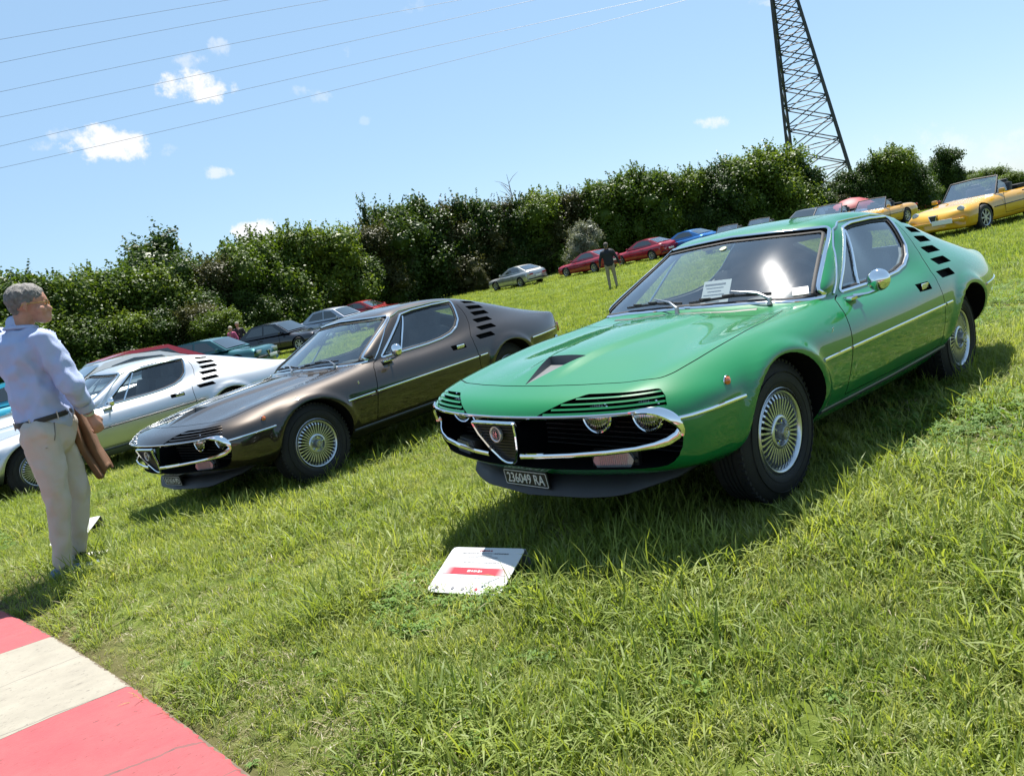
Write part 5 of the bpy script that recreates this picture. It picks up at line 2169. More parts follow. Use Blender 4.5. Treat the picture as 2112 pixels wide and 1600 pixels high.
# lower bushes that close the foot of the hedge
low = [(-100, 660, 40, 1), (10, 650, 40, 0), (90, 640, 41, 2), (160, 650, 41, 1), (240, 640, 42, 0), (310, 630, 43, 1), (385, 620, 43, 3), (440, 635, 42, 0), (500, 600, 46, 1), (560, 590, 48, 4), (620, 575, 50, 1),
       (690, 560, 53, 4), (750, 545, 55, 1), (815, 520, 58, 1), (870, 510, 60, 4), (930, 500, 61, 1), (1000, 500, 61, 4), (1060, 495, 61, 1), (1120, 490, 61, 4), (1235, 470, 62, 1),
       (1290, 455, 63, 4), (1350, 445, 64, 1), (1420, 430, 65, 4), (1480, 415, 66, 1), (1550, 400, 68, 4), (1610, 390, 70, 1), (1660, 400, 71, 4), (1725, 392, 73, 3), (1790, 378, 75, 1), (1840, 372, 76, 4), (1700, 402, 74, 3)]
LOW = ['outermost at the left', 'behind the man', 'right of the man', 'above the silver windscreen', 'above the red roof', 'left of the teal car', 'above the teal car', 'behind the teal bonnet', 'behind the woman in pink',
       'behind the dark estate car', 'behind the silver saloon', 'behind the red coupe roof', 'above the bronze windscreen', 'above the bronze roof', 'left of the pair in black', 'behind the pair in black',
       'left of the small olive shrub', 'behind the far silver coupe', 'right of the far silver coupe', 'behind the walker', 'between the red coupes', 'behind the second red coupe', 'behind the blue coupe',
       'behind the orange open car', 'behind the silver blue open car', 'left of the black roof', 'behind the black roof', 'behind the red parasol', 'behind the half hidden yellow car', 'at the gap beside the field', 'under the pylon']
for (px_, yt, dd, kk) in low:
    lk = 'dark green' if kk in (1, 4) else 'olive' if kk == 3 else 'bright green'
    tree(px_, yt, dd, kk, 1.35, 'low %s bush at the hedge foot, %s' % (lk, LOW.pop(0)), 'low bushes at the foot of the hedgerow', name='bush')
tree(1192, 448, 56, 5, 1.25, 'silvery grey leaved shrub standing out in the dark hedgerow', name='shrub')
tree(985, 545, 57, 3, .9, 'small olive shrub beside the silver coupe seen from behind', name='shrub')
tree(742, 404, 57, 6, 1.0, 'narrow conical evergreen rising above the hedgerow skyline')
tree(305, 476, 75, 1, 1.25, 'rounded darker tree standing alone behind the hedgerow on the left')
tree(1948, 296, 120, 4, .9, 'tall dark tree standing apart on the far right beyond the gap')
tree(1900, 340, 130, 6, .9, 'thin pointed tree left of the tall dark tree on the far right')
tree(2030, 335, 125, 7, 1.5, 'airy pale tree with sparse crown above the yellow convertible')
FARW = ['leftmost in the gap', 'left of the yellow windscreen', 'above the yellow windscreen', 'above the yellow door', 'above the yellow tail', 'at the right edge', 'just outside the right edge', 'beside the tall dark tree', 'olive one at the back']
for (px_, yt, dd, kk) in [(1915, 385, 110, 0), (1960, 378, 120, 4), (2000, 372, 115, 0), (2045, 366, 120, 2), (2090, 352, 115, 0), (2130, 350, 118, 1), (2180, 340, 120, 0), (1990, 350, 135, 1), (2075, 348, 140, 3)]:
    tree(px_, yt, dd, kk, 1.5, 'distant tree on the right hand horizon, %s' % FARW.pop(0), 'distant trees on the horizon at the right')


def bare_branch():
    b = at_depth(1190, 470, 66)
    root = Vector((b.x, b.y, th(b.x, b.y)))
    q = MB()
    r = random.Random(3)
    top = at_depth(1045, 360, 63)
    base = Vector((top.x, top.y, th(top.x, top.y)))
    H = top.z-base.z
    q.tube([(0, 0, 0), (.1, 0, H*.5), (0, .1, H*.8), (.1, .1, H)], [.09, .07, .04, .01], 6)
    for k in range(11):
        t = r.uniform(.72, .95); a = r.uniform(0, 6.28)
        s = Vector((.05, .05, H*t)); e = s+Vector((math.cos(a)*1.1, math.sin(a)*1.1, r.uniform(.3, 1.1)))
        q.tube([s, s.lerp(e, .5)+Vector((0, 0, .1)), e], [.025, .018, .006], 4)
    e = empty('bare_tree', base, label='leafless dead branches sticking up out of the hedgerow', category='tree')
    obj('trunk', q.mesh('trunk', [mat('dead wood', (.16, .13, .11), rough=.9)]), e)


bare_branch()

# ------------------------------------------------------------------ lattice pylon and wires
STEEL = mat('galvanised steel', (.045, .050, .052), rough=.6, metal=.3)


def build_pylon():
    D = 112.0
    b = at_depth(1704, 392, D)
    z0 = th(b.x, b.y)
    # axis: true vertical over the base point; taper from measured widths
    def width_at(y):
        # pixel width of the two outer legs at photo row y
        return 54+(125-54)*y/330
    zt = at_depth(1690, 330, D).z; zu = at_depth(1628, 0, D).z
    sc = D/FPX*1.06
    half = lambda z: np.interp(z, [zt, zu], [125*sc/2, 54*sc/2]) if z < zu else 54*sc/2+(z-zu)*(54-125)*sc/2/(zu-zt)
    def hw(z):
        h = 125*sc/2+(z-zt)*((54-125)*sc/2)/(zu-zt)
        return max(h, .75)
    top = z0+52
    az = math.atan2(RT.y, RT.x)
    cs = [math.radians(20)+math.pi/2*k for k in range(4)]
    # the field falls to the left, so upright things lean a little against it
    def corner(k, z):
        a = cs[k]+az
        ln = -.055*(z-z0)
        return Vector((b.x+RT.x*ln+math.cos(a)*hw(z), b.y+RT.y*ln+math.sin(a)*hw(z), z))
    e = empty('electricity_pylon', (0, 0, 0), label='tall dark steel lattice pylon rising above the trees', category='pylon')
    for k in range(4):
        q = MB()
        zs = np.linspace(z0-1, top, 14)
        q.tube([corner(k, z) for z in zs], .20, 6)
        obj('leg', q.mesh('leg', [STEEL]), e)
    q = MB()
    z = z0+1.0
    while z < top-1:
        dz = hw(z)*.50+.65
        z2 = min(z+dz, top)
        for k in range(4):
            a0, a1 = corner(k, z), corner((k+1) % 4, z)
            c0, c1 = corner(k, z2), corner((k+1) % 4, z2)
            q.tube([a0, c1], .075, 4); q.tube([a1, c0], .075, 4)
            q.tube([c0, c1], .065, 4)
        z = z2
    o = obj('bracing', q.mesh('bracing', [STEEL]), e, kind='stuff')
    # cross arms above the picture that carry the wires
    ends = []
    wdir = Vector((RT.x, RT.y, 0)).normalized()
    adir = Vector((-FH.x, -FH.y, 0))
    for k, zz in enumerate((top-13, top-8, top-3)):
        for sg in (1, -1):
            q = MB()
            L_ = 5.5-.8*k
            tip = Vector((b.x, b.y, zz))+adir*L_*sg
            q.tube([corner(0, zz-.8), tip], .06, 4); q.tube([corner(2, zz+.8), tip], .06, 4); q.tube([corner(1, zz-.8), tip], .06, 4)
            obj('cross_arm', q.mesh('cross_arm', [STEEL]), e)
            ends.append(tip)
    return e, ends


PY, ENDS = build_pylon()


def build_wires():
    lines = [((0, 82), (240, 40), (475, 0)), ((0, 130), (340, 62), (680, 0)), ((0, 190), (473, 92), (935, 3)), ((0, 242), (473, 141), (1105, 0)),
             ((0, 302), (473, 192), (1330, 0)), ((0, 347), (473, 238.6), (1440, -6))]
    wm = mat('wire', (.10, .10, .11), rough=.5, metal=.6)
    rows = [5, 4, 3, 2, 1, 0]
    for i, (a, m_, b) in enumerate(lines):
        # quadratic through the three observed points, in pixel rows over columns -> direction of the wire plane
        xs = np.array([a[0], m_[0], b[0]]); ys = np.array([a[1], m_[1], b[1]])
        c = np.polyfit(xs, ys, 2)
        q = MB()
        P = []
        for px_ in [float(v) for v in np.linspace(-260, 1500, 45)]:
            d = 150-30*(px_/1500.0)
            yy = float(np.polyval(c, px_) if px_ <= b[0] else b[1]+(2*c[0]*b[0]+c[1])*(px_-b[0]))
            P.append(at_depth(px_, yy, d))
        P.append(ENDS[5-i] if i < 6 else P[-1])
        q.tube(P, .026, 4, cap=False)
        o = obj('power_line', q.mesh('power_line', [wm]), label=['highest power line crossing the top left corner', 'second power line from the top of the sky', 'third power line, passing just over the small upper clouds', 'fourth power line, crossing the upper white cloud', 'fifth power line, second lowest of the six', 'lowest power line, crossing the white cloud on the left'][i], category='power line', group='power lines crossing the sky')


build_wires()
# ------------------------------------------------------------------ background cars
FGLASS = mat('background car glass', (.020, .028, .030), rough=.04, spec=.9, coat=1.0)
FTRIM = mat('background trim', (.02, .02, .022), rough=.5)
FLIGHT = mat('headlamp glass', (.55, .58, .60), rough=.1, spec=.9, coat=1.0)
FRED = mat('tail lamp red', (.45, .012, .012), rough=.15, coat=1.0)
FALLOY = mat('background alloy', (.45, .46, .48), rough=.35, metal=.7)
SHELLS = {}
BT = [0]


def shell(key, prof, W, wb, axf, wr=.31, cut=True, cockpit=None):
    """lower body: prof = (x, ztop, half width factor, zbottom) from nose to tail"""
    if key in SHELLS: return SHELLS[key]
    net = []
    w = W/2
    n = len(prof)
    for i, (x, z, f, zb) in enumerate(prof):
        end = i in (0, n-1)
        dz = z-zb
        # fronts and tails are rounded in plan
        k = .10*f if not end else .14
        xs = -1 if x < 0 else 1
        def px(r): return x-xs*(.16*(r**3) if i in (0, 1, n-2, n-1) else 0)
        net.append([(px(0), 0, z), (px(.6), .60*w*f, z-.006), (px(.88), .86*w*f, z-.045*min(1, dz/.3)), (px(1), w*f, z-.40*dz), (px(1), .985*w*f, z-.66*dz), (px(.95), .93*w*f, zb+.02), (px(.5), .5*w*f, zb), (px(0), 0, zb)])
    G = grid_from_net(net, 3, 46, 9, smooth=1)
    F = solid_faces(46, loop_full(G).shape[1], 9)
    me = mesh_from('body', loop_full(G).reshape(-1, 3), F)
    bm = bmesh.new(); bm.from_mesh(me)
    bmesh.ops.remove_doubles(bm, verts=bm.verts, dist=1e-5)
    bmesh.ops.recalc_face_normals(bm, faces=bm.faces); bm.to_mesh(me); bm.free()
    me.materials.append(mat('paint slot', (.1, .5, .2)))
    q = MB()
    for cx in (axf, axf-wb):
        for sg in (1, -1):
            c = [(cx+(wr+.04)*math.cos(2*math.pi*k/20), 0, wr+.01+(wr+.04)*math.sin(2*math.pi*k/20)) for k in range(20)]
            q.prism(c, (0, (w-.26)*sg, 0), (0, (w+.2)*sg, 0))
    if cockpit:
        x0, x1, yy, z0 = cockpit
        q.rbox(((x0+x1)/2, 0, z0+.5), (x0-x1, yy*2, 1.0), .06)
    me = boolean(me, q.mesh('c', [DARK], smooth=False), 'DIFFERENCE', self_=True)
    me.polygons.foreach_set('use_smooth', np.ones(len(me.polygons), bool))
    me.set_sharp_from_angle(angle=R(38))
    SHELLS[key] = me
    return me


def house(roof, wbelt, wroof, zb, sidewin):
    """greenhouse: roof = [(x, z)...] outline from the cowl over the roof to the tail base; returns paint mesh and glass meshes"""
    q = MB()
    n = len(roof)
    zt = max(z for x, z in roof)
    V = []
    for (x, z) in roof:
        t = (z-zb)/(zt-zb)
        wv = wbelt+(wroof-wbelt)*t
        V += [(x, wv, z), (x, wv*.55, z+.018*t), (x, -wv*.55, z+.018*t), (x, -wv, z)]
    F = []
    for i in range(n-1):
        for j in range(3):
            F.append((i*4+j, i*4+j+1, i*4+5+j, i*4+4+j))
    # side walls down to the belt
    o = len(V)
    V += [(x, wbelt, zb-.02) for x, z in roof]+[(x, -wbelt, zb-.02) for x, z in roof]
    for i in range(n-1):
        F.append((i*4, i*4+4, o+i+1, o+i))
        F.append((i*4+3, o+n+i, o+n+i+1, i*4+7))
    q.add(V, F)
    fr = q.mesh('cabin', [mat('paint slot', (.1, .5, .2))], sharp=38)
    gl = []
    def quad(name, pts):
        m = MB(); m.add(pts, [list(range(len(pts)))])
        me = m.mesh(name, [FGLASS], smooth=False); gl.append((name, me))
    def lerp(a, b, t): return tuple(a[i]+(b[i]-a[i])*t for i in range(3))
    def panel(name, i0, i1, m=.06, up=.006):
        a, b, c, d = V[i0*4], V[i0*4+3], V[i1*4+3], V[i1*4]
        def P(s, t):
            p = lerp(lerp(a, b, s), lerp(d, c, s), t)
            bow = 4*s*(1-s)*.018
            return (p[0], p[1], p[2]+bow+up)
        mm = MB(); VV = []; k = 8
        for i in range(k+1):
            for t in (m*1.3, 1-m*1.2):
                VV.append(P(m+(1-2*m)*i/k, t))
        nx = roof[i1][1]-roof[i0][1]; nz = roof[i0][0]-roof[i1][0]
        L_ = math.hypot(nx, nz)
        sgn = 1 if nz > 0 else 1
        VV = [(v[0]+nx/L_*.010, v[1], v[2]+nz/L_*.010) for v in VV]
        mm.add(VV, [(2*i, 2*i+1, 2*i+3, 2*i+2) for i in range(k)])
        gl.append((name, mm.mesh(name, [FGLASS], smooth=True)))
    panel('windscreen', 0, 1)
    panel('rear_window', n-2, n-1)
    for win in sidewin:
        for sg in (1, -1):
            pts = []
            for (x, z) in win:
                t = (z-zb)/(zt-zb)
                pts.append((x, (wbelt+(wroof-wbelt)*t+.006)*sg, z))
            m = MB(); m.add(pts, [list(range(len(pts)))])
            gl.append(('side_window', m.mesh('side_window', [FGLASS], smooth=False)))
    return fr, gl


def simple_wheel(r):
    k = 'wheel%.2f' % r
    if k in SHELLS: return SHELLS[k]
    b = MB(); b.lathe([(r*.62, 0), (r*.68, .012), (r*.92, .008), (r, -.02), (r, -.17), (r*.9, -.19), (r*.5, -.19)], 28)
    ty = b.mesh('tyre', [RUBBER])
    b = MB(); b.lathe([(r*.66, .004), (r*.64, .010), (r*.58, .0), (r*.56, -.03)], 28)
    for i in range(7):
        a = 2*math.pi*i/7
        b.box((r*.32*math.cos(a), -.008, r*.32*math.sin(a)), (r*.56, .014, r*.12), rot=Matrix(((math.cos(a), 0, -math.sin(a)), (0, 1, 0), (math.sin(a), 0, math.cos(a)))))
    b.lathe([(0, .004), (r*.14, .003), (r*.15, -.02)], 12)
    rm = b.mesh('rim', [FALLOY], sharp=40)
    b = MB(); b.lathe([(r*.58, -.05), (0, -.05)], 20)
    dk = b.mesh('wheel_back', [DARK])
    SHELLS[k] = (ty, rm, dk)
    return SHELLS[k]


TYPES = {
 'sedan': dict(prof=[(2.15, .46, .80, .26), (2.13, .60, .86, .22), (2.05, .68, .95, .20), (1.2, .78, 1, .18), (.85, .86, 1, .18), (0, .90, 1, .18), (-1.2, .93, 1, .18), (-1.35, .95, 1, .19), (-2.0, .95, .97, .22), (-2.13, .90, .90, .26), (-2.15, .50, .84, .30)],
      W=1.70, wb=2.51, axf=1.32, roof=[(.90, .88), (.25, 1.33), (-.4, 1.40), (-1.0, 1.36), (-1.62, .96)], wbelt=.78, wroof=.58,
      win=[[(.50, .96), (.10, 1.27), (-.33, 1.32), (-.33, .96)], [(-.40, .96), (-.40, 1.32), (-.95, 1.29), (-1.28, .98)]]),
 'hatch': dict(prof=[(1.95, .48, .82, .26), (1.93, .62, .88, .22), (1.85, .70, .96, .20), (1.1, .80, 1, .18), (.75, .86, 1, .18), (0, .89, 1, .18), (-1.2, .93, 1, .19), (-1.75, .95, .97, .22), (-1.93, .90, .92, .26), (-1.95, .50, .86, .30)],
      W=1.64, wb=2.45, axf=1.16, roof=[(.85, .87), (.22, 1.29), (-.3, 1.36), (-1.1, 1.34), (-1.80, .94)], wbelt=.76, wroof=.56,
      win=[[(.45, .94), (.08, 1.24), (-.38, 1.29), (-.38, .94)], [(-.45, .94), (-.45, 1.29), (-1.05, 1.27), (-1.42, .96)]]),
 'coupe': dict(prof=[(2.14, .44, .78, .24), (2.12, .56, .86, .20), (2.0, .66, .96, .18), (1.1, .80, 1, .17), (.70, .86, 1, .17), (0, .88, 1, .17), (-1.2, .93, 1, .18), (-1.6, .96, 1, .2), (-2.0, .94, .96, .24), (-2.12, .88, .90, .28), (-2.14, .48, .84, .30)],
      W=1.78, wb=2.54, axf=1.26, roof=[(.78, .87), (-.02, 1.27), (-.5, 1.32), (-.95, 1.28), (-1.75, .97)], wbelt=.76, wroof=.54,
      win=[[(.30, .94), (-.12, 1.20), (-.50, 1.26), (-.95, 1.21), (-1.30, .98)]]),
 'spider': dict(prof=[(2.10, .42, .76, .24), (2.08, .52, .84, .20), (1.95, .62, .93, .18), (1.2, .76, 1, .17), (.60, .82, 1, .17), (0, .82, 1, .17), (-.9, .82, 1, .18), (-1.5, .83, .98, .2), (-2.0, .78, .90, .24), (-2.15, .70, .80, .28), (-2.17, .46, .74, .30)],
      W=1.62, wb=2.25, axf=1.28, roof=None, wbelt=.70, wroof=.56, win=[], cockpit=(.42, -.72, .60, .42)),
}


def far_car(kind, color, px, dist, heading, label, metallic=0.0, name='parked_car', front='lamps', group='show cars parked on the far grass', cat='car', xy=None, cabin=None, top_color=None, dz=0.0):
    T = TYPES[kind]
    pm = paint('car paint %d %s' % (len(MATS), kind), color, metallic=metallic, rough=.4)
    if xy is None:
        p = at_depth(px, 560, dist)
        # the column is measured at the car's waist
        x, y = p.x, p.y
        for _ in range(3):
            z = th(x, y)+.6
            # pixel row of that height
            v = Vector((x, y, z))-CAM
            row = 800-FPX*v.dot(UP)/v.dot(fwd)
            p = at_depth(px, row, dist); x, y = p.x, p.y
    else:
        x, y = xy
    z = th(x, y)+dz
    # slope of the bank under the car
    if dist: heading -= math.atan2(px-1056, FPX)
    c, s = math.cos(heading), math.sin(heading)
    zf = th(x+c*1.2, y+s*1.2); zr = th(x-c*1.2, y-s*1.2)
    zl = th(x-s*.7, y+c*.7); zr2 = th(x+s*.7, y-c*.7)
    e = empty(name, (x, y, z), (math.atan2(zl-zr2, 1.4), -math.atan2(zf-zr, 2.4), heading), label, cat, group)
    me = repaint(shell(kind, T['prof'], T['W'], T['wb'], T['axf'], cockpit=T.get('cockpit')), pm)
    obj('body', me, e)
    w = T['W']/2
    xf, xr = T['prof'][0][0], T['prof'][-1][0]
    def put(nm, m, loc, rot=None, parent=e):
        o = obj(nm, m, parent, loc)
        if rot: o.rotation_euler = rot
        return o
    ty, rm, dk = simple_wheel(.31)
    for cx in (T['axf'], T['axf']-T['wb']):
        for sg in (1, -1):
            o = put('wheel', ty, (cx, (w-.02)*sg, .31), (0, 0, 0 if sg > 0 else math.pi))
            put('rim', rm, (0, 0, 0), parent=o); put('wheel_back', dk, (0, 0, 0), parent=o)
    q = MB()
    if front == 'pop':
        for sg in (1, -1):
            q = MB(); q.lathe([(0, .02), (.05, .015), (.085, 0), (.09, -.05)], 18, axis='x')
            put('headlight', q.mesh('headlight', [FLIGHT]), (xf-.20, .56*sg, .62))
    else:
        for sg in (1, -1):
            q = MB(); q.rbox((0, 0, 0), (.06, .36, .11), .02)
            put('headlight', q.mesh('headlight', [FLIGHT]), (xf-.075, .52*sg*w/.85, .60), (0, 0, -.12*sg))
    # grille shield and lower intake
    q = MB(); q.prism([(0, -.10, .58), (0, .10, .58), (0, .06, .44), (0, 0, .38), (0, -.06, .44)], (-.04, 0, 0), (.02, 0, 0))
    put('grille', q.mesh('grille', [FTRIM], smooth=False), (xf-.01, 0, 0))
    q = MB(); q.tube([(0, -.10, .58), (0, .10, .58), (0, .06, .44), (0, 0, .38), (0, -.06, .44)], .012, 5, closed=True)
    put('grille_frame', q.mesh('grille_frame', [CHROME]), (xf+.015, 0, 0))
    for (xx, sg) in ((xf-.035, 1), (xr+.035, -1)):
        q = MB(); q.rbox((0, 0, 0), (.10, 1.5*w/.85, .07), .025)
        put('bumper', q.mesh('bumper', [FTRIM if kind != 'spider' else pm]), (xx, 0, .40))
        q = MB(); q.rbox((0, 0, 0), (.015, .50, .11), .004)
        put('licence_plate', q.mesh('licence_plate', [PLATE_W]), (xx+.058*sg, .0 if sg < 0 else .22, .40 if sg > 0 else .56))
    for sg in (1, -1):
        q = MB(); q.rbox((0, 0, 0), (.04, .40, .09), .015)
        put('tail_lamp', q.mesh('tail_lamp', [FRED]), (xr+.03, .48*sg*w/.85, .70), (0, 0, .14*sg))
        q = MB(); q.rbox((0, 0, 0), (.09, .14, .10), .03)
        put('door_mirror', q.mesh('door_mirror', [pm]), (.55, (w+.03)*sg, .93 if kind != 'spider' else .86))
        q = MB(); q.tube([(T['axf']-.40, w*.995*sg, .50), (T['axf']-T['wb']+.40, w*.995*sg, .52)], .012, 5)
        put('side_trim', q.mesh('side_trim', [FTRIM]), (0, 0, 0))
        # door outline
        q = MB()
        q.tube([(.42, w*.985*sg, .80), (.42, w*1.004*sg, .60), (.42, w*1.0*sg, .30), (-.62, w*1.0*sg, .30), (-.62, w*1.004*sg, .60), (-.64, w*.985*sg, .80)], .005, 4)
        put('door_gap', q.mesh('door_gap', [DARK]), (0, 0, 0))
        q = MB(); q.rbox((-.50, w*.995*sg, .74), (.14, .02, .03), .006)
        put('door_handle', q.mesh('door_handle', [FTRIM]), (0, 0, 0))
    if T['roof']:
        kk = 'house_'+kind
        if kk not in SHELLS: SHELLS[kk] = house(T['roof'], T['wbelt'], T['wroof'], T['roof'][0][1], T['win'])
        fr, gl = SHELLS[kk]
        o = put('cabin', repaint(fr, pm), (0, 0, 0))
        for nm, m in gl:
            put(nm, m, (0, 0, 0), parent=o)
    else:
        # windscreen frame, glass and seats of an open car
        q = MB()
        fr = [(.52, .66, .80), (.18, .58, 1.22), (.14, 0, 1.245), (.18, -.58, 1.22), (.52, -.66, .80)]
        fr = resample([Vector(v) for v in fr], .08)
        q.tube(fr, .02, 6)
        o = put('windscreen_frame', q.mesh('windscreen_frame', [FTRIM]), (0, 0, 0))
        q = MB(); q.add([(.52, .66, .80), (.18, .58, 1.22), (.14, 0, 1.245), (.18, -.58, 1.22), (.52, -.66, .80), (.58, 0, .82)], [(0, 1, 2, 5), (5, 2, 3, 4)])
        put('windscreen', q.mesh('windscreen', [GLASS_OPEN], smooth=False), (0, 0, 0))
        for sg in (1, -1):
            q = MB(); q.rbox((-.10, .33*sg, .52), (.5, .48, .16), .05); q.rbox((-.40, .33*sg, .76), (.14, .46, .52), .05, rot=Matrix.Rotation(R(-14), 3, 'Y')); q.rbox((-.49, .33*sg, 1.02), (.08, .24, .16), .03)
            put('seat', q.mesh('seat', [FTRIM if cabin is None else cabin], sharp=40), (0, 0, 0))
            q = MB(); q.add([(.38, .64*sg, .82), (.20, .60*sg, 1.12), (-.05, .61*sg, 1.0), (-.05, .65*sg, .82)], [(0, 1, 2, 3)])
            put('quarter_glass', q.mesh('quarter_glass', [GLASS], smooth=False), (0, 0, 0))
        q = MB(); q.rbox((.32, 0, .76), (.22, 1.2, .12), .04)
        put('dashboard', q.mesh('dashboard', [DASH]), (0, 0, 0))
        q = MB(); q.rbox((-.92, 0, .84), (.42, 1.15, .14), .06)
        put('folded_top', q.mesh('folded_top', [mat('black canvas', (.015, .015, .017), rough=.9)]), (0, 0, 0))
    return e


RIGHTW = YAW-math.pi/2          # heading that points to the right of the picture
AWAY = YAW
D2 = math.radians
far_car('hatch', (.010, .085, .095), 452, 29.0, RIGHTW-D2(34), 'dark teal hatchback with sun glinting on its windscreen, parked below the hedgerow', metallic=.6)
far_car('sedan', (.010, .010, .016), 583, 35.0, RIGHTW-D2(36), 'black estate car with glaring windscreen, parked next to the hedgerow behind the bronze coupe', metallic=.3)
far_car('sedan', (.34, .37, .44), 700, 40.0, RIGHTW-D2(36), 'silver four door saloon beyond the black car, showing above the bronze roof', metallic=.7)
far_car('coupe', (.45, .010, .02), 762, 46.0, RIGHTW-D2(36), 'red coupe of which only the roof and bonnet show behind the silver saloon')
far_car('coupe', (.42, .43, .42), 1066, 51.0, AWAY+D2(38), 'silver coupe seen from behind near the painted line, alone in front of the hedgerow', metallic=.7)
far_car('coupe', (.42, .012, .03), 1214, 49.5, AWAY+D2(42), 'red coupe seen from behind, directly left of the walker in the dark jacket')
far_car('coupe', (.42, .012, .03), 1328, 50.0, AWAY+D2(48), 'red coupe seen from behind, directly right of the walker in the dark jacket')
far_car('coupe', (.012, .16, .50), 1412, 50.0, AWAY+D2(48), 'bright blue coupe behind the windscreen corner of the green car', metallic=.3)
far_car('spider', (.75, .36, .02), 1508, 44.0, YAW+D2(150), 'orange yellow open car whose bonnet just shows above the green roof', front='pop')
far_car('spider', (.42, .46, .55), 1572, 45.0, YAW+D2(150), 'silver blue open car with upright windscreen behind the green roof', metallic=.6, front='pop')
far_car('sedan', (.012, .014, .014), 1668, 45.0, YAW+D2(148), 'black saloon roof showing over the roof of the green car')
far_car('spider', (.16, .20, .30), 1718, 38.5, YAW+D2(150), 'dark blue open car in front of the red umbrella', metallic=.5, front='pop', dz=.1)
far_car('spider', (.78, .40, .015), 1806, 36.0, YAW+D2(-30+180), 'yellow open car half hidden behind the roof of the green car', front='pop', dz=.02)
far_car('spider', (.80, .42, .010), 2022, 23.6, YAW+D2(150), 'yellow open top convertible facing us on the grass at the far right', front='pop')
far_car('coupe', (.45, .012, .03), 1890, 88.0, RIGHTW+D2(30), 'small distant red car beyond the yellow convertible, at the gap in the trees')
# neighbours of the silver coupe at the left
far_car('coupe', (.55, .56, .55), 0, 0, D2(4), 'pale silver car whose roof shows between the man and the silver coupe', metallic=.6, xy=(-.62, -12.1))
far_car('hatch', (.42, .014, .03), 0, 0, D2(4), 'red hatchback roof showing over the pale car at the left', xy=(-1.75, -15.4), dz=.06)
far_car('coupe', (.02, .42, .62), 0, 0, D2(4), 'cyan blue car glimpsed at the left edge behind the man', xy=(.35, -17.2))

# red umbrella
def umbrella():
    p = at_depth(1757, 432, 41.0)
    z0 = th(p.x, p.y)
    e = empty('umbrella', (p.x, p.y, z0), label='red domed parasol open behind the green car roof', category='umbrella')
    top = at_depth(1757, 413, 41.0).z-z0+.12
    q = MB()
    n = 8
    V = [(0, 0, top)]
    rings = [(.40, -.06), (.78, -.22), (1.06, -.48), (1.15, -.68)]
    for r_, dz in rings:
        for k in range(n*3):
            a = 2*math.pi*k/(n*3)
            rr = r_*(1-.03*(1-math.cos(a*n))*.5)
            V.append((rr*math.cos(a), rr*math.sin(a), top+dz+(.03*abs(math.sin(a*n/2)) if r_ > .9 else 0)))
    F = [(0, 1+k, 1+(k+1) % (n*3)) for k in range(n*3)]
    for i in range(len(rings)-1):
        for k in range(n*3):
            a = 1+i*n*3; b = a+n*3
            F.append((a+k, b+k, b+(k+1) % (n*3), a+(k+1) % (n*3)))
    q.add(V, F)
    obj('canopy', q.mesh('canopy', [mat('red canopy', (.36, .006, .018), rough=.6)]), e)
    q = MB(); q.tube([(0, 0, 0), (0, 0, top+.05)], .02, 6)
    obj('pole', q.mesh('pole', [FALLOY]), e)


umbrella()

# ------------------------------------------------------------------ people
SKIN = mat('skin', (.60, .29, .19), rough=.5, noise=.12, nscale=25)
HAIR = mat('grey hair', (.24, .225, .21), rough=.7, noise=.35, nscale=60, bump=.8, bscale=220)
BLEND = {}


def blobs_mesh(name, caps, voxel, mats, smooth=6, disp=0.0, dscale=9.0, seed=0):
    """one continuous surface grown from tapered capsules: cap = (p, q, rp, rq[, squash axis, squash factor])"""
    bm = bmesh.new()
    for c in caps:
        a, b, ra, rb = Vector(c[0]), Vector(c[1]), c[2], c[3]
        ax = Vector(c[4]).normalized() if len(c) > 4 and c[4] is not None else None
        sq = c[5] if len(c) > 5 else 1.0
        L_ = (b-a).length
        n = max(1, int(L_/(min(ra, rb)*.5))) if L_ > 1e-5 else 0
        n = min(n, 14)
        for i in range(n+1):
            t = i/n if n else 0
            p = a.lerp(b, t); r_ = ra+(rb-ra)*t
            s = bmesh.ops.create_icosphere(bm, subdivisions=2, radius=r_)
            for v in s['verts']:
                d = v.co.copy()
                if ax is not None:
                    d = d-ax*d.dot(ax)*(1-sq)
                v.co = p+d
    me = bpy.data.meshes.new(name)
    bm.to_mesh(me); bm.free()
    o = bpy.data.objects.new('tmp', me)
    COL.objects.link(o)
    m = o.modifiers.new('r', 'REMESH'); m.mode = 'VOXEL'; m.voxel_size = voxel
    m = o.modifiers.new('s', 'SMOOTH'); m.factor = .5; m.iterations = smooth
    out = evaluated(o)
    bpy.data.objects.remove(o)
    if disp > 0:
        from mathutils import noise as mn
        for v in out.vertices:
            c = v.co
            f = mn.noise(Vector((c.x*dscale+seed, c.y*dscale, c.z*dscale*.55)))
            f2 = mn.noise(Vector((c.x*dscale*2.3, c.y*dscale*2.3+seed, c.z*dscale*1.6)))
            v.co = c+v.normal*disp*(abs(f)*-1.6+.3+f2*.6)
    out.materials.clear()
    for mm in mats: out.materials.append(mm)
    out.polygons.foreach_set('use_smooth', np.ones(len(out.polygons), bool))
    out.name = name
    return out


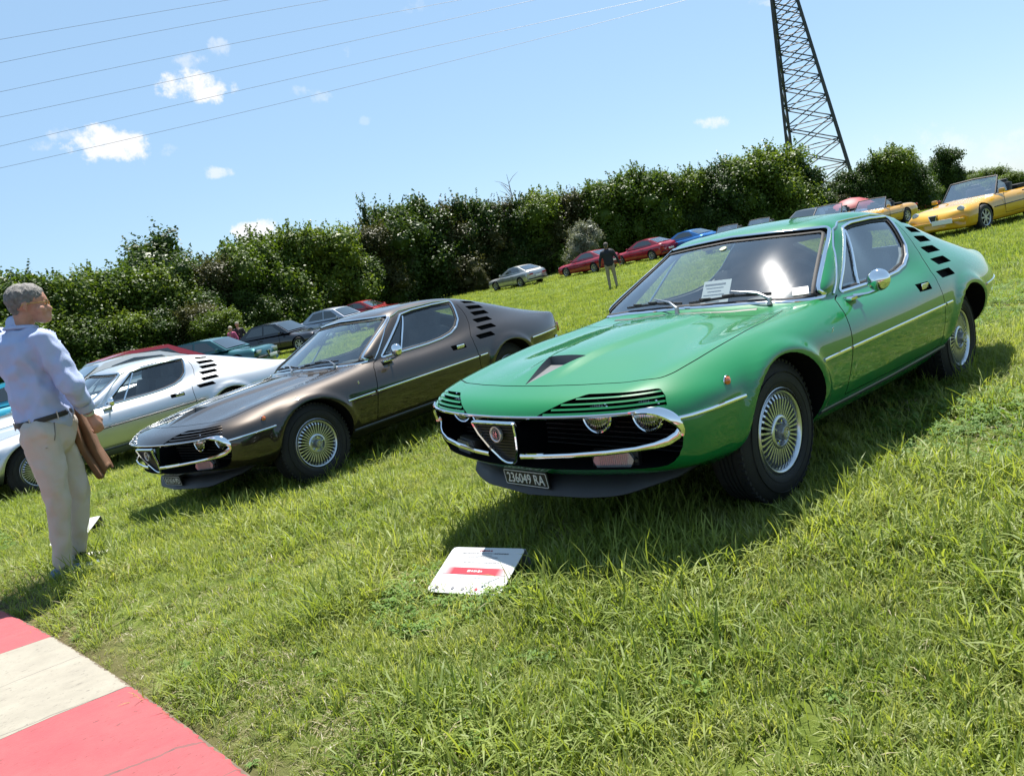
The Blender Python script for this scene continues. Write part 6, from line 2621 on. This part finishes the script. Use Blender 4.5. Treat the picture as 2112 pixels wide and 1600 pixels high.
def build_man():
    D0 = 5.44
    P = lambda x, y, d=0.0: at_depth(x, y, D0+d)
    pelvis = P(97, 878, .04)
    base = P(140, 1180)
    fc = Vector((-.995, -.08, 0)).normalized()      # the way the body faces
    rg = Vector((fc.y, -fc.x, 0))                    # his right hand side (towards the camera)
    up_ = Vector((0, 0, 1))
    hipR, hipL = P(82, 890, -.06), P(112, 885, .12)
    knR, knL = P(118, 1025, -.08), P(160, 1010, .12)
    anR, anL = P(130, 1160, -.06), P(160, 1130, .14)
    waist = P(78, 815, .04)
    chest = P(50, 735, .05)
    neckb = P(44, 678, .05)
    head = P(60, 632, .03)
    shR, shL = P(92, 705, -.10), P(12, 700, .24)
    elR = P(148, 795, -.16)
    wrR = P(184, 852, -.02)
    elL = P(60, 800, .34)
    wrL = P(128, 836, .26)
    e = empty('person', (base.x, base.y, 0), label='grey haired man in pale blue shirt and beige trousers standing at the left', category='person')
    T = lambda p: Vector(p)-e.location
    hf = Vector((-.90, .36, 0)).normalized()         # the way the head faces
    hs = Vector((hf.y, -hf.x, 0))                    # right ear side
    # ---- body
    caps = []
    H = head
    caps += [(H+hf*-.022+up_*.035, H+hf*.022+up_*.035, .088, .082, hs, .90),
             (H+hf*.035-up_*.02, H+hf*.045-up_*.06, .066, .050, hs, .95),
             (H+hf*.072-up_*.085, H+hf*.062-up_*.080, .030, .036, hs, 1.1),
             (H-up_*.05-hf*.03, neckb+up_*.02, .060, .066)]
    caps += [(H+hf*.094-up_*.010, H+hf*.104-up_*.034, .010, .015),            # nose
             (H+hf*.094-up_*.062, H+hf*.096-up_*.062, .014, .014, None, 1),    # lips
             (H+hf*.086+up_*.018, H+hf*.088+up_*.018, .020, .020)]            # brow
    for s in (1, -1):
        caps.append((H+hs*.082*s-hf*.008+up_*.008, H+hs*.084*s-hf*.006-up_*.024, .020, .013, hs, .45))
        caps.append((H+hs*.032*s+hf*.083+up_*.005, H+hs*.032*s+hf*.083+up_*.004, .014, .014))
        caps.append((H+hs*.045*s+hf*.058-up_*.03, H+hs*.040*s+hf*.066-up_*.035, .030, .026))
    caps += [(neckb-up_*.03, chest, .055, .09, fc, .8), (chest, waist, .10, .095, fc, .85), (waist, pelvis, .095, .10, fc, .9),
             (shR, elR, .045, .040), (elR, wrR, .040, .029), (shL, elL, .042, .038), (elL, wrL, .038, .029), (neckb-up_*.05, shR, .04, .04), (neckb-up_*.05, shL, .04, .04),
             (hipR, knR, .085, .055), (knR, anR, .055, .040), (hipL, knL, .085, .055), (knL, anL, .055, .040)]
    # right hand: palm and curled fingers
    hd = (P(202, 880, -.02)-wrR).normalized()
    pn = rg                                           # back of the hand looks to the camera
    th_ = hd.cross(pn).normalized()
    pal = wrR+hd*.045
    caps.append((wrR+hd*.015, wrR+hd*.075, .030, .036, pn, .55))
    for k, (off, l1) in enumerate(zip((-.027, -.009, .009, .026), (.042, .046, .044, .035))):
        a = wrR+hd*.088+th_*off
        b = a+hd*l1*.75-pn*.010
        c = b+hd*.010-pn*.030
        d_ = c-hd*.022-pn*.008
        caps += [(a, b, .0095, .0088), (b, c, .0088, .008), (c, d_, .008, .007)]
    a = wrR+hd*.035-th_*.028
    caps += [(a, a+hd*.032-th_*.018-pn*.010, .012, .010), (a+hd*.032-th_*.018-pn*.010, a+hd*.058-th_*.006-pn*.020, .010, .008)]
    # left hand (hidden by the jacket)
    hl = (wrL-elL).normalized()
    caps.append((wrL+hl*.01, wrL+hl*.08, .028, .033, up_, .6))
    for off in (-.026, -.009, .009, .025):
        s = rg*off
        caps += [(wrL+hl*.085+s, wrL+hl*.12+s, .009, .0085), (wrL+hl*.12+s, wrL+hl*.125+s-up_*.03, .0085, .0075)]
    caps.append((wrL+hl*.03+rg*.03, wrL+hl*.07+rg*.045, .011, .009))
    body = blobs_mesh('body', [(T(c[0]), T(c[1]))+tuple(c[2:]) for c in caps], .0075, [SKIN], smooth=3)
    obj('body', body, e)
    # ---- hair: a cap over the skull, short at the neck
    caps = [(H-hf*.030+up_*.050, H+hf*.012+up_*.054, .094, .088, hs, .92), (H-hf*.062+up_*.010, H-hf*.055-up_*.020, .052, .044, hs, 1.25), (H+hf*.045+up_*.092, H+hf*.072+up_*.080, .034, .024, hs, 1.5),
            (H+hs*.066-hf*.015+up_*.030, H+hs*.074-hf*.010+up_*.018, .026, .020, hs, .6), (H-hs*.066-hf*.015+up_*.030, H-hs*.074-hf*.010+up_*.018, .026, .020, hs, .6)]
    hair = blobs_mesh('hair', [(T(c[0]), T(c[1]))+tuple(c[2:]) for c in caps], .007, [HAIR], smooth=2, disp=.0045, dscale=55)
    obj('hair', hair, e)
    # ---- glasses
    q = MB()
    g0 = T(H+hf*.100+up_*.006)
    for s in (1, -1):
        c = g0+hs*.032*s
        q.tube([c+hs*(.024*math.cos(a))+up_*(.017*math.sin(a)) for a in [2*math.pi*k/14 for k in range(14)]], .0026, 5, closed=True)
        q.tube([g0+hs*.057*s, T(H+hs*.088*s-hf*.01+up_*.012), T(H+hs*.088*s-hf*.025)], .0028, 5)
    q.tube([g0-hs*.009, g0+hs*.009], .0016, 5)
    obj('glasses', q.mesh('glasses', [mat('gold frame', (.45, .28, .10), rough=.25, metal=1.0)]), e)
    # ---- shirt
    SH = mat('pale blue shirt', (.56, .66, .98), rough=.8, bump=.35, bscale=700, noise=.05, nscale=3)
    belly = waist+fc*.07
    caps = [(neckb-up_*.035, chest, .085, .165, fc, .80), (chest, waist, .170, .160, fc, .92), (belly, waist, .135, .145), (waist, pelvis+up_*.065, .168, .168, fc, .97),
            (neckb-up_*.03, shR-up_*.02, .062, .070), (neckb-up_*.03, shL-up_*.02, .062, .070), (chest+rg*.09, shR, .10, .078), (chest-rg*.09, shL, .10, .078),
            (shR, elR, .084, .072), (elR, elR.lerp(wrR, .72), .070, .052), (shL, elL, .085, .072), (elL, elL.lerp(wrL, .7), .066, .050), (neckb-up_*.01, neckb+up_*.018-hf*.012, .078, .070, hf, .95)]
    shirt = blobs_mesh('shirt', [(T(c[0]), T(c[1]))+tuple(c[2:]) for c in caps], .011, [SH], smooth=5, disp=.019, dscale=9.0, seed=3)
    so = obj('shirt', shirt, e)
    q = MB()
    cen = T(neckb+up_*.026)
    col = []
    for k in range(21):
        a = R(28)+R(304)*k/20
        dr = hf*math.cos(a)+hs*math.sin(a)
        col.append(cen+dr*.076-up_*(.010+.018*(1+math.cos(a))*.5))
    q.tube(col, .012, 8, flat=.022, nrm=[(p-cen).normalized() for p in col])
    obj('collar', q.mesh('collar', [SH]), so)
    q = MB()
    ce = elR.lerp(wrR, .74); dcu = (wrR-elR).normalized()
    q.tube([T(ce-dcu*.035), T(ce+dcu*.018)], [.054, .050], 18, cap=False)
    q.tube([T(ce+dcu*.016), T(ce+dcu*.02)], [.051, .046], 18, cap=False)
    obj('cuff', q.mesh('cuff', [SH]), so)
    # ---- trousers
    TR = mat('beige chinos', (.72, .63, .54), rough=.85, noise=.06, nscale=4, bump=.25, bscale=600)
    seat = pelvis-fc*.055-up_*.06
    caps = [(pelvis+up_*.01, pelvis-up_*.05, .148, .150, fc, .94), (seat+rg*.05, seat-rg*.05, .100, .100), (hipR-up_*.02, knR, .112, .076), (knR, anR+up_*.0, .074, .058), (hipL-up_*.02, knL, .108, .074), (knL, anL, .072, .056),
            (pelvis+fc*.05, pelvis+fc*.05-up_*.05, .12, .10)]
    tr = blobs_mesh('trousers', [(T(c[0]), T(c[1]))+tuple(c[2:]) for c in caps], .011, [TR], smooth=5, disp=.016, dscale=8.0, seed=9)
    to = obj('trousers', tr, e)
    # pocket slit, laid on the cloth
    bt = BVHTree.FromPolygons([v.co.copy() for v in tr.vertices], [list(p.vertices) for p in tr.polygons])
    q = MB()
    pk = []
    for k in range(7):
        t = k/6
        g = T(hipR)+rg*.4+fc*(.085-.05*t)+up_*(.075-.14*t)
        h_ = bt.ray_cast(g, -rg)
        if h_[0] is not None: pk.append(h_[0]+h_[1]*.001)
    if len(pk) > 2:
        q.tube(pk, .0035, 6)
        obj('pocket', q.mesh('pocket', [mat('pocket seam', (.25, .22, .18), rough=.9)]), to)
    # ---- belt with loops
    q = MB()
    bc = T(pelvis+up_*.052)
    ring = []
    for k in range(40):
        a = 2*math.pi*k/40
        ring.append(bc+fc*(.156*math.cos(a))+rg*(.162*math.sin(a))+up_*(.012*math.cos(a)))
    q.tube(ring, .005, 6, closed=True, flat=.018, nrm=[Vector((0, 0, 1))]*40)
    bo = obj('belt', q.mesh('belt', [mat('dark leather', (.020, .015, .014), rough=.5)]), e)
    for k in (3, 9, 15, 21, 28, 34):
        q = MB(); p = ring[k]; d_ = (p-bc).normalized()
        q.box(p+d_*.006, (.006, .006, .05), rot=Matrix.Identity(3))
        obj('belt_loop', q.mesh('belt_loop', [TR]), to)
    # ---- watch
    q = MB(); d_ = (wrR-elR).normalized(); c = T(wrR-d_*.01)
    q.tube([c-d_*.009, c+d_*.009], [.035, .034], 18)
    obj('watch', q.mesh('watch', [mat('watch strap', (.62, .66, .60), rough=.35, metal=.4)]), e)
    # ---- socks and shoes
    for nm, an, sh_d, col_, lab in (('shoe', anR, -.06, (.16, .24, .34), 'blue white patterned shoe'), ('shoe', anL, .14, (.62, .61, .55), 'off white trainer')):
        ft = Vector((an.x, an.y, 0))
        d_ = (fc*.95+rg*.30).normalized()
        s_ = Vector((d_.y, -d_.x, 0))
        hz = ft.z+.0
        lift = .0
        caps = [(Vector((ft.x, ft.y, .045))-d_*.055, Vector((ft.x, ft.y, .040))+d_*.06, .040, .042, up_, .9), (Vector((ft.x, ft.y, .040))+d_*.05, Vector((ft.x, ft.y, .030))+d_*.17, .044, .040, up_, .72),
                (Vector((ft.x, ft.y, .030))+d_*.17, Vector((ft.x, ft.y, .026))+d_*.205, .038, .030, up_, .75), (Vector((ft.x, ft.y, .06)), Vector((ft.x, ft.y, .085))-d_*.01, .040, .038)]
        m = blobs_mesh('shoe', [(T(c[0]), T(c[1]))+tuple(c[2:]) for c in caps], .007, [mat('shoe %s' % lab, col_, rough=.6, noise=.3 if 'pattern' in lab else .08, nscale=45)], smooth=3)
        o = obj('shoe', m, e, label=lab)
        q = MB()
        V = []
        n = 20
        out = []
        for k in range(n):
            a = 2*math.pi*k/n
            L_ = .145 if math.cos(a) > 0 else .110
            out.append(T(Vector((ft.x, ft.y, .012))+d_*(.06+L_*math.cos(a))+s_*(.044*math.sin(a))))
        q.prism(out, (0, 0, -.012), (0, 0, .010))
        obj('sole', q.mesh('sole', [mat('white sole', (.55, .55, .52), rough=.7)]), o)
        q = MB(); q.tube([T(Vector((an.x, an.y, .06))), T(Vector((an.x, an.y, .14)))], [.040, .042], 14)
        obj('sock', q.mesh('sock', [mat('navy sock', (.012, .014, .025), rough=.9)]), e)
    # ---- jacket hanging over the left forearm: a folded sheet with thickness
    JK = mat('brown suede', (.23, .105, .045), rough=.85, noise=.15, nscale=12, bump=.4, bscale=300)
    j = empty('jacket', (0, 0, 0), label='brown suede jacket hanging folded from the hand of the man', category='jacket')
    top = [P(134, 832, .10), P(150, 826, .12), P(162, 842, .16)]
    bot = [P(178, 935, .16), P(205, 984, .14), P(232, 962, .22)]
    q = MB()
    nU, nV = 22, 16
    V = []
    left = [P(134, 832, .08), P(148, 880, .08), P(165, 925, .10), P(205, 986, .10)]
    right = [P(158, 838, .18), P(188, 885, .20), P(212, 925, .22), P(233, 962, .22)]
    def poly_at(pl, t):
        k = t*(len(pl)-1); i = min(int(k), len(pl)-2); return pl[i].lerp(pl[i+1], k-i)
    cd = (CAM-top[0]).normalized()
    for i in range(nU+1):
        t = i/nU
        a, b = poly_at(left, t), poly_at(right, t)
        for jx in range(nV+1):
            s = jx/nV
            p = a.lerp(b, s)
            p = p+cd*(.040*math.sin(s*math.pi*3.2+t*1.2+.6)*(.35+.65*t)+.02*math.sin(s*9+t*5))
            if t > .93: p = p-up_*.02*math.sin(s*7)
            V.append(p)
    F = []
    for i in range(nU):
        for jx in range(nV):
            F.append((i*(nV+1)+jx, i*(nV+1)+jx+1, (i+1)*(nV+1)+jx+1, (i+1)*(nV+1)+jx))
    me = mesh_from('jacket', V, F, [JK])
    o = bpy.data.objects.new('t', me); COL.objects.link(o)
    m = o.modifiers.new('s', 'SOLIDIFY'); m.thickness = .035; m.offset = 0
    m = o.modifiers.new('d', 'SUBSURF'); m.levels = 1
    me = evaluated(o); bpy.data.objects.remove(o)
    me.name = 'folded_cloth'
    bpy.data.objects.remove(j)
    j = obj('jacket', me, label='brown suede jacket hanging folded from the hand of the man', category='jacket')


build_man()


def simple_person(px, dist, heading, height, top, legs, label, hairc=(.05, .035, .03), top_long=True, arms='down', group=None, skin=True, wide=1.0, bulk=1.0):
    p = at_depth(px, 560, dist)
    for _ in range(3):
        z = th(p.x, p.y)+.9
        v = Vector((p.x, p.y, z))-CAM
        row = 800-FPX*v.dot(UP)/v.dot(fwd)
        p = at_depth(px, row, dist)
    z0 = th(p.x, p.y)
    e = empty('person', (p.x, p.y, z0), (0, 0, heading), label, 'person', group)
    s = height/1.75
    V3 = lambda x, y, z: Vector((x*s, y*s*wide, z*s))
    caps = []
    body = [(V3(0, 0, 1.62), V3(.02, 0, 1.65), .088*s, .088*s), (V3(0, 0, 1.45), V3(0, 0, 1.58), .055*s, .05*s), (V3(0, 0, 1.2), V3(0, 0, 1.38), .12*s, .12*s), (V3(0, 0, .95), V3(0, 0, 1.2), .12*s, .12*s),
            (V3(.09, .0, 1.60), V3(.105, 0, 1.585), .014*s, .016*s)]
    for sg in (1, -1):
        body += [(V3(0, .09*sg, .90), V3(.03, .10*sg, .50), .075*s, .052*s), (V3(.03, .10*sg, .50), V3(-.03, .11*sg, .08), .05*s, .038*s)]
    hands = []
    for sg in (1, -1):
        if arms == 'down':
            el, wr = V3(-.02, .27*sg, 1.12), V3(.06, .31*sg, .88)
        elif arms == 'fold':
            el, wr = V3(.08, .25*sg, 1.12), V3(.25, .05*sg, 1.16)
        else:
            el, wr = V3(-.02, .27*sg, 1.12), (V3(.06, .31*sg, .88) if sg < 0 else V3(.25, .12, 1.30))
        body += [(V3(0, .19*sg, 1.40), el, .045*s, .038*s), (el, wr, .036*s, .026*s), (wr, wr+(wr-el).normalized()*.12*s, .03*s, .02*s)]
        hands.append((sg, el, wr))
    obj('body', blobs_mesh('body', body, .02, [SKIN], smooth=2), e)
    top_c = [(V3(0, -.06, 1.36), V3(0, .06, 1.36), .125*s, .125*s), (V3(0, 0, 1.3), V3(0, 0, .98), .155*s, .150*s, (1, 0, 0), .8), (V3(0, .1, 1.40), V3(0, -.1, 1.40), .08*s, .08*s)]
    top_c = [(a[0], a[1], a[2]*bulk, a[3]*bulk)+tuple(a[4:]) for a in top_c]
    for sg, el, wr in hands:
        top_c += [(V3(0, .17*sg, 1.40), el, .068*s, .055*s)]
        if top_long: top_c.append((el, el.lerp(wr, .85), .052*s, .042*s))
    obj('jacket', blobs_mesh('jacket', top_c, .022, [mat('cloth %s' % str(top), top, rough=.85)], smooth=3, disp=.01, dscale=7), e)
    leg_c = [(V3(0, 0, .98), V3(0, 0, .88), .14*s, .14*s, (1, 0, 0), .85)]
    for sg in (1, -1):
        leg_c += [(V3(0, .085*sg, .90), V3(.03, .10*sg, .50), .095*s, .072*s), (V3(.03, .10*sg, .50), V3(-.03, .11*sg, .10), .07*s, .055*s)]
    obj('trousers', blobs_mesh('trousers', leg_c, .022, [mat('cloth %s' % str(legs), legs, rough=.85)], smooth=3, disp=.008, dscale=7), e)
    obj('hair', blobs_mesh('hair', [(V3(-.02, 0, 1.67), V3(.01, 0, 1.68), .094*s, .090*s), (V3(-.06, 0, 1.60), V3(-.05, 0, 1.56), .06*s, .05*s)], .02, [mat('hair %s' % str(hairc), hairc, rough=.8)], smooth=2), e)
    for sg in (1, -1):
        obj('shoe', blobs_mesh('shoe', [(V3(-.06, .11*sg, .045), V3(.12, .12*sg, .035), .045*s, .038*s)], .015, [mat('shoe dark', (.04, .04, .045), rough=.7)], smooth=1), e)
    return e


simple_person(1257, 30.0, AWAY-D2(10), 1.76, (.014, .016, .028), (.36, .30, .21), 'walker in dark navy jacket and khaki trousers between the two red coupes', hairc=(.10, .08, .07), wide=1.2, bulk=1.3)
simple_person(900, 62.0, AWAY+D2(190), 1.72, (.012, .012, .014), (.14, .17, .24), 'person in black with folded arms by the hedgerow, left one of a pair', arms='fold', hairc=(.22, .12, .06))
simple_person(911, 62.3, AWAY+D2(150), 1.74, (.012, .012, .014), (.12, .15, .22), 'person in black with raised arm by the hedgerow, right one of a pair', arms='one', hairc=(.05, .03, .02))
simple_person(482, 36.5, AWAY+D2(160), 1.62, (.55, .10, .22), (.03, .03, .04), 'woman in pink top with pale hair beside the black car', hairc=(.60, .52, .42))
simple_person(497, 36.8, AWAY+D2(200), 1.74, (.03, .025, .025), (.03, .03, .04), 'person in dark clothes standing right next to the woman in pink', hairc=(.40, .36, .30))

# ------------------------------------------------------------------ information boards


def board(BL, BR, TR, TL, label, printed=True, supp=None):
    """folded metal sheet: sloping printed face and a back leg"""
    BL, BR, TR, TL = map(Vector, (BL, BR, TR, TL))
    u = (BR-BL).normalized(); v0 = (TL-BL); v = (v0-u*v0.dot(u)).normalized(); n = u.cross(v)
    if n.z < 0: n = -n
    W = (BR-BL).length; H = v0.dot(v)
    e = empty('information_board', BL, label=label, category='sign')
    rot = Matrix((u, v, n)).transposed().to_4x4()
    e.rotation_euler = rot.to_euler()
    q = MB()
    o_ = round_poly([(0, 0), (W, 0), (W, H), (0, H)], .022, 4)
    o_ = [p if p.y < H*.6 else p for p in o_]
    q.prism([(p.x, p.y, 0) for p in o_], (0, 0, -.003), (0, 0, 0))
    panel = obj('panel', q.mesh('panel', [mat('board white', (.78, .78, .78), rough=.35)], smooth=False), e)
    # back leg: bends down from the top edge to the ground
    Mi = rot.to_3x3().inverted()
    down = Mi @ Vector((0, 0, -1))
    back = Mi @ Vector((v.x, v.y, 0)).normalized()
    hgt = (BL+v*H).z
    q = MB()
    a = Vector((.0, H, -.002)); b = Vector((W, H, -.002))
    foot = down*(hgt-.015)+back*(.035)
    q.add([a, b, b+foot, a+foot, a+Vector((0, -.004, -.002)), b+Vector((0, -.004, -.002)), b+foot+Vector((0, -.004, -.002)), a+foot+Vector((0, -.004, -.002))], [(0, 1, 2, 3), (7, 6, 5, 4), (0, 4, 5, 1), (1, 5, 6, 2), (2, 6, 7, 3), (3, 7, 4, 0)])
    obj('back_leg', q.mesh('back_leg', [mat('board back', (.30, .31, .33), rough=.4, metal=.3)], smooth=False), e)
    if printed:
        m = bpy.data.materials.new('red band print'); m.use_nodes = True
        nt = m.node_tree; b = nt.nodes['Principled BSDF']; b.inputs['Roughness'].default_value = .35
        tc = nt.nodes.new('ShaderNodeTexCoord'); sx = nt.nodes.new('ShaderNodeSeparateXYZ'); nt.links.new(tc.outputs['Generated'], sx.inputs[0])
        rp = nt.nodes.new('ShaderNodeValToRGB')
        rp.color_ramp.elements[0].position = 0.0; rp.color_ramp.elements[0].color = (.50, .45, .45, 1)
        rp.color_ramp.elements[1].position = 1.0; rp.color_ramp.elements[1].color = (.50, .45, .45, 1)
        for ps in (.16, .84):
            el = rp.color_ramp.elements.new(ps); el.color = (.36, .030, .042, 1)
        nt.links.new(sx.outputs['X'], rp.inputs['Fac']); nt.links.new(rp.outputs[0], b.inputs['Base Color'])
        q = MB(); q.add([(W*.06, H*.40, .0012), (W*.94, H*.40, .0012), (W*.94, H*.545, .0012), (W*.06, H*.545, .0012)], [(0, 1, 2, 3)])
        obj('red_band', q.mesh('red_band', [m], smooth=False), panel)
        def scrib(name, cx, cy, w_, h_, mm, dens=1.0, seed=0):
            r = random.Random(seed)
            q = MB(); x = cx-w_/2
            while x < cx+w_/2:
                l = r.uniform(.3, .9)*h_
                hh = h_*r.uniform(.55, 1.0)
                q.box((x+l/2, cy, .0020), (l, hh, .0006))
                x += l+h_*r.uniform(.12, .55)/dens
            o = obj(name, q.mesh(name, [mm], smooth=False), panel, kind='stuff')
        PR = mat('print red', (.50, .06, .07), rough=.5); PD = mat('print grey', (.20, .20, .22), rough=.5)
        scrib('title_print', W*.5, H*.925, W*.17, H*.040, PR, seed=1)
        scrib('band_print', W*.5, H*.47, W*.19, H*.045, WHITE, seed=2)
        scrib('heading_print', W*.40, H*.865, W*.42, H*.014, PD, seed=3)
        scrib('heading_print', W*.72, H*.865, W*.20, H*.020, INK, seed=4)
        scrib('text_print', W*.5, H*.815, W*.22, H*.012, PD, seed=5)
        scrib('text_print', W*.5, H*.775, W*.40, H*.012, PD, seed=6)
        scrib('text_print', W*.52, H*.66, W*.50, H*.012, PD, seed=7)
        scrib('text_print', W*.45, H*.34, W*.36, H*.012, mat('print light', (.50, .50, .52), rough=.5), seed=8)
        for k, (xx, c_) in enumerate([(.12, (.1, .1, .1)), (.34, (.25, .25, .27)), (.48, (.3, .3, .3)), (.66, (.55, .05, .06)), (.80, (.45, .42, .25)), (.88, (.3, .3, .45))]):
            q = MB(); q.lathe([(0, .0022), (H*.030, .0022), (H*.030, .0012)], 10, axis='z', c=(W*xx, H*.10, 0))
            obj('logo_print', q.mesh('logo_print', [mat('logo %d' % k, c_, rough=.5)], smooth=False), panel)
    return e


board(ground_point(878, 1219, .04), ground_point(1030, 1229, .04), ground_point(1108, 1128, .135), ground_point(955, 1128, .135), 'white folded information board with a red band on the grass before the green car')
board(ground_point(98, 1128, .03), ground_point(170, 1113, .03), ground_point(203, 1086, .12), ground_point(135, 1078, .12), 'small white information board behind the feet of the man', printed=False)
G_PAINT = paint('green paint', (.003, .215, .055), metallic=.0, rough=.4)
coupe([0, 0, .045, 0, -.02827, -.04358], G_PAINT, 'bright green wedge coupe with black plate, nearest car on the grass', '236049 RA')
B_PAINT = paint('bronze paint', (.036, .026, .018), metallic=.45, rough=.42, flake=.05)
coupe([0.337, -3.6901, -0.0106, 0.1088, 0.0044, -0.0052], B_PAINT, 'dark bronze wedge coupe standing between the green and the silver one', 'A11614 PD')
S_PAINT = paint('silver paint', (.52, .54, .56), metallic=.85, rough=.40, flake=.05)
coupe([1.3647, -8.1965, -0.0344, 0.0536, 0.0135, -0.0303], S_PAINT, 'silver wedge coupe behind the man in the pale blue shirt', 'RM 53210', trim=mat('dark trim', (.03, .03, .032), rough=.4))
GREEN = [o for o in COL.objects if o.get('label','').startswith('bright green wedge')][0]
def on_car(me, name, parent, loc, rot=(0,0,0), **k):
    o = obj(name, me, parent, loc, **k); o.rotation_euler = rot; return o
q = MB(); q.rbox((0, 0, 0), (.002, .16, .20), .0008)
pp = on_car(q.mesh('paper_sheet', [WHITE], smooth=False), 'paper_sheet', GREEN, (-.675, .085, .855), (0, R(-38), R(8)))
for k in range(7):
    q = MB(); q.box((.0018, -.01, .075-.022*k), (.0004, .12-.02*(k % 3), .004 if k else .010))
    obj('print_line', q.mesh('print_line', [mat('print grey', (.20, .20, .22))], smooth=False), pp)

# stickers on the inside of the windscreen
SF = CM['surf']
p_, n_ = SF.front(.590, .850)
q = MB(); q.box((0, 0, 0), (.075, .060, .001))
st_ = on_car(q.mesh('sticker', [mat('sticker white', (.62, .62, .60), rough=.5)], smooth=False), 'sticker', GREEN, p_-n_*.008, n_.to_track_quat('Z', 'Y').to_euler())
q = MB(); q.lathe([(0, .0012), (.022, .0012)], 10, axis='z'); q.box((0, -.018, .0012), (.05, .004, .0006))
obj('sticker_print', q.mesh('sticker_print', [mat('sticker grey', (.22, .24, .26), rough=.6)], smooth=False), st_, kind='stuff')
p_, n_ = SF.front(.0, 1.105)
q = MB(); q.lathe([(0, .001), (.020, .001)], 20, axis='z'); q2 = q.mesh('round_sticker', [mat('sticker green', (.35, .50, .22), rough=.5)])
on_car(q2, 'round_sticker', GREEN, p_-n_*.008, n_.to_track_quat('Z', 'Y').to_euler())
